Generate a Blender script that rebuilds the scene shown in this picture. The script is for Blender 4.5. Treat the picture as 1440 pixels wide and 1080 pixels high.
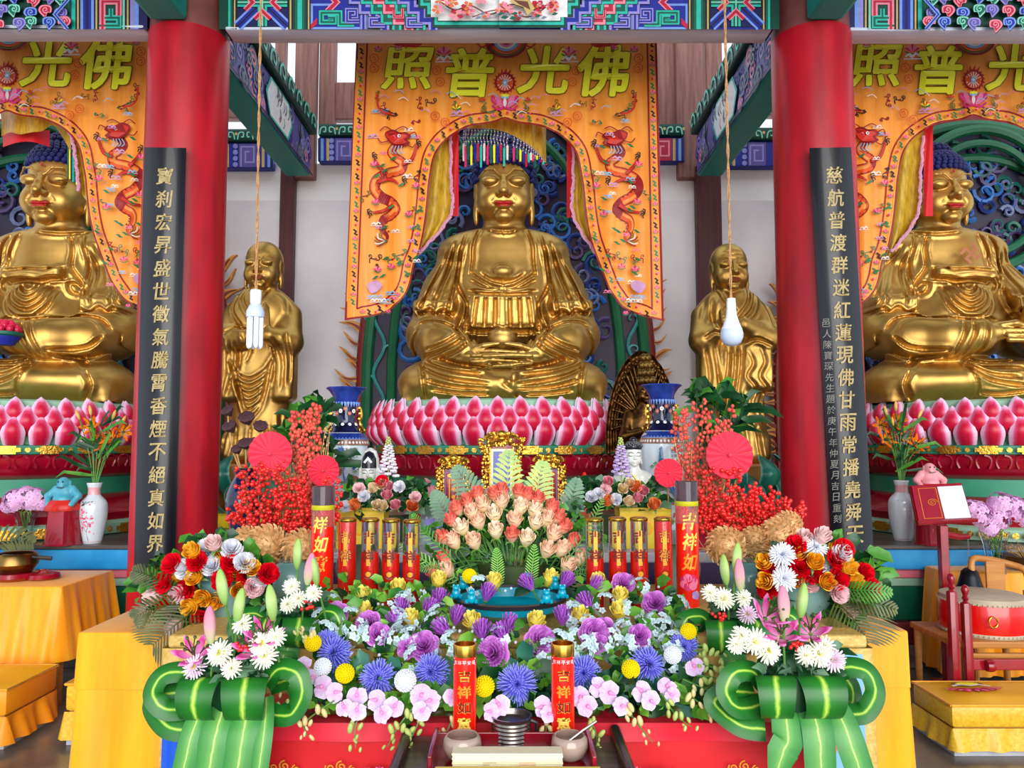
import bpy, bmesh, math, random
import numpy as np
from mathutils import Vector, Matrix, Euler
random.seed(7)
for _o in list(bpy.data.objects): bpy.data.objects.remove(_o)
SC = bpy.context.scene; COL = SC.collection
PI = math.pi
# ---------------------------------------------------------------- camera, sky, lights, exposure
F = 1080.0; TH = math.radians(4.35); CZ = 1.55
_cd = bpy.data.cameras.new('camera'); CAM = bpy.data.objects.new('camera', _cd); COL.objects.link(CAM)
CAM.location = (0, 0, CZ); CAM.rotation_euler = (PI/2 + TH, 0, 0)
_cd.sensor_fit = 'HORIZONTAL'; _cd.sensor_width = 36; _cd.lens = 36*F/1440; _cd.clip_start = .05; _cd.clip_end = 200
SC.camera = CAM
_w = bpy.data.worlds.new('sky'); SC.world = _w; _w.use_nodes = True
_bg = _w.node_tree.nodes['Background']; _bg.inputs[0].default_value = (.80, .90, 1, 1); _bg.inputs[1].default_value = 1.25
# soft overcast daylight from the wide open front of the hall, behind the camera
_l = bpy.data.lights.new('front_daylight', 'SUN'); _l.energy = 3.4; _l.angle = math.radians(55); _l.color = (1, .97, .93)
_o = bpy.data.objects.new('front_daylight', _l); COL.objects.link(_o); _o.rotation_euler = (math.radians(90-11), 0, math.radians(8)); _o.location = (0, -6, 4)
SC.view_settings.view_transform = 'Standard'; SC.view_settings.look = 'None'
SC.view_settings.exposure = 0.15; SC.view_settings.gamma = 1; SC.view_settings.use_curve_mapping = False

# ---------------------------------------------------------------- helpers
def W(px, py, d):
    """the point of the place that stands d metres in front of the lens plane, seen at px, py"""
    xr = (px-720)/F; yu = (540-py)/F
    t = d/(math.cos(TH)-yu*math.sin(TH))
    return Vector((xr*t, d, CZ+(math.sin(TH)+yu*math.cos(TH))*t))
def PXL(p):
    v = Vector(p)-Vector((0, 0, CZ)); c, s = math.cos(TH), math.sin(TH)
    z = v.y*c+v.z*s; y = -v.y*s+v.z*c
    return 720+F*v.x/z, 540-F*y/z
def S(d): return d/F
def lin(c):
    return tuple(((x/255)/12.92 if x/255 <= .04045 else ((x/255+.055)/1.055)**2.4) for x in c)
MATS = {}
def M(name, rgb=None, rough=.5, metal=0., var=.12, scale=14., rgb2=None, trans=0., spec=.5, bump=0., sheen=0., coat=0., stretch=None, alpha=1., ior=1.45):
    """procedural material: noise between two near tones, optional bump"""
    if name in MATS: return MATS[name]
    m = bpy.data.materials.new(name); m.use_nodes = True; MATS[name] = m
    nt = m.node_tree; b = nt.nodes['Principled BSDF']; L = nt.links
    c = lin(rgb)
    if rgb2 is not None: c1, c2 = c, lin(rgb2)
    else: c1, c2 = tuple(x*(1-var) for x in c), tuple(min(1, x*(1+var)) for x in c)
    tc = nt.nodes.new('ShaderNodeTexCoord'); no = nt.nodes.new('ShaderNodeTexNoise'); no.inputs['Scale'].default_value = scale; no.inputs['Detail'].default_value = 4
    src = tc.outputs['Object']
    if stretch:
        mp = nt.nodes.new('ShaderNodeMapping'); mp.inputs['Scale'].default_value = stretch; L.new(src, mp.inputs[0]); src = mp.outputs[0]
    L.new(src, no.inputs['Vector'])
    r = nt.nodes.new('ShaderNodeValToRGB'); r.color_ramp.elements[0].position = .3; r.color_ramp.elements[1].position = .7
    r.color_ramp.elements[0].color = (*c1, 1); r.color_ramp.elements[1].color = (*c2, 1)
    L.new(no.outputs[0], r.inputs[0]); L.new(r.outputs[0], b.inputs['Base Color'])
    b.inputs['Roughness'].default_value = rough; b.inputs['Metallic'].default_value = metal
    b.inputs['Specular IOR Level'].default_value = spec; b.inputs['Transmission Weight'].default_value = trans; b.inputs['IOR'].default_value = ior
    b.inputs['Sheen Weight'].default_value = sheen; b.inputs['Coat Weight'].default_value = coat
    b.inputs['Alpha'].default_value = alpha
    if bump:
        bp = nt.nodes.new('ShaderNodeBump'); bp.inputs['Strength'].default_value = bump; bp.inputs['Distance'].default_value = .01
        L.new(no.outputs[0], bp.inputs['Height']); L.new(bp.outputs[0], b.inputs['Normal'])
    return m
def MG(name, stops, rough=.5, spec=.5, metal=0., trans=0.):
    """paint or petal colour that runs across a part (its own u coordinate), slightly mottled"""
    m = M(name, stops[0][1], rough, metal, spec=spec); nt = m.node_tree; L = nt.links; b = nt.nodes['Principled BSDF']
    uv = nt.nodes.new('ShaderNodeUVMap'); sp = nt.nodes.new('ShaderNodeSeparateXYZ'); L.new(uv.outputs[0], sp.inputs[0])
    r = nt.nodes.new('ShaderNodeValToRGB')
    while len(r.color_ramp.elements) < len(stops): r.color_ramp.elements.new(.5)
    for e, (p, c) in zip(r.color_ramp.elements, stops): e.position = p; e.color = (*lin(c), 1)
    no = [n for n in nt.nodes if n.type == 'TEX_NOISE'][0]; no.inputs['Scale'].default_value = 40
    ma = nt.nodes.new('ShaderNodeMath'); ma.operation = 'MULTIPLY_ADD'; ma.inputs[1].default_value = .12; L.new(no.outputs[0], ma.inputs[0])
    m2 = nt.nodes.new('ShaderNodeMath'); m2.operation = 'SUBTRACT'; m2.inputs[1].default_value = .06; L.new(sp.outputs[0], m2.inputs[0]); L.new(m2.outputs[0], ma.inputs[2])
    L.new(ma.outputs[0], r.inputs[0]); L.new(r.outputs[0], b.inputs['Base Color'])
    return m
def mm(x): return MATS[x] if isinstance(x, str) else x

def smooth_line(pts, n=6, closed=False):
    """Catmull-Rom through the points"""
    P = [tuple(p) for p in pts]; out = []; N = len(P)
    if N < 3: return P
    rng = range(N if closed else N-1)
    for i in rng:
        p0 = P[(i-1) % N] if closed or i > 0 else P[i]; p1 = P[i]; p2 = P[(i+1) % N]; p3 = P[(i+2) % N] if closed or i+2 < N else P[(i+1) % N]
        for k in range(n):
            t = k/n; t2 = t*t; t3 = t2*t
            out.append(tuple(.5*((2*b)+(-a+c)*t+(2*a-5*b+4*c-d)*t2+(-a+3*b-3*c+d)*t3) for a, b, c, d in zip(p0, p1, p2, p3)))
    if not closed: out.append(P[-1])
    return out

class MB:
    """collects shapes and links them as one mesh object"""
    def __init__(s): s.v = []; s.f = []; s.m = []; s.t = []
    def add(s, vs, fs, m=0):
        vs = list(vs); o = len(s.v); s.v += [tuple(v)[:3] for v in vs]; s.t += [v[3] if len(v) > 3 else 0. for v in vs]; s.f += [tuple(i+o for i in f) for f in fs]; s.m += [m]*len(fs); return s
    def xf(s, mat, start=0):
        s.v[start:] = [tuple(mat @ Vector(v)) for v in s.v[start:]]; return s
    def box(s, lo, hi, m=0):
        x0, y0, z0 = lo; x1, y1, z1 = hi
        return s.add([(x0, y0, z0), (x1, y0, z0), (x1, y1, z0), (x0, y1, z0), (x0, y0, z1), (x1, y0, z1), (x1, y1, z1), (x0, y1, z1)],
                     [(0, 3, 2, 1), (4, 5, 6, 7), (0, 1, 5, 4), (1, 2, 6, 5), (2, 3, 7, 6), (3, 0, 4, 7)], m)
    def bbox(s, lo, hi, b=.01, m=0):
        """box with chamfered edges"""
        bm = bmesh.new(); bmesh.ops.create_cube(bm, size=1)
        for v in bm.verts: v.co = Vector([(lo[i]+hi[i])/2+v.co[i]*(hi[i]-lo[i]) for i in range(3)])
        bmesh.ops.bevel(bm, geom=bm.edges[:], offset=b, segments=2, affect='EDGES', profile=.5)
        bm.verts.index_update(); s.add([v.co[:] for v in bm.verts], [[v.index for v in f.verts] for f in bm.faces], m); bm.free(); return s
    def grid(s, fn, nu, nv, m=0, wrap_u=False, wrap_v=False):
        vs = []; U = nu if wrap_u else nu+1; V = nv if wrap_v else nv+1
        for j in range(V):
            for i in range(U): vs.append(fn(i/nu, j/nv))
        fs = []
        for j in range(nv):
            for i in range(nu):
                a = j*U+i; b = j*U+(i+1) % U; c = ((j+1) % V)*U+(i+1) % U; d = ((j+1) % V)*U+i
                fs.append((a, b, c, d))
        return s.add(vs, fs, m)
    def lathe(s, prof, n=24, c=(0, 0, 0), m=0, wob=None, cap=True):
        vs = []; fs = []
        for k, (r, z) in enumerate(prof):
            for i in range(n):
                a = 2*PI*i/n; rr = r*(wob(a, k) if wob else 1)
                vs.append((c[0]+rr*math.cos(a), c[1]+rr*math.sin(a), c[2]+z))
        for k in range(len(prof)-1):
            for i in range(n):
                fs.append((k*n+i, k*n+(i+1) % n, (k+1)*n+(i+1) % n, (k+1)*n+i))
        if cap:
            if prof[0][0] > 1e-4: fs.append(tuple(range(n-1, -1, -1)))
            if prof[-1][0] > 1e-4: fs.append(tuple((len(prof)-1)*n+i for i in range(n)))
        return s.add(vs, fs, m)
    def ell(s, c, r, n=12, k=8, m=0, rot=None):
        vs = []; fs = []
        R = rot.to_matrix() if rot else None
        for j in range(k+1):
            t = PI*j/k
            for i in range(n):
                a = 2*PI*i/n; v = Vector((r[0]*math.sin(t)*math.cos(a), r[1]*math.sin(t)*math.sin(a), r[2]*math.cos(t)))
                if R: v = R @ v
                vs.append(v+Vector(c))
        for j in range(k):
            for i in range(n): fs.append((j*n+i, (j+1)*n+i, (j+1)*n+(i+1) % n, j*n+(i+1) % n))
        return s.add(vs, fs, m)
    def tube(s, pts, r, n=6, m=0, cap=True, flat=1.):
        P = [Vector(p) for p in pts]; N = len(P); R = r if isinstance(r, (list, tuple)) else [r]*N
        vs = []; fs = []; up = Vector((0, 0, 1)); prev = None
        for i in range(N):
            t = (P[min(i+1, N-1)]-P[max(i-1, 0)])
            t = t.normalized() if t.length > 1e-9 else Vector((0, 0, 1))
            if prev is None:
                a = up.cross(t); a = a.normalized() if a.length > 1e-3 else Vector((1, 0, 0))
            else:
                a = prev-t*prev.dot(t); a = a.normalized() if a.length > 1e-6 else Vector((1, 0, 0))
            prev = a; b = t.cross(a)
            for k in range(n):
                q = 2*PI*k/n; vs.append(P[i]+a*(R[i]*math.cos(q))+b*(R[i]*math.sin(q)*flat))
        for i in range(N-1):
            for k in range(n): fs.append((i*n+k, i*n+(k+1) % n, (i+1)*n+(k+1) % n, (i+1)*n+k))
        if cap: fs += [tuple(range(n-1, -1, -1)), tuple((N-1)*n+k for k in range(n))]
        return s.add(vs, fs, m)
    def ribbon(s, pts, w, up=(0, 0, 1), m=0, fold=0.):
        """a leaf or strap: width w(t) across the path, folded a little along the middle"""
        P = [Vector(p) for p in pts]; N = len(P); vs = []; fs = []
        for i in range(N):
            t = (P[min(i+1, N-1)]-P[max(i-1, 0)]).normalized(); a = t.cross(Vector(up))
            a = a.normalized() if a.length > 1e-4 else Vector((1, 0, 0)); nn = a.cross(t)
            ww = w(i/(N-1)) if callable(w) else w
            vs += [P[i]-a*ww+nn*(fold*ww), P[i], P[i]+a*ww+nn*(fold*ww)]
        for i in range(N-1):
            fs += [(3*i, 3*i+1, 3*i+4, 3*i+3), (3*i+1, 3*i+2, 3*i+5, 3*i+4)]
        return s.add(vs, fs, m)
    def prism(s, poly, fn0, fn1, m=0):
        """a 2-D outline given thickness between two mappings"""
        n = len(poly); vs = [fn0(*p) for p in poly]+[fn1(*p) for p in poly]
        fs = [tuple(range(n)), tuple(range(2*n-1, n-1, -1))]+[(i, n+i, n+(i+1) % n, (i+1) % n) for i in range(n)]
        return s.add(vs, fs, m)
    def build(s, name, mats, parent=None, smooth=True, angle=40, origin=None, world=True):
        me = bpy.data.meshes.new(name); V = s.v
        if world:
            if parent is not None:
                off = wloc(parent)
            else:
                if origin is None:
                    xs, ys, zs = zip(*V); off = Vector(((min(xs)+max(xs))/2, (min(ys)+max(ys))/2, min(zs)))
                else: off = Vector(origin)
            V = [(x-off[0], y-off[1], z-off[2]) for x, y, z in V]
        else: off = Vector((0, 0, 0))
        me.from_pydata(V, [], s.f)
        mats = mats if isinstance(mats, (list, tuple)) else [mats]
        for q in mats: me.materials.append(mm(q))
        if len(mats) > 1: me.polygons.foreach_set('material_index', s.m)
        me.polygons.foreach_set('use_smooth', [smooth]*len(me.polygons))
        if any(s.t):
            uv = me.uv_layers.new(name='across'); li = np.empty(len(me.loops), np.int32); me.loops.foreach_get('vertex_index', li)
            t = np.array(s.t, np.float32)[li]; uv.data.foreach_set('uv', np.stack([t, t*0], 1).ravel())
        me.update()
        if smooth and angle: me.set_sharp_from_angle(angle=math.radians(angle))
        o = bpy.data.objects.new(name, me); COL.objects.link(o)
        if parent is not None: o.parent = parent
        elif world: o.location = off
        return o
def wloc(o):
    v = Vector((0, 0, 0))
    while o is not None: v = v+o.location; o = o.parent
    return v
def tag(o, label, cat, group=None, kind=None):
    if label: o['label'] = label
    if cat: o['category'] = cat
    if group: o['group'] = group
    if kind: o['kind'] = kind
    return o
def thing(name, loc, label, cat, group=None):
    o = bpy.data.objects.new(name, None); COL.objects.link(o); o.location = loc; o.empty_display_size = .05
    return tag(o, label, cat, group)
def structure(o):
    o['kind'] = 'structure'; return o
def dup(o, parent=None):
    c = o.copy(); COL.objects.link(c)
    if parent is not None: c.parent = parent
    for ch in list(o.children): dup(ch, c)
    return c
ORD = ['first', 'second', 'third', 'fourth', 'fifth', 'sixth', 'seventh', 'eighth', 'ninth', 'tenth', 'eleventh', 'twelfth', 'thirteenth', 'fourteenth', 'fifteenth', 'sixteenth', 'seventeenth', 'eighteenth', 'nineteenth', 'twentieth']
TIER = {1: [''], 2: ['upper', 'lower'], 3: ['top', 'middle', 'bottom'], 4: ['top', 'second', 'third', 'lowest'], 5: ['top', 'second', 'third', 'fourth', 'lowest'], 6: ['top', 'second', 'third', 'fourth', 'fifth', 'lowest']}
def label_by_place(items, desc, where, per=7):
    """labels for look-alikes: counted from the left, by tiers when there are many"""
    n = len(items)
    if n == 1: items[0]['label'] = f'{desc} {where}'; return
    pp = sorted(items, key=lambda o: PXL(o.matrix_basis.translation)[1]); k = min(6, max(1, -(-n//per)))
    for t in range(k):
        row = sorted(pp[t*n//k:(t+1)*n//k], key=lambda o: PXL(o.matrix_basis.translation)[0])
        for i, o in enumerate(row):
            tier = f'{TIER[k][t]} tier, ' if k > 1 else ''
            o['label'] = f'{desc} {where}, {tier}{ORD[i]} from the left' if len(row) > 1 else f'{desc} {where}, {TIER[k][t]} one'

# 2-D drawing that becomes thin raised paint, gilding or embroidery on a surface
_TXT = {}
def text_mesh(body, bold=0., shear=0.):
    k = (body, bold, shear)
    if k not in _TXT:
        c = bpy.data.curves.new('t', 'FONT'); c.body = body; c.size = 1; c.offset = bold; c.shear = shear; c.resolution_u = 3; c.align_x = 'CENTER'
        o = bpy.data.objects.new('t', c); COL.objects.link(o)
        me = o.evaluated_get(bpy.context.evaluated_depsgraph_get()).to_mesh()
        bpy.context.view_layer.update(); me = o.evaluated_get(bpy.context.evaluated_depsgraph_get()).to_mesh()
        vs = [(v.co.x, v.co.y) for v in me.vertices]; fs = [tuple(p.vertices) for p in me.polygons]
        bpy.data.objects.remove(o); bpy.data.curves.remove(c); _TXT[k] = (vs, fs)
    return _TXT[k]
class Draw:
    def __init__(s): s.items = []; s.l = 0; s.T = lambda u, v: (u, v)
    def _put(s, vs, fs, c): s.l += 1; s.items.append(([s.T(*v) for v in vs], fs, c, s.l)); return s
    def poly(s, pts, c): return s._put(pts, [tuple(range(len(pts)))], c)
    def rect(s, x0, y0, x1, y1, c): return s.poly([(x0, y0), (x1, y0), (x1, y1), (x0, y1)], c)
    def disc(s, x, y, r, c, n=14, ry=None):
        ry = ry or r; return s.poly([(x+r*math.cos(2*PI*i/n), y+ry*math.sin(2*PI*i/n)) for i in range(n)], c)
    def line(s, pts, w, c, closed=False, sm=0, taper=None):
        P = smooth_line(pts, sm, closed) if sm else [tuple(p) for p in pts]
        N = len(P); vs = []; fs = []
        for i in range(N):
            a = P[(i-1) % N] if closed or i > 0 else P[i]; b = P[(i+1) % N] if closed or i < N-1 else P[i]
            d0 = (P[i][0]-a[0], P[i][1]-a[1]); d1 = (b[0]-P[i][0], b[1]-P[i][1])
            def nz(d):
                q = math.hypot(*d); return (d[0]/q, d[1]/q) if q > 1e-9 else None
            d0, d1 = nz(d0), nz(d1); d0 = d0 or d1 or (1, 0); d1 = d1 or d0
            t = (d0[0]+d1[0], d0[1]+d1[1]); q = math.hypot(*t)
            t = (t[0]/q, t[1]/q) if q > 1e-6 else d0
            nx, ny = -t[1], t[0]; k = max(.5, nx*-d0[1]+ny*d0[0]); ww = w/2/k
            if taper: ww *= taper(i/max(1, N-1))
            vs += [(P[i][0]+nx*ww, P[i][1]+ny*ww), (P[i][0]-nx*ww, P[i][1]-ny*ww)]
        for i in range(N if closed else N-1):
            j = (i+1) % N; fs.append((2*i, 2*i+1, 2*j+1, 2*j))
        return s._put(vs, fs, c)
    def spiral(s, x, y, r, turns, w, c, a0=0., dirn=1, r0=.1):
        n = int(10*turns)+4
        return s.line([(x+r*(r0+(1-r0)*i/n)*math.cos(a0+dirn*2*PI*turns*i/n), y+r*(r0+(1-r0)*i/n)*math.sin(a0+dirn*2*PI*turns*i/n)) for i in range(n+1)], w, c)
    def text(s, body, x, y, h, c, bold=0., shear=0., flip=-1, wide=1., rot=0.):
        """centred text of height h; flip -1 when v grows downwards"""
        vs, fs = text_mesh(body, 0, shear)
        if not vs: return s
        y0 = min(v[1] for v in vs); y1 = max(v[1] for v in vs); cx = (min(v[0] for v in vs)+max(v[0] for v in vs))/2; k = h/max(.3, (y1-y0)); cy = (y0+y1)/2
        ca, sa = math.cos(rot), math.sin(rot)
        q = [((a-cx)*k*wide, (b-cy)*k*flip) for a, b in vs]
        q = [(x+a*ca-b*sa, y+a*sa+b*ca) for a, b in q]; r = bold*h*.8
        for i in range(8 if bold else 0):
            s._put([(a+r*math.cos(i*PI/4), b+r*math.sin(i*PI/4)) for a, b in q], fs, c); s.l -= .95
        return s._put(q, fs, c)
    def build(s, name, parent, fn, step=.0004, smooth=False, world=True):
        cs = []; b = MB()
        for vs, fs, c, l in s.items:
            if c not in cs: cs.append(c)
            b.add([fn(u, v, l*step) for u, v in vs], fs, cs.index(c))
        return b.build(name, cs, parent, smooth=smooth, angle=0, world=world)

# smooth solids by signed distance, meshed as one continuous skin
class SDF:
    def __init__(s, lo, hi, h):
        s.h = h; s.ax = [np.arange(lo[i], hi[i]+h, h, dtype=np.float32) for i in range(3)]
        s.d = np.full([len(a) for a in s.ax], 1.0, np.float32)
    def _box(s, c, R):
        sl = []
        for i in range(3):
            a = s.ax[i]; i0 = max(0, int(np.searchsorted(a, c[i]-R[i]))-1); i1 = min(len(a), int(np.searchsorted(a, c[i]+R[i]))+1)
            if i1 <= i0: return None
            sl.append(slice(i0, i1))
        return tuple(sl), np.meshgrid(*[s.ax[i][sl[i]] for i in range(3)], indexing='ij', sparse=True)
    def _mix(s, sl, e, k, cut):
        d = s.d[sl]
        if cut:
            e = -e; h = np.clip(.5+.5*(e-d)/k, 0, 1); s.d[sl] = d+(e-d)*h+k*h*(1-h)
        else:
            h = np.clip(.5+.5*(d-e)/k, 0, 1); s.d[sl] = d+(e-d)*h-k*h*(1-h)
    def ell(s, c, r, k=.04, rot=None, cut=False):
        mr = max(r)+k+.03; b = s._box(c, [mr]*3 if rot else [q+k+.03 for q in r])
        if b is None: return s
        sl, g = b; p = [g[i]-c[i] for i in range(3)]
        if rot:
            R = np.array(Euler(rot).to_matrix().inverted()); p = [R[i][0]*p[0]+R[i][1]*p[1]+R[i][2]*p[2] for i in range(3)]
        k0 = np.sqrt(sum((p[i]/r[i])**2 for i in range(3))); k1 = np.sqrt(sum((p[i]/(r[i]*r[i]))**2 for i in range(3)))+1e-6
        s._mix(sl, k0*(k0-1)/k1, k, cut); return s
    def cap(s, a, b, ra, rb=None, k=.03, cut=False, flat=None):
        rb = ra if rb is None else rb; a = np.array(a, float); b = np.array(b, float); R = max(ra, rb)+k+.03
        bx = s._box((a+b)/2, np.abs(b-a)/2+R)
        if bx is None: return s
        sl, g = bx; ba = b-a; L2 = float(ba @ ba)+1e-12
        t = np.clip(sum((g[i]-a[i])*ba[i] for i in range(3))/L2, 0, 1)
        q = [g[i]-a[i]-t*ba[i] for i in range(3)]
        if flat: q = [q[i]/flat[i] for i in range(3)]
        s._mix(sl, np.sqrt(sum(x*x for x in q))-(ra+(rb-ra)*t), k, cut); return s
    def chain(s, pts, rs, k=.02, cut=False):
        for i in range(len(pts)-1): s.cap(pts[i], pts[i+1], rs[i], rs[i+1], k, cut)
        return s
    def rbox(s, c, h, r=.03, k=.03, cut=False):
        b = s._box(c, [q+k+.03 for q in h])
        if b is None: return s
        sl, g = b; q = [np.abs(g[i]-c[i])-(h[i]-r) for i in range(3)]
        e = np.sqrt(sum(np.maximum(x, 0)**2 for x in q))+np.minimum(np.maximum(np.maximum(q[0], q[1]), q[2]), 0)-r
        s._mix(sl, e, k, cut); return s
    def folds(s, lines, yback):
        """carved drapery: each line (points x,z; depth; width) pressed in from the front, raised beside it"""
        X, Z = np.meshgrid(s.ax[0], s.ax[2], indexing='ij'); D = np.zeros_like(X)
        for pts, amp, wd in lines:
            P = np.array(smooth_line(pts, 5), np.float32); best = np.full_like(X, 9.); 
            i0, i1 = np.searchsorted(s.ax[0], [P[:, 0].min()-4*wd, P[:, 0].max()+4*wd]); j0, j1 = np.searchsorted(s.ax[2], [P[:, 1].min()-4*wd, P[:, 1].max()+4*wd])
            if i1 <= i0 or j1 <= j0: continue
            x, z = X[i0:i1, j0:j1], Z[i0:i1, j0:j1]; bb = np.full_like(x, 9.); sg = np.zeros_like(x)
            N = len(P)
            for a in range(N-1):
                d = P[a+1]-P[a]; L2 = float(d @ d)+1e-12; t = np.clip(((x-P[a, 0])*d[0]+(z-P[a, 1])*d[1])/L2, 0, 1)
                qx, qz = x-P[a, 0]-t*d[0], z-P[a, 1]-t*d[1]; q = np.sqrt(qx*qx+qz*qz)
                e = (a+t)/(N-1); fade = np.clip(np.minimum(e, 1-e)*6+.25, 0, 1)
                u = q < bb; bb = np.where(u, q, bb); sg = np.where(u, fade, sg)
            D[i0:i1, j0:j1] += sg*amp*(np.exp(-(bb/wd)**2)-.55*np.exp(-((bb-2.1*wd)/(1.2*wd))**2))
        Y = s.ax[1][None, :, None]; wgt = np.clip((yback-Y)/.15, 0, 1)
        s.d += D[:, None, :]*wgt; return s
    def mesh(s, name, mat, parent=None, off=(0, 0, 0), mirror=False):
        d = s.d; ins = d < 0; n0, n1, n2 = d.shape
        cnt = np.zeros((n0-1, n1-1, n2-1), np.uint8)
        for i in (0, 1):
            for j in (0, 1):
                for k in (0, 1): cnt += ins[i:n0-1+i, j:n1-1+j, k:n2-1+k]
        act = np.argwhere((cnt > 0) & (cnt < 8)); idx = np.full(cnt.shape, -1, np.int64); idx[tuple(act.T)] = np.arange(len(act))
        acc = np.zeros((len(act), 3)); num = np.zeros(len(act))
        cor = [(i, j, k) for i in (0, 1) for j in (0, 1) for k in (0, 1)]; A = act.T
        val = {c: d[A[0]+c[0], A[1]+c[1], A[2]+c[2]] for c in cor}
        for c in cor:
            for ax in range(3):
                if c[ax]: continue
                e = list(c); e[ax] = 1; e = tuple(e); va, vb = val[c], val[e]; x = (va < 0) != (vb < 0)
                t = np.where(x, va/(np.where(x, va-vb, 1)), 0)
                p = np.array(c, float)[None, :].repeat(len(act), 0); p[:, ax] = t; acc += p*x[:, None]; num += x
        co = (act+acc/np.maximum(num, 1)[:, None])*s.h+np.array([a[0] for a in s.ax])[None, :]
        quads = []
        for ax in range(3):
            u, v = (ax+1) % 3, (ax+2) % 3; sh = [slice(1, -1)]*3; sh[ax] = slice(0, -1); sh2 = [slice(1, -1)]*3; sh2[ax] = slice(1, None)
            a, b = ins[tuple(sh)], ins[tuple(sh2)]
            for flip, mk in ((0, a & ~b), (1, ~a & b)):
                q = np.argwhere(mk)
                if not len(q): continue
                q[:, u] += 1; q[:, v] += 1; r = []
                for du, dv in ((0, 0), (-1, 0), (-1, -1), (0, -1)):
                    z = q.copy(); z[:, u] += du; z[:, v] += dv; r.append(idx[tuple(z.T)])
                r = np.stack(r, 1); quads.append(r[:, ::-1] if flip else r)
        Q = np.concatenate(quads); Q = Q[(Q >= 0).all(1)]
        co = co-np.array(off)[None, :]
        # one light relaxing pass keeps the casting smooth
        if mirror: co = co*np.array([-1, 1, 1])[None, :]; Q = Q[:, ::-1]
        me = bpy.data.meshes.new(name); me.vertices.add(len(co)); me.vertices.foreach_set('co', co.astype(np.float32).ravel())
        me.loops.add(len(Q)*4); me.loops.foreach_set('vertex_index', Q.astype(np.int32).ravel())
        me.polygons.add(len(Q)); me.polygons.foreach_set('loop_start', np.arange(0, len(Q)*4, 4, dtype=np.int32))
        me.polygons.foreach_set('use_smooth', np.ones(len(Q), bool)); me.materials.append(mm(mat)); me.update(calc_edges=True); me.validate()
        o = bpy.data.objects.new(name, me); COL.objects.link(o)
        if parent is not None: o.parent = parent
        return o
# ---------------------------------------------------------------- materials
M('column_red', (176, 8, 30), .38, var=.3, scale=3, stretch=(3, 3, .6), spec=.5)
M('column_brown', (120, 62, 58), .6, var=.25, scale=6)
M('floor_stone', (84, 78, 74), .22, rgb2=(140, 128, 116), scale=2.2, bump=.05)
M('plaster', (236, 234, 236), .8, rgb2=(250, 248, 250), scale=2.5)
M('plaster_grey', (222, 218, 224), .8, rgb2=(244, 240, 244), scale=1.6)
M('wood_dark', (120, 78, 74), .6, rgb2=(158, 110, 102), scale=5, stretch=(6, 6, .5))
M('wood_deep', (66, 22, 30), .5, rgb2=(84, 34, 40), scale=5, stretch=(6, 6, .5))
M('wood_roof', (70, 52, 46), .7, var=.25, scale=4)
M('grey_board', (200, 210, 234), .55, rgb2=(228, 232, 244), scale=5, stretch=(.4, 4, 4))
M('gold', (184, 144, 74), .43, 1., rgb2=(204, 164, 92), scale=7)
M('gold_leaf', (228, 180, 80), .3, 1., rgb2=(200, 140, 40), scale=60, bump=.5)
M('gold_paint', (196, 160, 70), .45, .6, rgb2=(220, 190, 104), scale=30)
M('bronze', (120, 84, 44), .35, 1., rgb2=(70, 44, 22), scale=30, bump=.3)
for n, c in dict(p_blue=(22, 38, 150), p_navy=(14, 20, 84), p_lblue=(120, 156, 232), p_lav=(150, 140, 215), p_green=(0, 98, 78), p_teal=(40, 190, 170), p_dgreen=(2, 66, 52), p_red=(190, 24, 60), p_pink=(244, 140, 160),
                 p_white=(240, 240, 240), p_gold=(205, 175, 110), p_black=(20, 20, 24), p_mint=(130, 215, 190), p_purple=(96, 84, 160), p_orange=(230, 110, 60), p_brown=(110, 60, 50), p_grey=(120, 130, 150)).items(): M(n, c, .5, var=.1, scale=30)
M('teal_paint', (4, 140, 128), .5, var=.1, scale=5)
M('green_drum', (26, 128, 98), .45, rgb2=(58, 150, 118), scale=3)
M('green_frame', (20, 100, 64), .4, var=.2, scale=5)
M('green_pale', (140, 190, 160), .55, rgb2=(166, 206, 180), scale=4)
M('blue_step', (0, 130, 200), .4, rgb2=(40, 160, 220), scale=5)
M('pink_step', (222, 110, 130), .5, var=.1, scale=6)
M('green_step', (0, 92, 66), .4, rgb2=(10, 120, 90), scale=4)
M('red_step', (110, 14, 32), .5, rgb2=(140, 60, 66), scale=6)
M('grey_step', (80, 80, 88), .6, rgb2=(150, 146, 150), scale=9)
M('stone_top', (62, 58, 56), .35, rgb2=(90, 84, 80), scale=5)
M('lotus_red', (150, 6, 34), .25, var=.2, scale=6, coat=.3)
MG('lotus_petal', [(0., (206, 20, 60)), (.18, (200, 20, 60)), (.42, (224, 80, 126)), (.62, (236, 176, 208)), (1., (240, 214, 236))], .35)
M('orange_cloth', (248, 142, 30), .45, rgb2=(255, 164, 54), scale=3, stretch=(9, 9, 1), sheen=.3)
M('orange_trim', (236, 150, 40), .45, var=.08, scale=20)
M('emb_red', (205, 40, 20), .5); M('emb_dred', (150, 14, 20), .5); M('emb_orange', (226, 84, 16), .5); M('emb_yellow', (255, 242, 40), .45, var=.1, scale=40, stretch=(1, 1, 8))
M('emb_olive', (120, 96, 10), .5); M('emb_black', (50, 24, 20), .6); M('emb_green', (52, 120, 70), .5); M('emb_pink', (244, 120, 160), .5); M('emb_rose', (220, 40, 110), .5); M('emb_white', (238, 226, 214), .5); M('emb_blue', (130, 180, 214), .5); M('emb_lilac', (200, 150, 190), .5)
M('gold_cloth', (214, 176, 50), .4, rgb2=(170, 128, 26), scale=12, stretch=(4, 4, 1))
M('pink_fringe', (214, 150, 178), .7, var=.15, scale=60)
M('red_cloth', (205, 8, 22), .5, rgb2=(222, 14, 30), scale=5)
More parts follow.
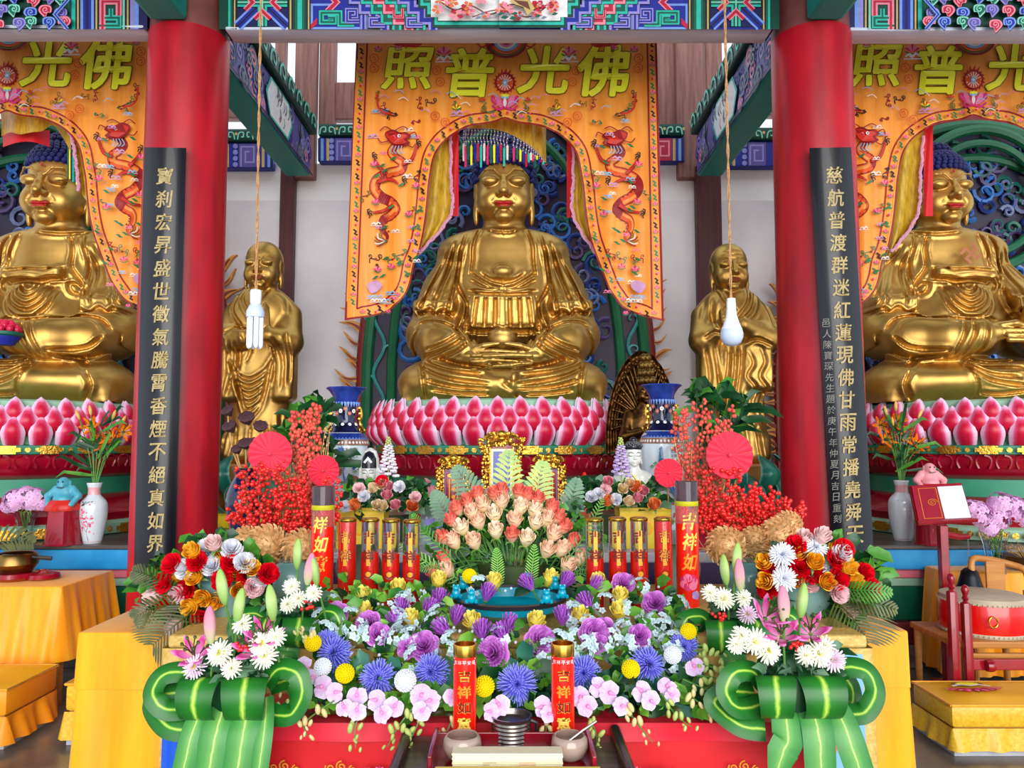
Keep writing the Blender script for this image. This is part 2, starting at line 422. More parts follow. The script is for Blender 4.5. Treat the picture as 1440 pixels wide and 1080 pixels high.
M('red_satin', (222, 24, 48), .35, rgb2=(236, 50, 70), scale=3, stretch=(.6, 4, 4))
M('yellow_cloth', (255, 156, 0), .42, rgb2=(255, 178, 6), scale=4, stretch=(7, 7, .7), sheen=.2)
M('yellow_brocade', (226, 168, 24), .35, rgb2=(240, 200, 60), scale=60, bump=.2)
M('brocade_side', (204, 160, 70), .4, rgb2=(232, 200, 120), scale=70, bump=.3)
M('plaque_black', (12, 12, 20), .32, rgb2=(20, 20, 30), scale=8, stretch=(5, 5, .5), coat=.15)
M('hair_blue', (20, 28, 104), .55, var=.2, scale=20)
M('lip_red', (176, 26, 26), .35)
M('porcelain', (214, 226, 234), .12, var=.03, scale=4, coat=.5)
M('porcelain_white', (228, 232, 226), .15, var=.03, scale=4, coat=.4)
M('cobalt', (24, 44, 130), .15, rgb2=(44, 70, 160), scale=20, coat=.4)
M('cobalt_dark', (12, 14, 44), .12, rgb2=(30, 34, 84), scale=24, coat=.5)
M('celadon', (96, 140, 138), .2, rgb2=(126, 164, 160), scale=5, coat=.4)
M('glass', (235, 245, 245), .03, trans=1., var=0, ior=1.3)
M('glass_smoke', (100, 84, 96), .08, trans=.7, var=.05)
M('candle_red', (242, 16, 8), .25, rgb2=(255, 40, 14), scale=5, coat=.5)
M('candle_label', (236, 40, 26), .3, rgb2=(246, 60, 34), scale=5, coat=.5)
M('brass', (226, 176, 70), .22, 1., var=.06, scale=10)
M('label_gold', (236, 150, 40), .35, .3, var=.1, scale=30); M('label_dark', (116, 20, 6), .4); M('label_yellow', (255, 214, 90), .35, var=.05)
M('paper_gold', (222, 192, 40), .45, var=.08, scale=20)
M('paper_red', (232, 58, 84), .6, var=.06, scale=20)
M('berry_red', (226, 20, 28), .25, rgb2=(240, 50, 40), scale=30, coat=.4); M('berry_coral', (232, 100, 80), .4, rgb2=(214, 70, 66), scale=30)
M('twig', (140, 98, 60), .7, var=.2, scale=30); M('dried', (206, 150, 92), .45, .3, rgb2=(240, 196, 140), scale=60, bump=.5)
M('pod', (72, 44, 50), .7, var=.2, scale=40); M('straw', (190, 150, 96), .7, var=.2, scale=40)
for n, a, b in (('leaf', (40, 112, 34), (92, 160, 52)), ('leaf_dark', (10, 52, 26), (26, 84, 40)), ('leaf_light', (90, 160, 40), (140, 196, 70)), ('leaf_grey', (70, 112, 84), (110, 146, 112)), ('leaf_olive', (44, 58, 14), (96, 100, 36)), ('stem', (60, 120, 46), (100, 150, 70)), ('leaf_blue', (30, 92, 80), (60, 130, 104)), ('bud', (150, 180, 80), (206, 214, 130))):
    M(n, a, .4, rgb2=b, scale=14)
MG('cordyline', [(0, (24, 96, 30)), (.41, (36, 120, 36)), (.46, (130, 190, 50)), (.5, (206, 230, 110)), (.54, (130, 190, 50)), (.59, (36, 120, 36)), (1, (24, 96, 30))], .35)
MG('cordyline_pale', [(0, (40, 124, 52)), (.3, (70, 146, 66)), (.46, (110, 172, 80)), (.5, (206, 228, 130)), (.54, (110, 172, 80)), (.7, (80, 152, 70)), (1, (48, 130, 56))], .4)
for n, st in dict(rose_coral=[(0, (255, 216, 186)), (.6, (250, 150, 124)), (1, (242, 96, 90))], rose_peach=[(0, (250, 214, 150)), (.6, (255, 222, 186)), (1, (255, 200, 176))], rose_cream=[(0, (250, 226, 140)), (.6, (252, 234, 196)), (1, (255, 224, 206))],
                  rose_yellow=[(0, (250, 214, 60)), (.6, (252, 230, 90)), (1, (255, 240, 130))], rose_amber=[(0, (250, 150, 0)), (.6, (255, 184, 20)), (1, (255, 206, 70))], rose_orange=[(0, (240, 130, 60)), (1, (255, 160, 90))], rose_pink=[(0, (236, 120, 150)), (1, (250, 180, 196))], lisi_blush=[(0, (250, 200, 196)), (1, (255, 228, 226))],
                  carn_red=[(0, (206, 0, 20)), (1, (240, 10, 40))], carn_white=[(0, (214, 220, 240)), (1, (248, 248, 252))], carn_blush=[(0, (244, 180, 190)), (1, (255, 222, 226))],
                  peony=[(0, (170, 50, 170)), (.6, (208, 104, 214)), (1, (232, 156, 236))], mum_blue=[(0, (70, 60, 170)), (.5, (98, 96, 214)), (1, (150, 160, 246))], mum_white=[(0, (232, 226, 150)), (.35, (250, 250, 220)), (1, (255, 255, 246))], mum_lilac=[(0, (220, 180, 210)), (1, (244, 226, 240))], ball_yellow=[(0, (226, 190, 0)), (1, (250, 226, 20))], ball_white=[(0, (206, 214, 236)), (1, (246, 248, 255))],
                  tulip=[(0, (200, 120, 216)), (.5, (176, 84, 206)), (1, (196, 110, 222))], orchid=[(0, (232, 150, 206)), (.4, (222, 190, 234)), (1, (240, 222, 246))], delph=[(0, (200, 232, 236)), (1, (228, 244, 250))], lily_orange=[(0, (250, 180, 40)), (.5, (246, 120, 20)), (1, (238, 96, 20))], lily_pink=[(0, (240, 160, 210)), (.6, (222, 60, 150)), (1, (240, 150, 210))],
                  lily_bud=[(0, (130, 180, 80)), (.6, (190, 214, 140)), (1, (150, 190, 90))], lily_bud_pink=[(0, (190, 214, 140)), (.5, (230, 170, 180)), (1, (222, 130, 160))], hydrangea=[(0, (226, 160, 220)), (1, (246, 206, 244))], stock=[(0, (232, 220, 240)), (1, (246, 240, 250))], stock_lilac=[(0, (186, 160, 220)), (1, (220, 200, 240))], mum_center=[(0, (200, 190, 60)), (1, (236, 226, 100))]).items(): MG(n, st, .6, spec=.12)
M('blue_glaze', (0, 160, 190), .15, var=.1, scale=10, coat=.4); M('black_rim', (36, 34, 42), .3)
M('steel_can', (120, 118, 122), .25, .9, rgb2=(160, 150, 140), scale=10, stretch=(1, 1, 12))
M('clay_glaze', (150, 112, 92), .15, rgb2=(190, 176, 164), scale=5, coat=.5); M('paper', (246, 238, 206), .7, var=.04, scale=30, stretch=(2, 30, 30)); M('paper_white', (226, 236, 246), .6, var=.03)
M('scroll_yellow', (236, 196, 76), .5, rgb2=(244, 214, 110), scale=8); M('table_dark', (70, 60, 54), .3, rgb2=(104, 92, 82), scale=6, stretch=(.6, 8, 8))
M('lacquer_red', (130, 8, 26), .22, rgb2=(160, 16, 36), scale=8, coat=.4); M('drum_red', (224, 14, 16), .2, coat=.6, var=.06); M('drum_skin', (200, 186, 160), .6, rgb2=(172, 156, 130), scale=5)
M('wood_chair', (176, 112, 48), .4, rgb2=(206, 142, 70), scale=5, stretch=(.6, 6, 6)); M('bell_black', (26, 28, 34), .35, .6, var=.2)
M('brass_old', (120, 92, 50), .35, 1., rgb2=(150, 118, 66), scale=10)
M('bulb_white', (240, 246, 255), .25, var=.02); M('bulb_grey', (200, 214, 240), .3, var=.02); M('cord_twist', (206, 164, 110), .7, rgb2=(170, 110, 70), scale=120)
M('skin_pink', (230, 150, 160), .35, var=.06); M('skin_blue', (60, 150, 176), .35, rgb2=(90, 176, 196), scale=14); M('cloth_red', (200, 40, 30), .4, var=.15)
M('figure_blue', (40, 100, 160), .4, var=.2); M('grey_base', (178, 180, 190), .6, var=.06)
# ---------------------------------------------------------------- the hall
def flat_fn(Y): return lambda u, v, l: W(u, v, Y-.002-l)
b = MB(); b.box((-9, -6, -.2), (9, 9, 0)); structure(b.build('floor', 'floor_stone', smooth=False))
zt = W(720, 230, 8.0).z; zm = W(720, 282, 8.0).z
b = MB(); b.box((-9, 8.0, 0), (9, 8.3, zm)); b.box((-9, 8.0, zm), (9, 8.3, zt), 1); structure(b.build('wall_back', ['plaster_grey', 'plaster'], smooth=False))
b = MB(); b.box((-9, -3.5, 6.4), (9, 4.7, 6.6)); structure(b.build('ceiling', 'wood_roof', smooth=False))

# red columns with their couplet boards
def column(cx, label):
    t = thing('temple_column', (cx, 5.0, 0), label, 'column')
    zc = W(720, 28, 4.74).z
    b = MB(); b.lathe([(.37, 0), (.385, .08), (.34, .2), (.30, .24)], 40, (cx, 5, 0)); b.build('stone_base', 'grey_step', t)
    b = MB(); b.lathe([(.262, .24), (.264, 1.5), (.26, 3), (.256, zc)], 48, (cx, 5, 0)); b.build('shaft', 'column_red', t)
    b = MB(); b.lathe([(.250, zc), (.248, 6.4)], 48, (cx, 5, 0)); b.build('bare_top', 'column_brown', t)
column(W(256, 400, 5).x, 'thick red column carrying the black board that ends beside the palm frond of the left vase')
column(W(1150, 400, 5).x, 'thick red column carrying the black board with a second small line of writing')

def board(corners, Y, text, small, label):
    (x0, y0), (x1, y1), (x2, y2), (x3, y3) = corners      # top left, top right, bottom right, bottom left
    def fn(u, v, l):      # u across -1..1, v down 0..1
        a = x0+(x3-x0)*v; c = x1+(x2-x1)*v; ya = y0+(y3-y0)*v; yc = y1+(y2-y1)*v; k = (u+1)/2
        return W(a+(c-a)*k, ya+(yc-ya)*k, Y-.05*(1-u*u)-l)
    bm = W((x2+x3)/2, (y2+y3)/2, Y)
    t = thing('couplet_board', bm, label, 'signboard')
    b = MB(); N = 10
    b.grid(lambda u, v: fn(u*2-1, v, 0), N, 24); b.grid(lambda u, v: fn(1-u*2, v, -.035), N, 24)
    for e in (-1, 1): b.grid(lambda u, v: fn(e, v, -.035*(u if e > 0 else 1-u)), 1, 24)
    b.grid(lambda u, v: fn(u*2-1, 0, -.035*(1-v)), N, 1); b.grid(lambda u, v: fn(u*2-1, 1, -.035*v), N, 1)
    b.build('panel', 'plaque_black', t)
    d = Draw(); n = len(text); hh = abs(y3-y0)
    for i, ch in enumerate(text):
        d.T = (lambda vc: (lambda u, v: (u, vc+v)))(.045+.925*(i+.5)/n)
        ww = 34/58; d.T = (lambda vc, uc, k: (lambda u, v: (uc+u*k, vc+v*k*29/hh)))(.04+.925*(i+.5)/n, .12 if small else .0, 1.)
        d.text(ch, 0, 0, .82, 'couplet_gold', bold=.022, shear=.1, wide=.92)
    d.build('lettering', t, lambda u, v, l: fn(u, v, .002+l))
    if small:
        d = Draw()
        for i, ch in enumerate(small):
            d.T = (lambda vc: (lambda u, v: (-.68+u, vc+v*29/hh)))(.43+.5*(i+.5)/len(small)-.02)
            d.text(ch, 0, 0, .40, 'couplet_grey', shear=.1)
        d.build('small_lettering', t, lambda u, v, l: fn(u, v, .002+l))
M('couplet_gold', (200, 178, 124), .5, rgb2=(160, 140, 90), scale=30); M('couplet_grey', (150, 148, 140), .5)
board([(203, 207), (262, 208), (246, 800), (188, 803)], 4.69, '寶刹宏昇盛世徵氣騰霄香煙不絕真如界', '', 'black lacquered board of gilt characters hanging on the column behind the left flower vase')
board([(1138, 208), (1197, 207), (1229, 786), (1172, 790)], 4.69, '慈航普渡群迷紅蓮現佛甘雨常播堯舜天', '邑人陳寶琛先生題於庚午年仲夏月吉日重刻', 'black lacquered board with large gilt characters and a thin column of small writing')

# carved and painted lintels between the columns
def sq_spiral(d, x, y, s, w, c, turns=2, fx=1, fy=1):
    pts = []; px, py = s, s; a = s
    P = [(-a, a), (-a, -a), (a, -a), (a, a*.55), (-a*.45, a*.55), (-a*.45, -a*.4), (a*.4, -a*.4), (a*.4, a*.05), (0, a*.05)]
    d.line([(x+fx*p, y+fy*q) for p, q in P[:5+2*turns-(0 if turns > 1 else 2)]], w, c)
def lintel(x0, x1, ya, yb, Yf, label, drawer):
    zg = W(720, ya, Yf).z; X0, X1 = W(x0, 40, Yf).x, W(x1, 40, Yf).x; dp = .17
    t = thing('painted_lintel', ((X0+X1)/2, Yf+dp/2, zg), label, 'beam')
    b = MB(); b.bbox((X0, Yf, zg+.004), (X1, Yf+dp, zg+.62), .008); b.build('beam', 'p_navy', t, smooth=False)
    b = MB(); b.bbox((X0+.02, Yf-.006, zg-.012), (X1-.02, Yf+dp+.004, zg+.016), .012); b.build('edge_board', 'grey_board', t)
    b = MB(); b.box((X0, Yf+.05, zg+.62), (X1, Yf+.12, 6.4)); b.build('upper_boarding', 'wood_roof', t, smooth=False)
    d = Draw(); drawer(d); d.build('painted_pattern', t, flat_fn(Yf))
def chevron(d, x, y, s, dx, dy, c1, c2):
    for w, c in ((s*.62, c1), (s*.36, c2)):
        if dx: d.line([(x-dx*s*.6, y-s), (x+dx*s*.4, y), (x-dx*s*.6, y+s)], w, c)
        else: d.line([(x-s, y-dy*s*.6), (x, y+dy*s*.4), (x+s, y-dy*s*.6)], w, c)
def band(d, x0, x1, cs, y0=-90, y1=41):
    n = len(cs)
    for i, c in enumerate(cs): d.rect(x0+(x1-x0)*i/n, y0, x0+(x1-x0)*(i+1)/n, y1, c)
def key_fret(d, x0, y0, w, h, c0, c1, c2, fx=1):
    for k, (lw, c) in enumerate(((w*.2, c1), (w*.09, c2))):
        d.line([(x0+fx*w*.1, y0+h), (x0+fx*w*.1, y0+h*.12), (x0+fx*w*.9, y0+h*.12), (x0+fx*w*.9, y0+h*.68), (x0+fx*w*.42, y0+h*.68), (x0+fx*w*.42, y0+h*.4), (x0+fx*w*.62, y0+h*.4)], lw, c)
def mid_pattern(d):
    for sx in (1, -1):
        T = (lambda u, v: (u, v)) if sx == 1 else (lambda u, v: (1404-u, v)); d.T = T
        d.rect(308, -90, 702, 41, 'p_blue')
        band(d, 308, 318, ['p_dgreen', 'p_dgreen']); band(d, 318, 327, ['p_dgreen', 'p_teal', 'p_green']); band(d, 327, 333, ['p_black', 'p_gold', 'p_black'])
        d.rect(333, -32, 405, 38, 'p_black'); d.rect(334, -31, 404, 37, 'p_navy')
        for (px, py) in ((334, -31), (404, -31), (334, 37), (404, 37)):
            d.line([(px, py), (369, 3)], 15, 'p_lblue'); d.line([(px, py), (369, 3)], 9, 'p_blue'); d.line([(px, py), (369, 3)], 2, 'p_black')
        for w, c in ((15, 'p_black'), (13, 'p_teal'), (7, 'p_green'), (2, 'p_mint')):
            d.line([(369, -31), (369, 37)], w, c); d.line([(334, 3), (404, 3)], w, c)
        for dx, dy, x, y in ((1, 0, 351, 3), (-1, 0, 387, 3), (0, 1, 369, -14), (0, -1, 369, 20)): chevron(d, x, y, 11, dx, dy, 'p_pink', 'p_red')
        d.rect(333, -90, 405, -34, 'p_green'); 
        band(d, 405, 412, ['p_black', 'p_gold', 'p_black']); band(d, 412, 431, ['p_dgreen', 'p_green', 'p_teal', 'p_teal', 'p_green', 'p_dgreen']); band(d, 431, 437, ['p_black', 'p_gold', 'p_black'])
        d.rect(437, -90, 517, 41, 'p_lblue'); d.rect(440, -90, 506, 38, 'p_blue')
        d.line([(437, 2), (470, 2)], 12, 'p_lblue'); d.line([(437, 2), (470, 2)], 6, 'p_blue'); chevron(d, 468, 3, 13, 1, 0, 'p_pink', 'p_red')
        for w, c in ((12, 'p_black'), (10, 'p_teal'), (4, 'p_green')):
            d.line([(498, 34), (478, 34), (478, 18), (452, 18), (452, 31), (470, 31), (470, 25), (461, 25)], w*.7, c)
        for w, c in ((9, 'p_black'), (8, 'p_lav'), (3, 'p_blue')): d.line([(511, 41), (511, -10), (488, -10)], w, c); d.line([(505, 30), (488, 30), (488, 14), (501, 14), (501, 23), (494, 23)], w*.7, c)
        d.poly([(437, 41), (437, 34), (446, 25), (446, 34)], 'p_red')
        d.rect(517, -90, 586, 41, 'p_dgreen')
        for k, (c1, c2) in enumerate((('p_lav', 'p_blue'), ('p_teal', 'p_green'), ('p_pink', 'p_red'), ('p_teal', 'p_green'), ('p_lav', 'p_blue'))):
            o = (k-1)*17
            for w, c in ((15, 'p_black'), (13, c1), (6, c2)): d.line([(520+o-22, -14), (520+o-6, -14), (520+o-6, -1), (520+o+8, -1), (520+o+8, 13), (520+o+22, 13), (520+o+22, 28), (520+o+38, 28), (520+o+38, 42)], w, c)
        for x, c1, c2 in ((519, 'p_lav', 'p_blue'), (572, 'p_lav', 'p_blue')):
            for w, c in ((8, 'p_black'), (6, c1), (2, c2)): d.line([(x+22, 36), (x+2, 36), (x+2, 27), (x+13, 27)], w, c)
        for w, c in ((5, 'p_black'), (4, 'p_pink'), (2, 'p_red')): d.line([(566, 12), (566, 24), (554, 24), (554, 14)], w, c)
        d.poly([(577, -90), (577, 0), (588, 0), (588, 12), (598, 12), (598, 24), (608, 24), (608, 39), (702, 39), (702, -90)], 'p_dgreen')
        d.poly([(580, -90), (580, -4), (591, -4), (591, 8), (601, 8), (601, 20), (611, 20), (611, 35), (702, 35), (702, -90)], 'p_teal')
        d.poly([(585, -90), (585, -8), (595, -8), (595, 4), (605, 4), (605, 16), (615, 16), (615, 31), (702, 31), (702, -90)], 'p_green')
        d.poly([(589, -90), (589, -11), (599, -11), (599, 0), (606, 0), (606, 24), (616, 24), (616, 29), (702, 29), (702, -90)], 'p_white')
    d.T = lambda u, v: (u, v); R = random.Random(3)
    d.line([(620, 3), (640, 14), (662, 8), (690, 20), (720, 6), (752, 14), (786, -4)], 2, 'p_brown', sm=5); d.line([(664, 24), (700, 14), (742, 24), (768, 10)], 1.6, 'p_brown', sm=5)
    for i in range(26):
        x, y = R.uniform(612, 792), R.uniform(-6, 25); s = R.uniform(4, 9); a0 = R.uniform(0, 6)
        if 735 < x < 752 and y < 8: continue
        for k in range(5):
            a = a0+k*1.257; c = ('p_red', 'p_orange', 'p_pink')[R.randrange(3)]
            d.poly([(x, y), (x+s*math.cos(a-.5), y+s*math.sin(a-.5)*.8), (x+s*1.3*math.cos(a), y+s*math.sin(a)), (x+s*math.cos(a+.5), y+s*math.sin(a+.5)*.8)], c)
        d.disc(x, y, 1.5, 'p_gold', 8)
    for i in range(16):
        x, y = R.uniform(640, 780), R.uniform(20, 27); d.poly([(x, y), (x+4, y-4), (x+9, y-2), (x+4, y+1)], ('p_green', 'p_grey')[i % 2])
    d.poly([(716, 2), (728, -6), (744, -2), (752, 12), (742, 22), (736, 10), (724, 6)], 'p_gold'); d.poly([(722, 0), (742, 2), (746, 14), (730, 6)], 'p_brown')
def side_pattern(d, x, s):
    """a side bay: x is the column edge, s the direction away from it"""
    d.T = lambda u, v: (x+s*u, v)
    d.rect(0, -90, 440, 41, 'p_dgreen'); band(d, 0, 24, ['p_navy', 'p_navy', 'p_lblue', 'p_lav']); band(d, 24, 31, ['p_black', 'p_gold', 'p_black'])
    d.rect(31, -90, 68, 41, 'p_dgreen')
    for w, c in ((13, 'p_black'), (11, 'p_teal'), (4, 'p_green')):
        d.line([(68, 36), (40, 36), (40, 25), (60, 25)], w*.7, c); d.line([(63, 41), (63, 2), (40, 2), (40, 22)], w*.8, c if w > 12 else ('p_pink' if w > 9 else 'p_red')); d.line([(51, 26), (51, 12)], w*.6, c)
    d.line([(33, -90), (33, 41)], 3, 'p_mint')
    band(d, 68, 75, ['p_black', 'p_gold', 'p_black']); band(d, 75, 94, ['p_lblue', 'p_blue', 'p_navy', 'p_blue', 'p_lblue']); band(d, 94, 101, ['p_black', 'p_gold', 'p_black'])
    band(d, 101, 112, ['p_teal', 'p_green']); R = random.Random(5)
    for i in range(34):
        u, v = 118+(i % 9)*22+R.uniform(-4, 4), -18+(i//9)*17+R.uniform(-3, 3); c = ('p_lblue', 'p_mint', 'p_lav', 'p_pink')[i % 4]; c2 = ('p_blue', 'p_green', 'p_purple', 'p_red')[i % 4]
        sx = R.choice((-1, 1)); P = [(u-8*sx, v-7), (u+6*sx, v-8), (u+11*sx, v), (u+4*sx, v+9), (u, v+12), (u-3*sx, v+4), (u-9*sx, v+3)]
        d.poly(smooth_line(P, 4, True), 'p_black'); d.poly([(u+(a-u)*.9, v+(b-v)*.9) for a, b in smooth_line(P, 4, True)], c); d.poly([(u+(a-u)*.68, v+(b-v)*.68) for a, b in smooth_line(P, 4, True)], c2)
        d.spiral(u, v-1, 5, 1.3, 1.6, c, R.uniform(0, 6), sx)
    d.line([(112, 41), (130, 20), (112, 0), (130, -22)], 5, 'p_lblue'); d.line([(112, 41), (130, 20), (112, 0), (130, -22)], 2, 'p_blue')
lintel(312, 1090, 40, 58, 4.86, 'long painted beam above the central altar with a panel of red blossoms', mid_pattern)
lintel(-420, 207, 38, 59, 4.86, 'painted beam of curling clouds above the banner cut by the picture edge, left bay', lambda d: side_pattern(d, 207, -1))
lintel(1190, 1900, 41, 56, 4.86, 'painted beam of curling clouds above the right bay banner', lambda d: side_pattern(d, 1190, 1))

# tie beams running back from each column to the rear posts
def tie(s, x_in, x_out, label):
    zb = 4.2; yn, yf = 5.24, 7.5
    t = thing('tie_beam', ((x_in+x_out)/2, (yn+yf)/2, zb), label, 'beam')
    xa, xb = min(x_in, x_out), max(x_in, x_out)
    b = MB(); b.bbox((xa, yn, zb), (xb, yf, zb+.42), .02); b.build('beam', 'teal_paint', t, smooth=False)
    xi = x_in+(.06 if s < 0 else -.06)
    b = MB(); b.bbox((min(xi, x_out), yn, zb+.42), (max(xi, x_out), yf, zb+.60), .02); b.build('top_board', 'p_dgreen', t, smooth=False)
    sg = 1 if s < 0 else -1
    fn = lambda u, v, l: (x_in+sg*(.002+l), yn+u, zb+v)
    d = Draw(); L = yf-yn; d.rect(.02, .02, L-.02, .40, 'p_purple'); R = random.Random(4)
    for i in range(60):
        u, v = R.uniform(.06, L-.06), R.uniform(.06, .36)
        if .85 < u < 1.5: continue
        d.spiral(u, v, R.uniform(.05, .1), 1.6, .022, ('p_grey', 'p_lav', 'p_blue', 'p_grey')[i % 4], R.uniform(0, 6), R.choice((-1, 1)))
        if i % 7 == 0: d.spiral(u, v, .07, 1.5, .022, 'p_pink')
    d.poly([(.80, .21), (.92, .38), (1.44, .38), (1.56, .21), (1.44, .04), (.92, .04)], 'p_teal'); d.poly([(.84, .21), (.94, .36), (1.42, .36), (1.52, .21), (1.42, .06), (.94, .06)], 'p_white')
    for i in range(14):
        u, v = R.uniform(.95, 1.42), R.uniform(.08, .3); d.line([(u, v), (u+.04, v+.05), (u+.02, v+.1)], .012, ('p_black', 'p_brown', 'p_grey')[i % 3], sm=3)
    d.line([(.0, .01), (L, .01)], .02, 'p_black'); d.build('painted_side', t, fn)
    fn2 = lambda u, v, l: (xi+sg*(.002+l), yn+u, zb+.42+v)
    d = Draw(); k = 9
    for i in range(k):
        u = (i+.5)*L/k; d.line([(u-.11, .02), (u-.1, .1), (u-.03, .15), (u+.04, .11), (u+.02, .05), (u-.03, .06)], .03, 'p_teal', sm=4); d.line([(u-.11, .02), (u-.1, .1), (u-.03, .15), (u+.04, .11), (u+.02, .05), (u-.03, .06)], .012, 'p_mint', sm=4)
        d.disc(u+.09, .13, .02, 'p_gold', 10)
    d.build('scrollwork', t, fn2)
tie(-1, -2.02, -2.26, 'teal beam with painted clouds running back from the red column beside the light bulb of tubes')
tie(1, 1.85, 2.10, 'teal beam with painted clouds running back from the red column beside the round bulb')
for x0, x1, lab in ((206, 260, 'teal beam end jutting forward from the top of the column in the left bay'), (1137, 1190, 'teal beam end jutting forward from the top of the column in the right bay')):
    zb = W(720, 24, 4.7).z; t = thing('projecting_beam', (W((x0+x1)/2, 20, 4.7).x, 4.0, zb), lab, 'beam')
    b = MB(); b.bbox((W(x0, 20, 4.7).x, 3.0, zb), (W(x1, 20, 4.7).x, 4.75, zb+.6), .03); b.build('beam', 'teal_paint', t, smooth=False)

# rear posts, rails and painted wall beams at the back of the hall
def timber(x0, x1, y0, y1, Y, mat, label, depth=.12, down=None, name='timber_post'):
    a, c = W(x0, y1, Y), W(x1, y0, Y); zb = a.z if down is None else down
    b = MB(); b.bbox((a.x, Y, zb), (c.x, Y+depth, c.z), .015); o = b.build(name, mat, smooth=False); tag(o, label, 'post' if name == 'timber_post' else 'rail')
timber(385, 414, 232, 620, 7.87, 'wood_deep', 'dark maroon post against the white wall behind the tube bulb', down=.832)
timber(986, 1014, 232, 620, 7.87, 'wood_deep', 'dark maroon post against the white wall behind the round bulb', down=.832)
timber(411, 448, -60, 250, 7.9, 'wood_dark', 'broad brown timber upright above the white wall beside the sky gap')
timber(383, 404, -60, 200, 8.1, 'wood_dark', 'narrow brown timber upright next to the painted tie beam in the sky gap')
timber(447, 474, -60, 178, 8.0, 'wood_dark', 'brown timber upright carrying the short log beside the hanging banner')
timber(920, 955, -60, 180, 8.0, 'wood_dark', 'brown timber upright just beside the edge of the central banner')
timber(954, 988, -60, 250, 7.9, 'wood_dark', 'broad brown timber upright above the white wall on the round bulb side')
timber(994, 1013, -60, 200, 8.1, 'wood_dark', 'narrow brown timber upright by the sky gap on the round bulb side')
timber(468, 720, 115, 168, 8.05, 'wood_dark', 'round brown log rail crossing behind the central banner', name='timber_rail')
timber(300, 420, 148, 166, 8.1, 'wood_dark', 'brown rail behind the tie beam near the tube bulb cord', name='timber_rail')
timber(1020, 1100, 148, 162, 8.1, 'wood_dark', 'brown rail behind the tie beam near the round bulb cord', name='timber_rail')
def wall_beam(x0, x1, y0, y1, Y, label):
    a, c = W(x0, y1, Y), W(x1, y0, Y); t = thing('wall_beam', ((a.x+c.x)/2, Y+.15, a.z), label, 'beam'); zc = W(720, y0+(y1-y0)*.34, Y).z
    b = MB(); b.bbox((a.x, Y, a.z), (c.x, Y+.12, zc), .01); b.build('lower_face', 'p_blue', t, smooth=False)
    b = MB(); b.bbox((a.x, Y-.04, zc), (c.x, Y+.12, c.z), .03); b.build('cap_board', 'p_dgreen', t, smooth=False)
    d = Draw(); yc = y0+(y1-y0)*.34; n = max(1, int((x1-x0)/26))
    band(d, x0, x0+16, ['p_navy', 'p_lblue', 'p_blue', 'p_gold'], yc+2, y1-1); band(d, x1-16, x1, ['p_gold', 'p_blue', 'p_lblue', 'p_navy'], yc+2, y1-1)
    k = max(1, int((x1-x0-32)/34))
    for i in range(k):
        x = x0+16+(x1-x0-32)*(i+.5)/k
        for j in range(4): d.disc(x-14, yc+5+j*(y1-yc-7)/3.3, 3.6, 'p_lav', 10); d.disc(x-14, yc+4.4+j*(y1-yc-7)/3.3, 2, 'p_lblue', 8)
        c = ('p_lav', 'p_pink')[i % 2]; d.rect(x-9, yc+2, x+16, y1-1, 'p_purple' if i % 2 == 0 else 'p_red')
        d.line([(x-6, y1-2), (x-6, yc+6), (x+12, yc+6), (x+12, y1-8), (x, y1-8), (x, yc+13), (x+6, yc+13)], 2.2, c)
    d.build('painted_pattern', t, flat_fn(Y))
    d = Draw()
    for i in range(n):
        x = x0+(x1-x0)*(i+.5)/n; v = (y0+yc)/2
        for s in (-1, 1): d.line([(x-s*11, v+5), (x-s*9, v-4), (x-s*3, v-5), (x-s*3, v+1), (x-s*6, v+1)], 1.8, 'p_mint', sm=4)
        d.disc(x+13, v-3, 2.2, 'p_gold', 8)
    d.build('cap_scrollwork', t, flat_fn(Y-.04))
wall_beam(447, 962, 175, 227, 7.87, 'painted beam on the wall top behind the central banner')
wall_beam(306, 384, 182, 236, 7.87, 'short painted wall beam showing between the tube bulb cord and its column')
wall_beam(1018, 1104, 180, 234, 7.87, 'short painted wall beam showing between the round bulb cord and its column')
wall_beam(-300, 200, 182, 236, 7.87, 'painted wall beam behind the crowned statue of the left bay')
wall_beam(1200, 1700, 180, 234, 7.87, 'painted wall beam behind the bare headed statue of the right bay')

# the long stepped altar platform
t = thing('altar_platform', (0, 6.7, 0), 'long stepped altar platform painted blue, pink and green along the back of the hall', 'platform')
for nm, z0, z1, y, mt in (('base_course', 0, .15, 5.42, 'grey_step'), ('red_course', .15, .30, 5.46, 'red_step'), ('green_panel', .30, .54, 5.52, 'green_step'), ('pale_band', .54, .60, 5.50, 'green_pale'), ('pink_moulding', .60, .665, 5.48, 'pink_step'), ('blue_cornice', .665, .80, 5.44, 'blue_step'), ('stone_top', .80, .83, 5.46, 'stone_top')):
    b = MB(); b.bbox((-7.5, y, z0), (7.5, 7.97, z1), .008); b.build(nm, mt, t, smooth=False)
M('p_teal2', (60, 150, 150), .4, var=.15, scale=20); M('field_dark', (52, 20, 40), .5, rgb2=(24, 36, 70), scale=6)
M('flame_red', (120, 12, 16), .45, var=.2, scale=20); M('flame_gold', (206, 134, 30), .4, var=.15, scale=20); M('flame_red2', (150, 44, 14), .45, var=.2)
for n, c in dict(cl_blue=(44, 110, 190), cl_dblue=(24, 52, 130), cl_grey=(110, 120, 160), cl_green=(24, 100, 90), cl_purple=(80, 60, 110)).items(): M(n, c, .4, var=.2, scale=15)
MG('green_petal', [(0, (40, 120, 100)), (.7, (20, 90, 80)), (1, (100, 170, 150))], .3); M('orange_core', (206, 140, 76), .5)
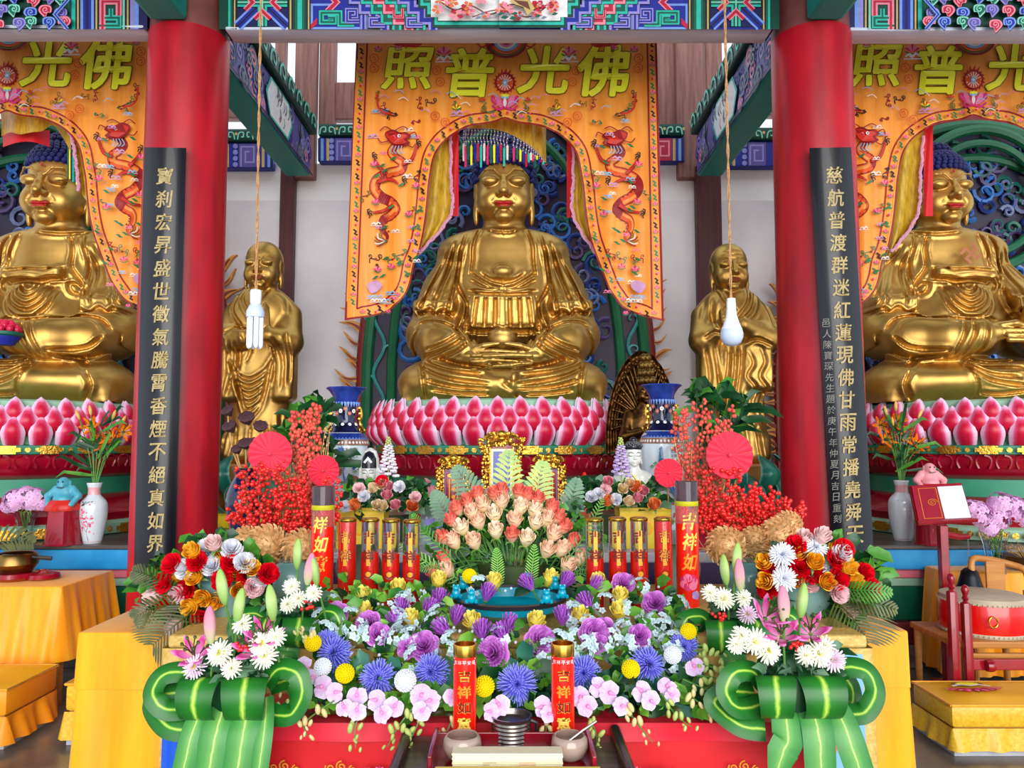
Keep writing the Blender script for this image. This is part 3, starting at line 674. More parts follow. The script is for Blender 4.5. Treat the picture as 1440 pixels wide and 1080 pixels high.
# ---------------------------------------------------------------- flame-edged backs, lotus thrones, gilded figures
BY = 6.4
def mandorla(cx, hw, ztop, label, Y=7.80, ring=None):
    """an arched back board: flames outside, green frame, dark field of painted clouds and scrolls"""
    zb = .832; t = thing('flame_backboard', (cx, Y, zb), label, 'backboard'); R = random.Random(int(abs(cx)*10)+2)
    H = ztop-zb
    def outline(k, n=40):           # k scales the width; right foot, over the top, left foot
        pts = []
        for i in range(n+1):
            a = PI*i/n; c = math.cos(a); s_ = math.sin(a)
            pts.append((hw*k*c*(1-.06*s_), zb+.35*H+(H*.65-hw*(1-k))*s_))
        lg = [(hw*k, zb+.35*H*i/14) for i in range(14)]; return lg+pts+[(-x, z) for x, z in lg[::-1]]
    b = MB(); P = outline(.99); b.prism(P, lambda x, z: (cx+x, Y, z), lambda x, z: (cx+x, Y+.06, z)); b.build('field', 'field_dark', t, smooth=False)
    b = MB()
    for k in (.97, .80):
        b.tube([(cx+x, Y-.03, z) for x, z in outline(k)], .055 if k > .9 else .05, 8)
    b.build('green_frame', 'green_frame', t)
    b = MB(); P = outline(.885)
    for sgn in (1, -1):
        q = []
        for i in range(61):
            z = zb+.1+H*.55*i/60; q.append((cx+sgn*(hw*.885+.055*math.sin(i*.42)), Y-.04, z))
        b.tube(q, .018, 6)
        for j in range(0, 60, 8):
            x, y, z = q[j]; d = 1 if math.cos(j*.42) > 0 else -1
            b.tube([(x+d*.06*math.cos(a)*(1-a/7)-d*.06, y-.005, z+.05*math.sin(a)*(1-a/7)) for a in [k*.5 for k in range(10)]], [.016*(1-k/14) for k in range(10)], 5)
    b.build('vine_scroll', 'p_teal2', t)
    # flames, each a tongue lying on the edge
    d = Draw(); P = outline(1.0, 40); L = []
    pts = smooth_line(P, 3); step = 0; acc = 0
    for i in range(2, len(pts)-2, 1):
        acc += math.dist(pts[i], pts[i-1])
        if acc < .088: continue
        acc = 0; x, z = pts[i]; tx, tz = pts[i+1][0]-pts[i-1][0], pts[i+1][1]-pts[i-1][1]; q = math.hypot(tx, tz); tx, tz = tx/q, tz/q
        nx, nz = tz, -tx
        if nx*x+nz*(z-zb-.3*H) < 0: nx, nz = -nx, -nz
        up = 1 if tz > 0 else -1; ux, uz = tx*up, tz*up
        if abs(x) < .05: ux, uz = 0, 0
        ln = R.uniform(.17, .32); w = .052
        ph = R.uniform(0, 6); q0 = [(i/10, .035*math.sin(i*.62+ph)*(i/10)**.6) for i in range(11)]
        cen = [(x-nx*.08+nx*a_*(ln+.08)+ux*(o_+a_*a_*.10), z-nz*.08+nz*a_*(ln+.08)+uz*(o_+a_*a_*.10)) for a_, o_ in q0]
        for sc, c in ((1., 'flame_gold'), (.55, 'flame_red')):
            Lp, Rp = [], []
            for i in range(11):
                t_ = (i/10); ww = w*sc*(1-t_)**.7*(1+.35*math.sin(t_*7+ph)); m_ = cen[int(i*(.82 if sc < 1 else 1))]
                Lp.append((m_[0]+tx*ww, m_[1]+tz*ww)); Rp.append((m_[0]-tx*ww, m_[1]-tz*ww))
            d.poly(Lp+Rp[::-1], c)
    b = MB()
    for vs, fs, c, l in d.items:
        ci = ('flame_red', 'flame_gold', 'flame_red2').index(c); y = Y+.02-(.016 if ci == 0 else 0)-.003*(l % 5)
        n = len(vs); b.add([(cx+u, y, v) for u, v in vs]+[(cx+u, y+.05, v) for u, v in vs], fs+[(i, n+i, n+(i+1) % n, (i+1) % n) for i in range(n)], ci)
    b.build('flame_border', ['flame_red', 'flame_gold', 'flame_red2'], t, smooth=False)
    b = MB(); b.tube([(cx+x, Y+.02, z) for x, z in outline(1.005)], .07, 8, flat=.6); b.build('red_rim', 'flame_red', t)
    # carved cloud curls over the field
    b = MB(); cols = ['cl_blue', 'cl_dblue', 'cl_grey', 'cl_green', 'cl_purple']
    for i in range(330):
        u = R.uniform(-.74, .74)*hw; z = zb+R.uniform(.15, .93)*H
        lim = .35*H+zb
        if z > lim and (u/(hw*.78))**2+((z-lim)/(H*.62))**2 > 1: continue
        ci = R.randrange(5); r = R.uniform(.06, .14); s_ = R.choice((-1, 1)); a0 = R.uniform(0, 6)
        b.tube([(cx+u+s_*r*(1-k/16)*math.cos(a0+k*.6), Y-.02-.002*k, z+r*(1-k/16)*math.sin(a0+k*.6)) for k in range(13)], [.028*(1-k/18) for k in range(13)], 5, ci)
    b.build('cloud_relief', cols, t)
    if ring:
        rz, rr = ring; b = MB()
        for k, (ra, th_) in enumerate(((1, .05), (.8, .04))):
            b.tube([(cx+rr*ra*math.cos(2*PI*i/48), Y-.14, rz+rr*ra*math.sin(2*PI*i/48)) for i in range(49)], th_, 8, cap=False)
        b.build('halo_ring', 'green_frame', t)
    return t


def petal_fn(w, h, curl=.12, thick=.05):
    """an outward-bulging pointed petal; t runs from its middle to its edge"""
    def fn(u, v):
        x = (u*2-1); prof = (math.sin(PI*min(1, .18+v*.82)**.85))**.6 if v < .999 else 0
        wd = w/2*(max(0, 1-v)**.72)*(1+.62*v) if v > .45 else w/2*(.55**.72)*1.04*(1+.5*.45)*(.80+.20*math.sin(PI/2*v/.45))
        bul = thick*(1-x*x)*math.sin(PI*(.15+.8*v))
        e = max(abs(x)**1.7*.95, ((v-.35)/.65)**3*.95 if v > .35 else 0)
        return (x*wd, -bul-curl*.35*math.sin(PI*v)+.0*v, h*v, min(1, .02+e))
    return fn
_petal = {}
def throne(cx, cy, label, src=None, cloths=False):
    if src is not None:
        t = dup(src); t.location = (cx, cy, .83); t['label'] = label; return t
    t = thing('lotus_throne', (cx, cy, .83), label, 'throne')
    n = 64
    def ringp(name, prof, mat, wob=None):
        b = MB(); b.lathe([(r, z-.83) for r, z in prof], n, (0, 0, 0), wob=wob); return b.build(name, mat, t, world=False, angle=35)
    ringp('foot_band', [(1.10, .83), (1.12, .84), (1.12, .92), (1.09, .94)], 'green_pale')
    ringp('foot_petal_ring', [(1.09, .94), (1.10, 1.0), (1.04, 1.07), (.93, 1.13), (.9, 1.14)], 'lotus_red', wob=lambda a, k: 1+(.02*abs(math.sin(a*16)) if k in (1, 2) else 0))
    ringp('drum', [(.90, 1.12), (.90, 1.29)], 'green_drum')
    bowl = ringp('bowl', [(.90, 1.27), (.97, 1.31), (1.03, 1.38), (1.045, 1.43), (1.03, 1.46)], 'lotus_red')
    b = MB()
    for i in range(26):
        a = PI+PI*(i+.5)/26
        for rr, zz, sc in ((1.035, 1.40, 1),):
            c = Vector((rr*math.cos(a), rr*math.sin(a), zz-.83)); tg = Vector((-math.sin(a), math.cos(a), 0))
            for s in (-1, 1):
                b.tube([tuple(c+tg*(s*(.004+.045*math.sin(k*.35))+0)+Vector((0, 0, .055-.026*k*.5+.02*math.sin(k*.5)))+Vector((math.cos(a), math.sin(a), 0))*(.012-.007*k*.4)) for k in range(8)], .010, 5)
    b.build('petal_moulding', 'lotus_red', bowl, world=False)
    bd = ringp('gilded_band', [(1.03, 1.455), (1.055, 1.465), (1.055, 1.525), (1.03, 1.535)], 'green_drum')
    def cyl(r, z0):
        return lambda u, v, l: (r*math.cos(u)+math.cos(u)*(.003+l), r*math.sin(u)+math.sin(u)*(.003+l), z0+v-.83)
    for nm, r, z0, h, par in (('gilt_pattern', 1.055, 1.495, .030, bd), ('foot_pattern', 1.12, .885, .036, t)):
        d = Draw(); m = 13
        for i in range(m):
            a0 = PI+PI*i/m; w = PI/m
            P = [(a0+w*.12, 0), (a0+w*.2, -h), (a0+w*.62, -h), (a0+w*.7, 0), (a0+w*.62, h), (a0+w*.2, h)]
            for k in range(6):
                x0 = a0+w*(.05+.66*k/6); x1 = a0+w*(.05+.66*(k+1)/6); d.rect(x0, -h*(.5 if k in (0, 5) else 1), x1, h*(.5 if k in (0, 5) else 1), 'gold_leaf')
            d.disc(a0+w*.87, 0, h*.6/r, 'gold_leaf', 10, ry=h*.6); d.disc(a0+w*.87, 0, h*.3/r, 'gold_paint', 8, ry=h*.3)
        d.build(nm, par, cyl(r, z0), step=.001, world=False)
    ringp('seat_pad', [(.98, 1.50), (1.0, 1.8), (.99, 1.86), (.95, 1.875)], 'green_pale')
    bm = MB(); f = petal_fn(.19, .228, .14, .036); bm.grid(f, 8, 10); f2 = petal_fn(.19, .228, .14, .012)
    bm.grid(lambda u, v: (f2(1-u, v)[0], f2(1-u, v)[1]+.022, f2(1-u, v)[2], 1.), 8, 10)
    proto = bm.build('petal', 'lotus_petal', t, world=False); first = True
    for row, (r, z0, tilt) in enumerate(((1.035, 1.53, .12), (1.02, 1.60, .10), (1.0, 1.665, .08))):
        for i in range(29):
            a = -PI/2+(i-14+(.5 if row == 1 else 0))*2*PI/39
            o = proto if first else proto.copy()
            if not first: COL.objects.link(o); o.parent = t
            first = False
            o.location = (r*math.cos(a), r*math.sin(a), z0-.83); o.rotation_euler = Euler((tilt, 0, a+PI/2))
    return t
TH0 = throne(W(703, 600, 6.6).x, 6.6, 'pink petalled lotus throne under the central golden seated figure')
throne(W(38, 600, 6.6).x, 6.6, 'pink petalled lotus throne behind the painted blossom vase of orange lilies', TH0)
throne(W(1380, 600, 6.6).x, 6.6, 'pink petalled lotus throne behind the red book stand', TH0)

# ---- gilded seated and standing figures
def head(s, c, w, k=.10, big=1., smile=0.):
    c = Vector(c); V = lambda x, y, z: tuple(c+Vector((x, y, z))*w); R = lambda *r: [q*w for q in r]; E = lambda p, r, kk=.1, **q: s.ell(V(*p), R(*r), kk*w, **q)
    E((0, .18, .40), (1.0, 1.08, 1.05)); E((0, -.02, -.36), (.94, .98, 1.06), .2)
    for q in (-1, 1):
        E((q*.46, -.58, -.58), (.42, .42, .46), .25)
        E((q*.47, -1.10, .07), (.34, .07, .15), .12, cut=True)
        E((q*.47, -.87, .05), (.30, .20, .19), .05)
        s.chain([V(q*.13, -1.03, .20), V(q*.34, -1.02, .41), V(q*.62, -.93, .42), V(q*.88, -.70, .22)], R(.035, .038, .034, .025), .06*w)
        s.chain([V(q*.20, -1.06, -.04), V(q*.46, -1.08, -.09), V(q*.74, -.94, -.02)], R(.022, .026, .02), .02*w, cut=True)
        s.chain([V(q*.22, -1.02, .17), V(q*.47, -1.02, .21), V(q*.72, -.90, .14)], R(.014, .018, .012), .02*w, cut=True)
        E((q*.15, -1.06, -.45), (.12, .14, .10), .06)
        s.chain([V(q*.30, -1.05, -.48), V(q*.44, -.98, -.66)], R(.02, .015), .05*w, cut=True)
        E((q*.15, -1.0, -.755), (.17, .11, .06), .05)
        s.chain([V(q*.28, -1.02, -.81+smile*.5), V(q*.36, -.97, -.78+smile)], R(.028, .02), .03*w, cut=True)
        E((q*.97, .12, -.02), (.12, .28, .46), .06); E((q*.98, .05, -.78), (.11, .16, .48), .06)
        E((q*1.07, -.02, -.05), (.06, .14, .26), .04, cut=True)
    s.chain([V(0, -1.0, .18), V(0, -1.14, -.12), V(0, -1.26, -.40)], R(.08, .10, .15), .10*w)
    E((0, -1.03, -.885), (.25, .12, .075), .05)
    s.chain([V(-.34, -1.02, -.81+smile*.5), V(0, -1.14, -.825), V(.34, -1.02, -.81+smile*.5)], R(.018, .022, .018), .02*w, cut=True)
    E((0, -1.06, -1.02), (.2, .08, .05), .06, cut=True); E((0, -.80, -1.16), (.32, .25, .22), .15)
    s.cap(V(0, .15, -1.0), V(0, .25, -2.0), .70*w, .85*w, .12*w)
def lips(c, w, parent, off):
    b = MB(); c = Vector(c)
    for p, r in (((-.12, -1.035, -.762), (.20, .10, .06)), ((.12, -1.035, -.762), (.20, .10, .06)), ((0, -1.055, -.868), (.24, .105, .07))):
        b.ell(c+Vector(p)*w-Vector(off), [q*w for q in r], 14, 8)
    return b.build('lips', 'lip_red', parent, world=False)
def curls(c, w, parent, off, top=True):
    """tight snail-shell curls covering the skull, and the raised crown of the head"""
    b = MB(); c = Vector(c)-Vector(off); R = random.Random(2)
    b.ell(c+Vector((0, .22, .55))*w, (1.06*w, 1.08*w, 1.08*w), 28, 16)
    b.ell(c+Vector((0, .22, 1.45))*w, (.55*w, .55*w, .5*w), 20, 12)
    for j in range(14):
        t = -.22+1.75*j/13; n = max(1, int(34*math.cos(max(-.2, t*.92)))) 
        for i in range(n):
            a = 2*PI*(i+.5*(j % 2))/n; v = Vector((math.cos(t)*math.cos(a)*1.08, .22+math.cos(t)*math.sin(a)*1.1, .55+math.sin(t)*1.1))
            lo = .72 if v.y < -.3 else (.30 if v.y < .35 else -.5)
            if v.z < lo: continue
            b.ell(c+v*w, (.105*w, .105*w, .10*w), 7, 5)
    for j in range(5):
        t = .1+1.3*j/4; n = max(1, int(18*math.cos(t)))
        for i in range(n):
            a = 2*PI*(i+.5*(j % 2))/n; b.ell(c+Vector((math.cos(t)*math.cos(a)*.56, .22+math.cos(t)*math.sin(a)*.56, 1.45+math.sin(t)*.52))*w, (.1*w, .1*w, .1*w), 7, 5)
    return b.build('curled_hair', 'hair_blue', parent, world=False, angle=0)

def seated(kind, name, label, cx_px, mirror=False):
    s_ = S(BY); c0 = 707 if kind == 'c' else 1355
    X = lambda px: (px-c0)*s_; Z = lambda py: W(720, py, BY).z; z0 = 1.87
    root = thing(name, (W(cx_px, 500, BY).x, 6.7, z0), label, 'statue')
    g = SDF((-1.02, 5.78, z0+.003), (1.02, 7.25, Z(170)), .0088)
    E = lambda px, py, y, rx, ry, rz, k=.06, **q: g.ell((X(px), y, Z(py)), (rx*s_, ry, rz*s_), k, **q)
    c = c0
    # torso, shoulders, sleeves (both kinds)
    E(c, 400, 6.82, 88, .40, 100); E(c, 344, 6.82, 94, .32, 34, .10); E(c-60, 340, 6.80, 38, .26, 27, .08); E(c+60, 340, 6.80, 38, .26, 27, .08); E(c, 328, 6.76, 62, .24, 20, .10); E(c, 455, 6.74, 92, .42, 55, .10)
    for q in (-1, 1):
        g.chain([(X(c+q*66), 6.84, Z(350)), (X(c+q*84), 6.76, Z(400)), (X(c+q*100), 6.66, Z(462))], [30*s_, 36*s_, 40*s_], .06)
        E(c+q*92, 418, 6.62, 30, .20, 30, .08)
        # legs folded: knees out to the sides, shins crossing in front
        E(c+q*92, 541, 6.42, 56, .40, 36, .05); E(c+q*52, 540, 6.30, 70, .36, 31, .06)
    E(c, 545, 6.34, 110, .36, 27, .05); E(c, 524, 6.54, 118, .24, 24, .06); g.rbox((X(c), 6.62, Z(560)), (138*s_, .48, 14*s_), .06, .06)
    fl = []; A = .019
    if kind == 'c':
        for q in (-1, 1):
            g.chain([(X(c+q*104), 6.52, Z(470)), (X(c+q*84), 6.24, Z(486)), (X(c+q*48), 6.06, Z(503))], [36*s_, 30*s_, 19*s_], .05)
            # the hem of the outer sleeve overhanging the forearm
            g.rbox((X(c+q*98), 6.54, Z(431)), (30*s_, .17, 10*s_), .04, .04)
            # hands: palm, four fingers and a thumb each
            hx = lambda d: X(c+q*d)
            g.ell((hx(40), 5.99, Z(509)), (16*s_, .07, 8*s_), .02)
            for j, (yy, zz, ln) in enumerate(((5.93, 503, -22), (5.90, 509, -27), (5.91, 515, -22), (5.94, 521, -12))):
                if q > 0: zz += 1; yy -= .05 if j % 2 else -.03
                g.chain([(hx(38), yy+.02, Z(zz)), (hx(12), yy-.012, Z(zz)), (hx(ln*.9), yy+.012, Z(zz+1))], [3.3*s_, 3.2*s_, 2.3*s_], .003)
            g.chain([(hx(42), 5.97, Z(502)), (hx(24), 5.93, Z(496)), (hx(5), 5.93, Z(493))], [4.6*s_, 3.8*s_, 2.8*s_], .006)
        g.rbox((X(c), 6.36, Z(440)), (45*s_, .13, 26*s_), .06, .02); E(c, 482, 6.20, 21, .13, 20, .02)
        E(c, 381, 6.42, 14, .06, 10, .03)
        Lq = [[(672, 316), (664, 340), (663, 360), (660, 384)], [(652, 322), (644, 360), (641, 395), (654, 422), (657, 452)], [(637, 334), (628, 370), (618, 405), (608, 438)], [(645, 342), (640, 380), (634, 410), (629, 440)], [(626, 345), (612, 380), (598, 415), (588, 436)], [(617, 362), (605, 395), (594, 425)], [(632, 350), (620, 392), (606, 430)],
              [(582, 435), (592, 441), (604, 436), (612, 444), (622, 437), (634, 443)], [(586, 462), (600, 456), (622, 459), (640, 467), (653, 482), (658, 494)], [(588, 468), (581, 488), (590, 508)], [(656, 484), (642, 494), (622, 502), (602, 507)], [(662, 491), (648, 502), (625, 510)], [(648, 478), (630, 490), (606, 498)],
              [(598, 521), (620, 533), (650, 541), (690, 545)], [(604, 515), (640, 528), (680, 533)], [(612, 552), (650, 557), (692, 558)], [(605, 563), (602, 535), (598, 516)], [(606, 540), (645, 550), (690, 552)], [(620, 508), (655, 520), (690, 524)],
              [(661, 381), (672, 390), (690, 401), (707, 405)], [(662, 391), (680, 402), (707, 409)], [(676, 383), (690, 392), (707, 396)], [(659, 406), (680, 409), (707, 410)], [(659, 416), (680, 418), (707, 419)],
              [(672, 421), (669, 440), (667, 462)], [(684, 421), (683, 440), (682, 463)], [(697, 422), (697, 440), (696, 464)], [(658, 420), (655, 445), (656, 464)], [(656, 466), (680, 469), (707, 468)], [(655, 440), (648, 460), (644, 472)], [(688, 318), (697, 321), (707, 322)], [(668, 470), (664, 482), (668, 494)]]
        for P in Lq:
            fl.append(([(X(x), Z(y)) for x, y in P], A, 2.0*s_)); fl.append(([(X(1414-x), Z(y+.6)) for x, y in P], A, 2.0*s_))
        fl.append(([(X(707), Z(543)), (X(724), Z(556)), (X(738), Z(566))], A, 3*s_)); fl.append(([(X(724), Z(534)), (X(722), Z(548)), (X(735), Z(548)), (X(760), Z(544))], A, 3*s_))
        hw = 42.5; hc = (X(708), 6.70, Z(252))
    else:
        q = -1
        g.chain([(X(1250), 6.56, Z(462)), (X(1262), 6.30, Z(480)), (X(1300), 6.14, Z(482)), (X(1334), 6.06, Z(480))], [36*s_, 33*s_, 29*s_, 23*s_], .05)
        g.chain([(X(1334), 6.07, Z(480)), (X(1352), 6.02, Z(477)), (X(1372), 5.99, Z(478))], [13*s_, 12*s_, 6*s_], .02)
        for j, (yy, zz, ln) in enumerate(((5.90, 489, 1404), (5.91, 482.5, 1420), (5.93, 476, 1418), (5.97, 470, 1406))):
            g.chain([(X(1362), yy+.03, Z(zz-1)), (X(1385), yy, Z(zz)), (X(ln), yy+.02, Z(zz-1))], [3.6*s_, 3.3*s_, 2.4*s_], .003)
        g.chain([(X(1356), 6.0, Z(468)), (X(1374), 5.95, Z(466)), (X(1388), 5.95, Z(470))], [5*s_, 4.6*s_, 3.6*s_], .012)
        g.chain([(X(1462), 6.52, Z(466)), (X(1440), 6.24, Z(470)), (X(1425), 6.05, Z(420))], [36*s_, 28*s_, 18*s_], .05)
        for qq in (-1, 1): g.rbox((X(c+qq*98), 6.54, Z(428)), (30*s_, .17, 12*s_), .04, .04)
        E(1355, 384, 6.42, 12, .06, 10, .03); E(1355, 430, 6.46, 40, .14, 34, .05); g.rbox((X(1355), 6.44, Z(384)), (42*s_, .09, 8*s_), .03, .03)
        Lq = [[(1318, 322), (1310, 345), (1310, 370), (1296, 392), (1294, 402)], [(1300, 326), (1291, 360), (1290, 390)], [(1282, 338), (1262, 375), (1246, 405), (1240, 428)], [(1290, 345), (1276, 385), (1268, 430)], [(1272, 352), (1248, 390), (1228, 432)], [(1288, 400), (1287, 420), (1285, 434)],
              [(1222, 440), (1236, 434), (1244, 440), (1256, 433), (1268, 441), (1285, 434)], [(1228, 470), (1240, 454), (1262, 449), (1285, 453), (1312, 458), (1335, 460)], [(1224, 470), (1230, 492), (1248, 506), (1278, 508)], [(1232, 478), (1248, 494), (1290, 500)], [(1312, 460), (1306, 480), (1296, 506)], [(1322, 462), (1318, 482), (1308, 508)], [(1336, 458), (1334, 480), (1330, 504)],
              [(1316, 374), (1335, 380), (1360, 379), (1392, 382)], [(1314, 390), (1330, 392), (1345, 396), (1365, 394), (1396, 398)], [(1296, 404), (1302, 396), (1310, 398), (1306, 408), (1298, 410)], [(1390, 398), (1400, 392), (1408, 398), (1402, 406)],
              [(1326, 400), (1332, 425), (1352, 438), (1376, 428), (1386, 402)], [(1330, 400), (1338, 420), (1353, 430), (1372, 421), (1380, 402)], [(1335, 398), (1342, 414), (1354, 421), (1368, 414), (1375, 402)], [(1342, 398), (1348, 409), (1356, 413), (1364, 408), (1368, 400)], [(1322, 408), (1328, 434), (1350, 450), (1380, 440), (1396, 412)],
              [(1322, 452), (1352, 448), (1392, 452)], [(1392, 322), (1398, 345), (1408, 370), (1420, 388)], [(1406, 322), (1416, 350), (1424, 380)], [(1245, 520), (1262, 508), (1290, 506)], [(1244, 526), (1236, 545), (1246, 565)], [(1310, 518), (1320, 540), (1326, 562)], [(1316, 516), (1340, 530), (1380, 536)], [(1312, 524), (1340, 540), (1385, 548)], [(1322, 512), (1350, 520), (1395, 524)], [(1326, 556), (1360, 558), (1400, 552)], [(1355, 505), (1380, 512), (1420, 508)], [(1300, 318), (1330, 324), (1362, 322)]]
        for P in Lq: fl.append(([(X(x), Z(y)) for x, y in P], A, 2.1*s_))
        for P in Lq[:7]: fl.append(([(X(2710-x), Z(y)) for x, y in P], A, 2.1*s_))
        hw = 45 if mirror else 39.5; hc = (X(1352), 6.70, Z(251 if mirror else 256))
    head(g, hc, hw*s_)
    g.folds(fl, 6.75)
    off = (0, 6.7, z0)
    g.mesh('gilded_body', 'gold', root, off, mirror)
    mx = Vector((-hc[0] if mirror else hc[0], hc[1], hc[2]))
    lips(mx, hw*s_, root, off); curls(mx, hw*s_, root, off)
    b = MB(); b.ell(mx+Vector((0, -1.02, .50))*hw*s_-Vector(off), (.05*hw*s_, .03*hw*s_, .05*hw*s_)); b.build('forehead_dot', 'lip_red', root, world=False)
    return root, mx, hw*s_
B0 = seated('c', 'seated_buddha', 'golden seated figure with both hands in its lap, on the central throne', 707)
B1 = seated('s', 'seated_buddha', 'golden seated figure wearing a red and yellow hood and holding a small lotus', 40, True)
B2 = seated('s', 'seated_buddha', 'golden seated figure with bare blue curls and a red mark on its chest', 1362)
M('chest_red', (176, 104, 66), .5, var=.1)
d = Draw(); d.T = lambda u, v: ((u-v)*.66, (u+v)*.66)
for P in ([(11, -11), (11, 0), (-11, 0), (-11, 11)], [(-11, -11), (0, -11), (0, 11), (11, 11)]): d.line(P, 4.4, 'chest_red')
o = d.build('chest_mark', B2[0], lambda u, v, l: Vector(W(1365, 357, 6.372))+Vector((u*.0058, -.012-l+.0006*abs(u), -v*.0058)))

mandorla(W(712, 400, 7.72).x, 1.46, W(712, 140, 7.72).z, 'flame edged painted backboard behind the central golden figure')
mandorla(W(34, 400, 7.72).x, 2.06, W(712, 165, 7.72).z, 'flame edged painted backboard behind the hooded golden figure', ring=(W(0, 255, 7.3).z, .75))
mandorla(W(1384, 400, 7.72).x, 2.06, W(712, 165, 7.72).z, 'flame edged painted backboard behind the golden figure with the chest mark', ring=(W(0, 262, 7.3).z, .72))

def monk(kind, label, cpx):
    Y0 = 6.95; s_ = S(Y0-.15); Z = lambda py: W(720, py, Y0-.15).z; c = 358 if kind == 'l' else 1036; X = lambda px: (px-c)*s_
    z0 = Z(652); root = thing('standing_monk_statue', (W(cpx, 500, Y0-.15).x, Y0, z0), label, 'statue')
    g = SDF((-.52, Y0-.48, z0-.01), (.52, Y0+.36, Z(338)), .0105)
    E = lambda px, py, y, rx, ry, rz, k=.05, **q: g.ell((X(px), Y0+y, Z(py)), (rx*s_, ry, rz*s_), k, **q)
    E(c, 440, 0, 46, .22, 44); E(c, 426, .02, 44, .16, 15, .06); E(c, 520, 0, 46, .22, 70, .1); E(c, 590, 0, 46, .22, 66, .1); g.rbox((X(c), Y0, Z(630)), (46*s_, .22, 24*s_), .10, .08)
    fl = []; A = .016
    def F_(P, a=1.): fl.append(([(X(x), Z(y)) for x, y in P], A*a, 2.2*s_))
    if kind == 'l':
        g.chain([(X(320), Y0, Z(440)), (X(318), Y0-.12, Z(478)), (X(350), Y0-.28, Z(478))], [18*s_, 20*s_, 13*s_], .04); g.chain([(X(397), Y0, Z(440)), (X(402), Y0-.12, Z(480)), (X(382), Y0-.28, Z(474))], [18*s_, 20*s_, 12*s_], .04)
        g.rbox((X(322), Y0-.10, Z(520)), (16*s_, .12, 44*s_), .05, .04); g.rbox((X(398), Y0-.10, Z(520)), (14*s_, .12, 44*s_), .05, .04)
        for j in range(4): g.chain([(X(374+j*2.6), Y0-.32+.012*j, Z(470)), (X(375+j*2.2), Y0-.345+.012*j, Z(448)), (X(376+j*1.6), Y0-.33+.012*j, Z(430+abs(j-1)*3))], [3.0*s_, 2.8*s_, 1.9*s_], .004)
        g.chain([(X(372), Y0-.31, Z(468)), (X(368), Y0-.33, Z(455)), (X(371), Y0-.34, Z(444))], [3.2*s_, 2.9*s_, 2.2*s_], .006); E(378, 470, -.29, 8, .04, 12, .02)
        hc = (X(361), Y0-.06, Z(372)); hw = 26
        for k in range(6): F_([(322+k*3, 500+k*9), (336+k*2, 526+k*10), (354, 534+k*11), (374-k, 522+k*10), (386-k*2, 500+k*9)])
        for P in ([(345, 402), (338, 420), (352, 445), (362, 462)], [(372, 404), (366, 420), (356, 438)], [(330, 412), (322, 436), (340, 462)], [(318, 470), (330, 463), (350, 466)], [(316, 480), (318, 520), (312, 560)], [(326, 484), (330, 520), (322, 556)], [(336, 486), (338, 510), (334, 530)], [(350, 474), (354, 490), (348, 510)], [(390, 480), (400, 510), (398, 550)], [(382, 486), (388, 510), (386, 540)], [(404, 470), (408, 500), (408, 540)], [(316, 580), (320, 610), (314, 645)], [(335, 600), (336, 625), (330, 648)], [(356, 600), (356, 625), (358, 648)], [(376, 596), (380, 620), (384, 648)], [(394, 580), (396, 615), (402, 645)], [(384, 410), (396, 420), (402, 440)]): F_(P)
    else:
        g.chain([(X(996), Y0, Z(442)), (X(990), Y0-.12, Z(478)), (X(1014), Y0-.26, Z(462))], [18*s_, 19*s_, 11*s_], .04); g.chain([(X(1076), Y0, Z(442)), (X(1080), Y0-.14, Z(476)), (X(1040), Y0-.28, Z(460))], [20*s_, 19*s_, 11*s_], .04)
        g.rbox((X(996), Y0-.10, Z(520)), (14*s_, .11, 44*s_), .05, .04); g.rbox((X(1064), Y0-.12, Z(510)), (20*s_, .12, 40*s_), .05, .04)
        E(1016, 452, -.30, 9, .05, 10, .02)
        for j in range(4): g.chain([(X(1008), Y0-.31-.004*j, Z(444+j*5)), (X(1016), Y0-.36, Z(443+j*5)), (X(1023), Y0-.34, Z(446+j*5))], [2.8*s_, 2.9*s_, 2.4*s_], .004)
        g.chain([(X(1010), Y0-.31, Z(442)), (X(1015), Y0-.35, Z(436)), (X(1020), Y0-.35, Z(438))], [3*s_, 2.8*s_, 2.2*s_], .006)
        hc = (X(1032), Y0-.06, Z(375)); hw = 26
        for P in ([(1014, 404), (1020, 425), (1034, 440)], [(1058, 402), (1052, 425), (1040, 442), (1030, 452)], [(1066, 408), (1058, 435), (1046, 448)], [(988, 478), (1000, 470), (1012, 474)], [(1082, 488), (1060, 480), (1046, 486)], [(990, 490), (996, 530), (990, 570)], [(1002, 486), (1008, 530), (1014, 580), (1010, 640)], [(1024, 488), (1020, 530), (1012, 580)], [(1032, 488), (1030, 530), (1018, 590), (1020, 640)], [(1042, 490), (1036, 540), (1026, 600)], [(1050, 496), (1056, 512), (1048, 530), (1058, 546), (1050, 566), (1060, 580)], [(1066, 490), (1072, 510), (1064, 530), (1074, 548), (1066, 570), (1074, 596)], [(1084, 490), (1086, 530), (1080, 570), (1086, 620)], [(1036, 590), (1040, 620), (1034, 646)], [(1060, 600), (1062, 625), (1066, 646)], [(1000, 410), (992, 430), (986, 450)], [(1078, 416), (1086, 440), (1088, 460)], [(1005, 420), (1002, 445), (1006, 468)]): F_(P)
    head(g, hc, hw*s_, smile=.06 if kind == 'r' else 0)
    if kind == 'r':
        sg = hw*s_; C = Vector(hc)
        for zz in (.55, .75): fl.append(([(C.x-.5*sg, C.z+zz*sg), (C.x, C.z+(zz+.06)*sg), (C.x+.5*sg, C.z+zz*sg)], .008, .05*sg))
    g.folds(fl, Y0-.02); g.mesh('gilded_body', 'gold', root, (0, Y0, z0))
    lips(hc, hw*s_, root, (0, Y0, z0)).data.materials[0] = mm('lip_soft')
    return root, z0
M('lip_soft', (150, 70, 36), .4)
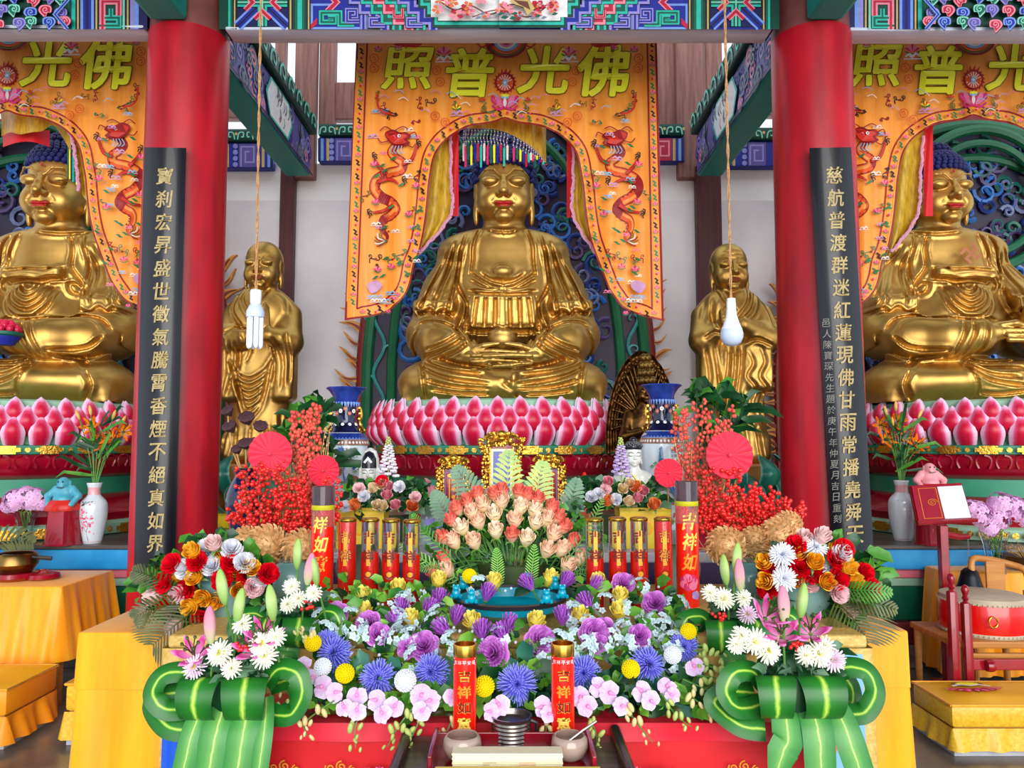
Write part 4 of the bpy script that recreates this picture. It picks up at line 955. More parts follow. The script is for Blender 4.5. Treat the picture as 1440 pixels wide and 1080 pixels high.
MK = [monk('l', 'golden standing figure with a raised open hand behind the tube bulb', 360), monk('r', 'golden standing old figure with clasped hands behind the round bulb', 1036)]
for (r, z0), lab in zip(MK, ('green lotus stand under the golden figure with the raised hand', 'green lotus stand under the old golden figure with clasped hands')):
    x, y = r.location.x, r.location.y; t = thing('lotus_stand', (x, y, .83), lab, 'stand')
    b = MB(); b.lathe([(.42, .83), (.44, .87), (.44, .93), (.40, .95)], 32, (x, y, 0)); b.build('yellow_base', 'paper_gold', t)
    b = MB(); b.lathe([(.36, .95), (.34, z0-.06), (.36, z0-.02), (.34, z0-.001)], 32, (x, y, 0)); b.build('core', 'orange_core', t)
    bm = MB(); f = petal_fn(.24, .34, .5, .05); bm.grid(f, 6, 8); pr = bm.build('petal', 'green_petal', t, world=False); k = 0
    for row in range(2):
        for i in range(12):
            a = 2*PI*(i+.5*row)/12; o = pr if k == 0 else pr.copy()
            if k: COL.objects.link(o); o.parent = t
            k += 1; o.location = (.40*math.cos(a), .40*math.sin(a), .12+.16*row); o.rotation_euler = (-.05, 0, a+PI/2)
# ---------------------------------------------------------------- embroidered hangings
EDGE = [(486, 449), (505, 446), (525, 443), (545, 437), (553, 430), (563, 421), (571, 410), (577, 393), (581, 372), (588, 355), (593, 335), (597, 312), (600, 285), (602, 262), (604, 247), (608, 225), (614, 211), (624, 198), (637, 188), (650, 180), (664, 175), (680, 173), (696, 170), (710, 165), (724, 170), (741, 173), (757, 175), (771, 180), (785, 187), (797, 196), (808, 209), (814, 223), (818, 245), (821, 262), (823, 285), (826, 310), (831, 335), (838, 356), (849, 385), (857, 405), (867, 420), (876, 431), (892, 439), (912, 445), (932, 450)]
def offset_line(P, d):
    out = []
    for i in range(len(P)):
        a, b = P[max(0, i-1)], P[min(len(P)-1, i+1)]; tx, ty = b[0]-a[0], b[1]-a[1]; q = math.hypot(tx, ty) or 1
        out.append((P[i][0]+ty/q*d, P[i][1]-tx/q*d))
    return out
def dragon(d):
    body = smooth_line([(556, 204), (550, 214), (557, 222), (566, 229), (563, 239), (545, 244), (530, 253), (527, 266), (536, 277), (549, 284), (556, 294), (549, 303), (538, 310), (537, 322), (544, 332), (542, 341)], 6)
    tp = lambda t: .75+.35*math.sin(PI*min(1, t*1.1)) if t < .8 else .75*(1-(t-.8)*3.2)
    d.line(body, 14, 'emb_dred', taper=tp); d.line(body, 11, 'emb_orange', taper=tp); d.line(offset_line(body, -2), 4, 'emb_belly', taper=tp)
    for i in range(4, len(body)-8, 3):
        x, y = offset_line(body, 5.5)[i]; d.disc(x, y, 1.5, 'emb_dred', 5)
    for P, cl in (([(566, 230), (578, 225), (584, 212), (586, 203)], (586, 202)), ([(543, 244), (533, 234), (527, 224)], (524, 220)), ([(553, 288), (540, 296), (524, 299)], (517, 300)), ([(530, 256), (548, 252), (560, 258)], (566, 254))):
        d.line(P, 6, 'emb_dred', sm=4, taper=lambda t: 1-.5*t); d.line(P, 4, 'emb_red', sm=4, taper=lambda t: 1-.5*t)
        for k in range(4):
            a = -1.6+k*.8; d.line([cl, (cl[0]+5*math.cos(a), cl[1]+5*math.sin(a)), (cl[0]+7*math.cos(a+.5), cl[1]+7*math.sin(a+.5))], 1.6, 'emb_black')
    d.poly(smooth_line([(541, 187), (552, 182), (562, 186), (572, 186), (578, 192), (572, 196), (577, 201), (566, 206), (556, 206), (546, 198)], 3, True), 'emb_dred')
    d.poly(smooth_line([(543, 189), (552, 185), (561, 188), (569, 188), (573, 192), (568, 196), (571, 200), (562, 203), (553, 202), (547, 196)], 3, True), 'emb_red')
    d.disc(561, 191, 2.4, 'emb_white', 8); d.disc(561.5, 191, 1.2, 'emb_black', 6)
    for P in ([(552, 184), (542, 178), (534, 184)], [(556, 183), (566, 178), (574, 181)], [(546, 198), (536, 200), (531, 194)], [(574, 190), (583, 186), (586, 192)], [(572, 203), (580, 207), (584, 202)]): d.line(P, 1.5, 'emb_dred', sm=4)
    for k in range(4): d.line([(553+k*4, 205), (549+k*5, 212), (553+k*5, 216)], 1.2, 'emb_blue', sm=3)
    for k in range(7):
        a = 2.2+k*.32; d.line([(542, 338), (542+10*math.cos(a), 338+8*math.sin(a)), (546+20*math.cos(a+.35), 338+15*math.sin(a+.35))], 1.5, ('emb_dred', 'emb_white', 'emb_olive')[k % 3], sm=4)
def cloudlet(d, x, y, s, c):
    d.line([(x-s, y), (x-s*.4, y-s*.4), (x, y), (x+s*.5, y-s*.5), (x+s, y-s*.1)], s*.28, c, sm=3); d.spiral(x-s*.2, y-s*.1, s*.3, 1.2, s*.16, c); d.line([(x-s*1.2, y+s*.3), (x+s*1.3, y+s*.25)], s*.16, c)
def bloom(d, x, y, s, c1='emb_pink', c2='emb_rose'):
    for k in range(5):
        a = -PI/2+(k-2)*.62; d.poly([(x, y+s*.3), (x+s*math.cos(a-.24)*.8, y+s*math.sin(a-.24)*.8), (x+s*1.15*math.cos(a), y+s*1.1*math.sin(a)), (x+s*math.cos(a+.24)*.8, y+s*math.sin(a+.24)*.8)], c1 if k % 2 else c2)
    d.line([(x-s*1.0, y+s*.1), (x-s*.3, y+s*.45), (x+s*.3, y+s*.45), (x+s, y+s*.1)], s*.2, 'emb_green', sm=4)
def medallion(d, x, y, r): d.line([(x+r*math.cos(i*.45), y+r*math.sin(i*.45)) for i in range(14)], 1.3, 'emb_orange', True); d.line([(x-r*.5, y), (x, y-r*.5), (x+r*.4, y+r*.3), (x-r*.2, y+r*.5)], 1.2, 'emb_orange')
def sprig(d, x, y, s, a, c='emb_green'):
    P = [(x+s*t*math.cos(a)+s*.3*math.sin(t*6)*math.sin(a), y+s*t*math.sin(a)-s*.3*math.sin(t*6)*math.cos(a)) for t in (0, .25, .5, .75, 1)]
    d.line(P, 1.3, c, sm=3); d.spiral(P[-1][0], P[-1][1], s*.22, 1.2, 1.2, c); d.disc(P[2][0]+s*.15, P[2][1], s*.12, 'emb_dred', 6); d.spiral(P[1][0], P[1][1]-s*.2, s*.2, 1.1, 1.2, c, 1.)
M('emb_belly', (240, 150, 70), .5)
def banner(dx, dy, Y, label, x_lo=None, x_hi=None):
    wave = lambda x: .022*math.sin(x*.085)+.012*math.sin(x*.21+1)
    def fn(u, v, l): return W(u+dx, v+dy, Y+wave(u)*min(1, max(.1, (v-55)/120))-l)
    t = thing('embroidered_banner', W(709+dx, 58+dy, Y), label, 'banner')
    P = smooth_line(EDGE, 3); N = len(P); xt0, xt1 = 503, 922; top = 44
    b = MB(); nr = 26
    for k in (0, 1):
        vs = []; 
        for i, (x, y) in enumerate(P):
            xt = xt0+(xt1-xt0)*(x-486)/(932-486)
            for j in range(nr+1):
                f = j/nr; vs.append(fn(xt+(x-xt)*f, top+(y-top)*f, -.004*k))
        b.add(vs, [((i*(nr+1)+j), ((i+1)*(nr+1)+j), ((i+1)*(nr+1)+j+1), (i*(nr+1)+j+1)) if k else ((i*(nr+1)+j), (i*(nr+1)+j+1), ((i+1)*(nr+1)+j+1), ((i+1)*(nr+1)+j)) for i in range(N-1) for j in range(nr)])
    b.build('cloth', 'orange_cloth', t, angle=0)
    # borders
    d = Draw(); Q = offset_line(P, 7.0); Q2 = offset_line(P[4:-4], 14)
    full = P+[(922, 44)]; d.line([(503, 44)]+P+[(922, 44)], 3, 'emb_dred'); d.line([(505.5, 46)]+offset_line(P, 1.8)[2:-2]+[(919.5, 46)], 1.6, 'emb_yellow2')
    L = [(517, 46), (509, 250), (502, 434)]; Rr = [(910, 46), (914, 250), (917, 434)]
    d.line(L+[(502, 434)]+[q for q in Q2 if q[1] < 436 or True]+[(917, 434)]+Rr[::-1][1:], 2.2, 'emb_dred')
    R = random.Random(1)
    path = smooth_line(Q[6:-6], 2); acc = 0; k = 0
    def motif(x, y, k):
        if k % 4 == 0: bloom(d, x, y, 4.2)
        elif k % 4 == 2: d.disc(x, y, 2, 'emb_red', 6); d.disc(x+2, y-2, 1.5, 'emb_pink', 6)
        else: d.line([(x-3, y-4), (x+1, y-1), (x-1, y+2), (x+3, y+4)], 2.4, ('emb_black', 'emb_green')[k % 8 > 4], sm=2)
    for i in range(1, len(path)):
        acc += math.dist(path[i], path[i-1])
        if acc > 9.5: acc = 0; k += 1; motif(*path[i], k)
    for i in range(38):
        y = 62+i*9.8; f = (y-46)/390; motif(509.5-13.5*f*1.0, y, i); motif(916+8.5*f, y, i+1)
    for i in range(5): motif(510+i*9, 439, i); motif(880+i*10, 441, i)
    d.build('embroidered_border', t, lambda u, v, l: fn(u, v, .003+l))
    # lettering, right to left
    d = Draw()
    for ch, x, y, h, w in (('照', 573, 96, 56, 1.16), ('普', 661, 102, 66, 1.0), ('光', 764, 98, 64, 1.06), ('佛', 849, 99, 70, 1.0)):
        d.text(ch, x, y, h, 'emb_olive', bold=.062, shear=.12, wide=w); d.l += 7; d.text(ch, x, y, h, 'emb_yellow', bold=.036, shear=.12, wide=w); d.l -= 7
    d.build('lettering', t, lambda u, v, l: fn(u, v, .006+l*2))
    # wheel and lotus emblem, crest
    d = Draw()
    for k in range(18):
        a = -PI/2+2*PI*k/18; d.poly([(710+13*math.cos(a-.2), 116+13*math.sin(a-.2)), (710+(21 if k in (0, 1, 17) else 17)*math.cos(a+.12), 116+(21 if k in (0, 1, 17) else 17)*math.sin(a+.12)), (710+13*math.cos(a+.2), 116+13*math.sin(a+.2))], 'emb_red')
    d.disc(710, 116, 14, 'emb_dred', 20); d.disc(710, 116, 12, 'emb_orange', 20)
    for k in range(8): a = PI*k/8; d.line([(710-11*math.cos(a), 116-11*math.sin(a)), (710+11*math.cos(a), 116+11*math.sin(a))], 1, 'emb_white')
    d.disc(710, 116, 4, 'emb_blue', 10); d.disc(710, 116, 2, 'emb_white', 8)
    for x, s, c in ((-14, 9, 'emb_rose'), (14, 9, 'emb_rose'), (-9, 11, 'emb_pink'), (9, 11, 'emb_pink'), (0, 13, 'emb_rose')):
        d.poly(smooth_line([(710+x*.4, 152), (710+x-5, 143), (710+x*1.25, 138-s*.5), (710+x+5, 143)], 3, True), c)
        d.poly(smooth_line([(710+x*.4, 151), (710+x-2.5, 144), (710+x*1.2, 140-s*.3), (710+x+2.5, 144)], 3, True), 'emb_white' if x == 0 else 'emb_pink')
    d.line([(692, 148), (700, 154), (710, 151), (720, 154), (728, 148)], 3, 'emb_rose', sm=4); d.disc(710, 136, 6, 'emb_blue', 10, 3); d.disc(710, 134, 6, 'emb_yellow', 10, 2)
    for s in (-1, 1):
        d.line([(710+s*14, 156), (710+s*24, 158), (710+s*30, 150), (710+s*26, 144)], 1.6, 'emb_green', sm=4); d.spiral(710+s*30, 152, 5, 1.4, 1.4, 'emb_olive'); bloom(d, 710+s*32, 141, 5, 'emb_orange', 'emb_red')
    for r, c in ((24, 'emb_dred'), (21, 'emb_olive'), (18, 'emb_orange'), (14, 'emb_blue'), (11, 'emb_white'), (8, 'emb_pink'), (5, 'emb_red')): d.poly([(712+r*1.25*math.cos(PI*i/12), 58+r*math.sin(PI*i/12)) for i in range(13)], c)
    for s in (-1, 1): d.line([(712+s*22, 60), (712+s*34, 66), (712+s*42, 60)], 2, 'emb_red', sm=4); bloom(d, 712+s*88, 75, 10); cloudlet(d, 712+s*88, 84, 10, 'emb_white'); bloom(d, 712+s*70, 152, 6, 'emb_orange', 'emb_yellow'); cloudlet(d, 712+s*70, 160, 8, 'emb_lilac'); medallion(d, 712+s*98, 99, 6); medallion(d, 712+s*93, 115, 6); medallion(d, 712+s*100, 163, 6); medallion(d, 712+s*86, 172, 6); d.poly(smooth_line([(712+s*160, 62), (712+s*118, 56), (712+s*124, 66), (712+s*138, 66)], 3, True), 'emb_red'); medallion(d, 712+s*186, 82, 6); medallion(d, 712+s*186, 96, 6)
    d.build('emblem_pattern', t, lambda u, v, l: fn(u, v, .003+l))
    # dragons
    for s in (1, -1):
        d = Draw(); d.T = (lambda u, v: (u, v)) if s == 1 else (lambda u, v: (1424-u, v)); dragon(d)
        d.build('embroidered_dragon', t, lambda u, v, l: fn(u, v, .003+l*1.5))
    # small motifs strewn over the ground
    d = Draw(); R = random.Random(11); cs = ['emb_white', 'emb_blue', 'emb_lilac', 'emb_pink']
    for s in (1, -1):
        d.T = (lambda u, v: (u, v)) if s == 1 else (lambda u, v: (1424-u, v))
        for x, y, a in ((535, 150, .5), (556, 158, 2.4), (590, 168, 2.6), (600, 150, 5.5), (528, 130, 1.2), (636, 148, .3), (585, 140, 1), (520, 370, 5.6), (548, 372, 5.), (532, 383, 4.4), (566, 350, 1.9), (516, 268, 2), (586, 240, 1.6), (580, 290, 2)): sprig(d, x, y, R.uniform(10, 17), a, ('emb_green', 'emb_black', 'emb_olive', 'emb_dred')[R.randrange(4)])
        for i in range(22):
            x, y = R.uniform(524, 588), R.uniform(130, 425)
            if x > 590-(y-250)*.1 and y > 380: continue
            cloudlet(d, x, y, R.uniform(4, 7), cs[i % 4])
        for i in range(18): x, y = R.uniform(520, 585), R.uniform(205, 400); d.poly([(x, y), (x+6, y-5), (x+11, y-5), (x+5, y)], 'emb_green')
        for x, y in ((532, 70), (560, 68), (531, 380), (550, 376), (528, 285), (575, 302), (526, 232), (585, 262)): bloom(d, x, y, 6)
        for i in range(12): x, y = R.uniform(530, 700), R.uniform(128, 160); d.line([(x, y), (x+8, y-3), (x+14, y+2)], 1., cs[i % 4], sm=3)
        d.line([(530, 132), (532, 150), (540, 158), (552, 160)], 3, 'emb_red', sm=4); d.line([(535, 152), (560, 162)], 1.4, 'emb_black')
        d.poly(smooth_line([(516, 402), (522, 396), (532, 395), (537, 402), (530, 410), (522, 412)], 3, True), 'emb_lilac')
        for k in range(4): cloudlet(d, 522+k*5, 418+(k % 2)*5, 6, ('emb_blue', 'emb_white')[k % 2])
    d.build('embroidered_pattern', t, lambda u, v, l: fn(u, v, .003+l*.6))
    return t
M('emb_yellow2', (240, 170, 60), .5)
BNY = 5.86
banner(0, 0, BNY, 'orange embroidered banner of four characters arched over the central golden figure')
banner(-700, -10, BNY, 'orange embroidered banner cut off by the picture edge above the hooded golden figure')
banner(659, -4, BNY, 'orange embroidered banner hanging beside the golden figure with the chest mark')

# gold inner curtains with pink fringe, red streamers
def curtain(poly_out, poly_in, Y, label):
    """between an outer and an inner edge, both from the top down"""
    t = thing('gold_curtain', W(*poly_out[0], Y), label, 'curtain'); A = smooth_line(poly_out, 4); B = smooth_line(poly_in, 4); n = min(len(A), len(B))
    ev = lambda P, v: P[min(len(P)-1, int(v*(len(P)-1)))]
    def fn(u, v):
        a, c = ev(A, v), ev(B, v); return W(a[0]+(c[0]-a[0])*u, a[1]+(c[1]-a[1])*u, Y+.03*math.sin(u*9+v*2))
    b = MB(); b.grid(fn, 14, n-1); b.build('cloth', 'gold_cloth', t, angle=0)
    b = MB(); F_ = [Vector(fn(1, i/50)) for i in range(8, 51)]
    b.tube([Vector(p)+Vector((.006*math.sin(i*1.9), -.01, .006*math.cos(i*1.9))) for i, p in enumerate([Vector(q) for q in smooth_line(F_, 3)])], .013, 6); b.build('pink_fringe', 'pink_fringe', t)
curtain([(612, 160), (598, 250), (588, 330), (576, 372)], [(634, 160), (634, 250), (633, 305), (584, 362)], 6.0, 'gold inner curtain with pink fringe at the red streamer side of the hands-in-lap figure, left')
curtain([(826, 160), (830, 250), (838, 330), (852, 372)], [(806, 160), (806, 250), (806, 305), (838, 358)], 6.0, 'gold inner curtain with pink fringe beside the right edge of the central arch')
curtain([(1262, 175), (1252, 250), (1248, 330), (1246, 372)], [(1298, 180), (1293, 250), (1288, 305), (1252, 356)], 6.0, 'wide gold inner curtain with pink fringe near the figure with the chest mark')
curtain([(118, 160), (124, 210), (126, 260), (128, 290)], [(76, 155), (100, 190), (108, 230), (112, 270)], 6.0, 'gold inner curtain beside the hooded golden figure')
def streamer(x0, x1, y0, y1, Y, label):
    b = MB(); b.grid(lambda u, v: W(x0+(x1-x0)*u, y0+(y1-y0)*v, Y+.012*math.sin(u*5+v*3)), 6, 20); b.grid(lambda u, v: W(x0+(x1-x0)*u, y0+(y1-y0)*v, Y+.004+.012*math.sin(u*5+v*3)), 6, 20)
    tag(b.build('red_streamer', 'red_cloth', angle=0), label, 'streamer')
streamer(631, 645, 165, 304, 6.12, 'red cloth streamer hanging beside the left ear of the central golden figure')
streamer(797, 809, 165, 306, 6.12, 'red cloth streamer hanging on the green framed side of the central arch')
streamer(1299, 1312, 168, 304, 6.12, 'red cloth streamer hanging over the ear of the figure with the chest mark')

# canopy cloths over the heads, with bead strings and tassels
t = thing('beaded_canopy', W(710, 172, 6.2), 'gold canopy cloth with bead strings and coloured tassels over the central head', 'canopy')
low = smooth_line([(652, 181), (672, 181), (695, 182), (718, 189), (740, 202), (755, 214), (768, 230)], 5)
b = MB(); n = len(low)-1
b.grid(lambda u, v: W(low[round(u*n)][0], 160+(low[round(u*n)][1]-160)*v, 6.22-.12*math.sin(PI*u)+.015*math.sin(u*40)), n, 8); b.build('cloth', 'gold_cloth', t, angle=0)
b = MB(); R = random.Random(8); tas = MB(); TC = ['emb_white', 'emb_rose', 'p_green', 'emb_yellow', 'p_blue', 'p_red', 'p_teal']
for i in range(30):
    u = i/29; x, y = low[round(u*n)]; L_ = 228-y+R.uniform(-4, 8); Y = 6.21-.12*math.sin(PI*u)
    for k in range(int(L_/2.6)): b.ell(W(x+.8*math.sin(k), y+k*2.6, Y), (.006, .006, .007), 5, 3, k % 2)
    tas.tube([W(x, y+L_*.45, Y-.01), W(x, y+L_*.5, Y-.01), W(x, y+L_, Y-.01)], [.004, .011, .009], 6, i % 7)
b.build('bead_net', ['glass_bead', 'emb_white'], t) if 'glass_bead' in MATS else b.build('bead_net', ['p_lav', 'emb_white'], t)
tas.build('tassel_fringe', TC, t)
t = thing('canopy_hood', W(40, 150, 6.2), 'gold draped cloth with jagged hem and red lining over the blue curls', 'canopy')
low = [(2, 192), (14, 186), (28, 189), (44, 186), (60, 184), (74, 176), (86, 190), (100, 214)]; lw = smooth_line(low, 4); n = len(lw)-1
b = MB(); b.grid(lambda u, v: W(lw[round(u*n)][0], 144+(lw[round(u*n)][1]-144)*v, 6.2-.14*math.sin(PI*u)+.02*math.sin(u*22)*v), n, 8); b.build('cloth', 'gold_cloth', t, angle=0)
b = MB(); b.grid(lambda u, v: W(4+66*u, 183+(24-8*math.sin(PI*u))*v, 6.30-.12*math.sin(PI*u)), 10, 4); b.build('red_lining', 'red_cloth', t, angle=0)
b = MB(); R = random.Random(8)
for i in range(9):
    x = 96+i*2.4; b.tube([W(x, 190+i*3, 6.25), W(x, 250+i*2, 6.25)], .008, 5, i % 4)
b.build('tassel_fringe', ['p_green', 'emb_yellow', 'p_navy', 'p_teal'], t)

# bare bulbs on twisted flex
def bulb(x0, x1, y, Y, kind, label):
    p = W(x1, y, Y); top = W(x0, 0, Y); d = (top-p).normalized(); top = p+d*((6.4-p.z)/d.z)
    t = thing('hanging_bulb', p, label, 'light bulb'); s = S(Y)
    b = MB(); n = 160
    for q in (0, PI): b.tube([p+(top-p)*(i/n)+Vector((.0035*math.cos(i*.9+q), .0035*math.sin(i*.9+q), 0)) for i in range(n+1)], .0032, 5)
    b.build('twisted_cord', 'cord_twist', t)
    c = (p.x, p.y, p.z)
    if kind == 'tube':
        b = MB(); b.lathe([(3*s, 1*s), (7*s, 0), (8*s, -3*s), (7.5*s, -18*s), (7*s, -20*s)], 20, c); b.build('socket', 'bulb_white', t)
        b = MB(); b.lathe([(7*s, -20*s), (10*s, -25*s), (12.5*s, -31*s), (12.5*s, -39*s), (11*s, -40*s)], 24, c); b.build('ballast', 'bulb_grey', t)
        for k in range(6):
            a = 2*PI*k/6; q = Vector(c)+Vector((8.3*s*math.cos(a), 8.3*s*math.sin(a), 0)); b = MB()
            b.tube([q+Vector((0, 0, -39*s)), q+Vector((0, 0, -78*s)), q+Vector((0, 0, -82*s)), q+Vector((0, 0, -84*s))], [3.6*s, 3.6*s, 2.8*s, .8*s], 10); b.build('tube', 'bulb_white', t)
    else:
        b = MB(); b.lathe([(3*s, 1*s), (6*s, 0), (6.5*s, -8*s), (6.5*s, -14*s)], 20, c); b.build('socket', 'bulb_white', t)
        b = MB(); b.lathe([(6.5*s, -14*s), (8*s, -26*s), (12*s, -38*s), (14.6*s, -44*s)], 28, c); b.build('neck', 'bulb_white', t)
        b = MB(); b.lathe([(14.6*s, -44*s), (16*s, -50*s), (15.6*s, -56*s), (12.5*s, -63*s), (7*s, -67*s), (.1, -68.5*s)][:5]+[(.5*s, -68.5*s)], 28, c); b.build('globe', 'bulb_grey', t)
bulb(367, 360, 408, 3.2, 'tube', 'white energy saving bulb of straight tubes on twisted flex')
bulb(1019, 1028, 420, 3.2, 'round', 'white pear shaped bulb with a grey globe on twisted flex')
M('yellow_satin', (236, 166, 10), .32, rgb2=(246, 186, 40), scale=4); M('p_lblue2', (130, 190, 236), .5, var=.06); M('p_blue2', (20, 90, 220), .5, var=.06); M('p_orange2', (240, 90, 70), .5); M('purple_cloth', (46, 30, 62), .5, rgb2=(86, 66, 110), scale=5); M('table_dark2', (44, 36, 34), .3)
M('orange_ruffle', (250, 140, 10), .42, rgb2=(255, 160, 30), scale=5)
M('glass_pink', (240, 170, 170), .06, trans=.85, var=.03, ior=1.2); M('ring_yellow', (196, 190, 30), .4, var=.05); M('label_dark2', (150, 20, 10), .4)
M('stamp_brown', (200, 170, 120), .7); M('stamp_red', (236, 170, 150), .7)
M('paper_gold2', (206, 176, 30), .45)
M('p_purple2', (104, 112, 180), .4, var=.08); M('lav_frame', (130, 90, 130), .4, var=.1)
M('vase_brown', (150, 100, 80), .2, coat=.4); M('vase_rose', (190, 90, 90), .2, coat=.4); M('vase_blue', (90, 130, 200), .2, coat=.4); M('vase_teal', (20, 90, 140), .2, coat=.4); M('vase_rust', (170, 100, 70), .2, coat=.4); M('vase_green', (120, 150, 110), .2, coat=.4); M('vase_pale', (206, 206, 170), .2, coat=.4)
M('ink_black', (24, 26, 40), .25, coat=.3)
M('bottle_clear', (200, 220, 230), .1, trans=.5, var=.03)
M('dish_green', (52, 70, 44), .3, rgb2=(84, 96, 60), scale=12)
M('paper_red2', (214, 20, 70), .4)
# ---------------------------------------------------------------- tables, stands, draped furniture
def drape(b, loop, z0, z1, amp, n=160, flare=.0, m=0, ruff=1.0, seed=0):
    """a cloth skirt hanging from a closed or open path, rippling more towards its hem"""
    P = [Vector((x, y, 0)) for x, y in loop]; L = [0]
    for i in range(1, len(P)): L.append(L[-1]+(P[i]-P[i-1]).length)
    def at(u):
        s_ = u*L[-1]
        for i in range(1, len(P)):
            if s_ <= L[i]+1e-9:
                d = (P[i]-P[i-1]).normalized(); return P[i-1]+d*(s_-L[i-1]), Vector((d.y, -d.x, 0)), s_
        return P[-1], Vector((0, -1, 0)), L[-1]
    def fn(u, v):
        p, nn, s_ = at(u); w = amp*v**.7*(math.sin(s_*38*ruff+seed)+.5*math.sin(s_*71*ruff+1+seed)); q = p+nn*(w+flare*v+amp*1.2*v)
        return (q.x, q.y, z1+(z0-z1)*v)
    return b.grid(fn, n, 10, m)
zA, zB, zC, zD = 1.03, .89, .87, 1.13
# altar table with a brocade cover
t = thing('altar_table', (0, 2.5, 0), 'long altar table under a gold brocade cover with blue painted panels, carrying the red candles', 'table')
b = MB(); b.bbox((-.93, 2.12, zA-.035), (.96, 2.88, zA), .008); b.build('table_top', 'brocade_side', t, smooth=False)
b = MB(); drape(b, [(-.94, 2.89), (-.94, 2.105), (.97, 2.105), (.97, 2.89)], .10, zA-.03, .006, 260); b.build('brocade_cover', 'brocade_side', t, angle=0)
for x0, x1, nm in ((.79, .93, 0), (-.92, -.86, 1)):
    b = MB(); b.grid(lambda u, v: (x0+(x1-x0)*u, 2.083+.004*math.sin(u*9), (.99 if not nm else .86)-(.21 if nm else .32)*v), 6, 6); p = b.build('blue_panel', 'p_lblue2' if not nm else 'p_blue2', t, angle=0)
    d = Draw(); y0 = (.99 if not nm else .86)-(.21 if nm else .32)
    d.line([(x0+(x1-x0)*i/8, y0+.008*math.sin(i*1.8)) for i in range(9)], .022, 'p_white')
    if not nm:
        for k in range(4): d.line([(.82+k*.012, .80), (.835+k*.014, .765), (.828+k*.016, .74)], .008, 'p_orange2', sm=3)
        d.line([(.80, .90), (.86, .88), (.90, .93)], .014, 'p_white', sm=4); d.line([(.80, .83), (.84, .82), (.86, .79)], .02, 'p_orange2', sm=4)
    d.build('painted_detail', p, lambda u, v, l: (u, 2.078-l, v))
for sx in (-.86, .88):
    for y in (2.2, 2.8): b = MB(); b.bbox((sx-.03, y-.03, 0), (sx+.03, y+.03, zA-.035), .004); b.build('leg', 'wood_chair', t, smooth=False)
# red-clothed table in front of it
t = thing('red_table', (0, 1.97, 0), 'front table under a bright red cloth with a satin top border, below the flower bed', 'table')
b = MB(); b.bbox((-.76, 1.875, zB-.03), (.74, 2.085, zB), .006); b.build('table_top', 'red_satin', t, smooth=False)
b = MB(); b.grid(lambda u, v: (-.77+1.52*u, 1.862-.004*math.sin(u*30)*v, zB+.002-.042*v), 60, 3); b.grid(lambda u, v: (-.77+1.52*u, 1.862+.03*v, zB+.003), 60, 1); b.build('satin_border', 'red_satin', t, angle=0)
b = MB(); drape(b, [(-.76, 2.08), (-.76, 1.872), (.74, 1.872), (.74, 2.08)], .05, zB-.02, .004, 200); c_ = b.build('red_cloth', 'red_cloth', t, angle=0)
d = Draw(); d.T = lambda u, v: (u, v)
fnr = lambda u, v, l: (W(u, v, 1.86).x, 1.855-l, W(u, v, 1.86).z)
for x, s in ((385, 1), (1030, 1), (465, -1)):
    d.spiral(x, 1078, 7, 1.6, 2, 'label_gold'); d.spiral(x+16, 1076, 8, 1.6, 2, 'label_gold', 1); d.spiral(x+32, 1080, 6, 1.4, 2, 'label_gold', 2); d.line([(x-6, 1085), (x+14, 1088), (x+40, 1086)], 2, 'label_gold', sm=4)
for x, y in ((520, 1078), (535, 1076), (548, 1080), (890, 1074), (912, 1078), (930, 1076), (946, 1080), (1100, 1070)): bloom(d, x, y+6, 8, 'emb_pink', 'emb_rose')
d.build('embroidery', c_, fnr)
# narrow dark offering table towards the viewer
t = thing('offering_table', (0, 1.55, 0), 'narrow dark wooden table with raised side rails holding the bowls and the two front candles', 'table')
b = MB(); b.bbox((-.245, 1.2, zC-.03), (.245, 1.845, zC), .004); b.build('table_top', 'table_dark', t, smooth=False)
for s in (-1, 1): b = MB(); b.tube([(s*.24, 1.2, zC+.012), (s*.24, 1.845, zC+.012)], .013, 10); b.build('side_rail', 'table_dark2', t)
for s in (-1, 1):
    for y in (1.25, 1.80): b = MB(); b.bbox((s*.21-.02, y-.02, 0), (s*.21+.02, y+.02, zC-.03), .004); b.build('leg', 'table_dark2', t, smooth=False)
# rear offering table
t = thing('altar_table', (0, 3.45, 0), 'tall table with a pale top and dark cloth front behind the row of candles', 'table')
b = MB(); b.bbox((-1.12, 2.98, zD-.04), (1.14, 3.95, zD), .006); b.build('table_top', 'grey_base', t, smooth=False)
b = MB(); drape(b, [(-1.11, 3.94), (-1.11, 2.985), (1.13, 2.985), (1.13, 3.94)], .08, zD-.04, .006, 260); b.build('dark_cloth', 'purple_cloth', t, angle=0)
for sx in (-1.05, 1.07):
    for y in (3.06, 3.86): b = MB(); b.bbox((sx-.03, y-.03, 0), (sx+.03, y+.03, zD-.04), .004); b.build('leg', 'wood_chair', t, smooth=False)
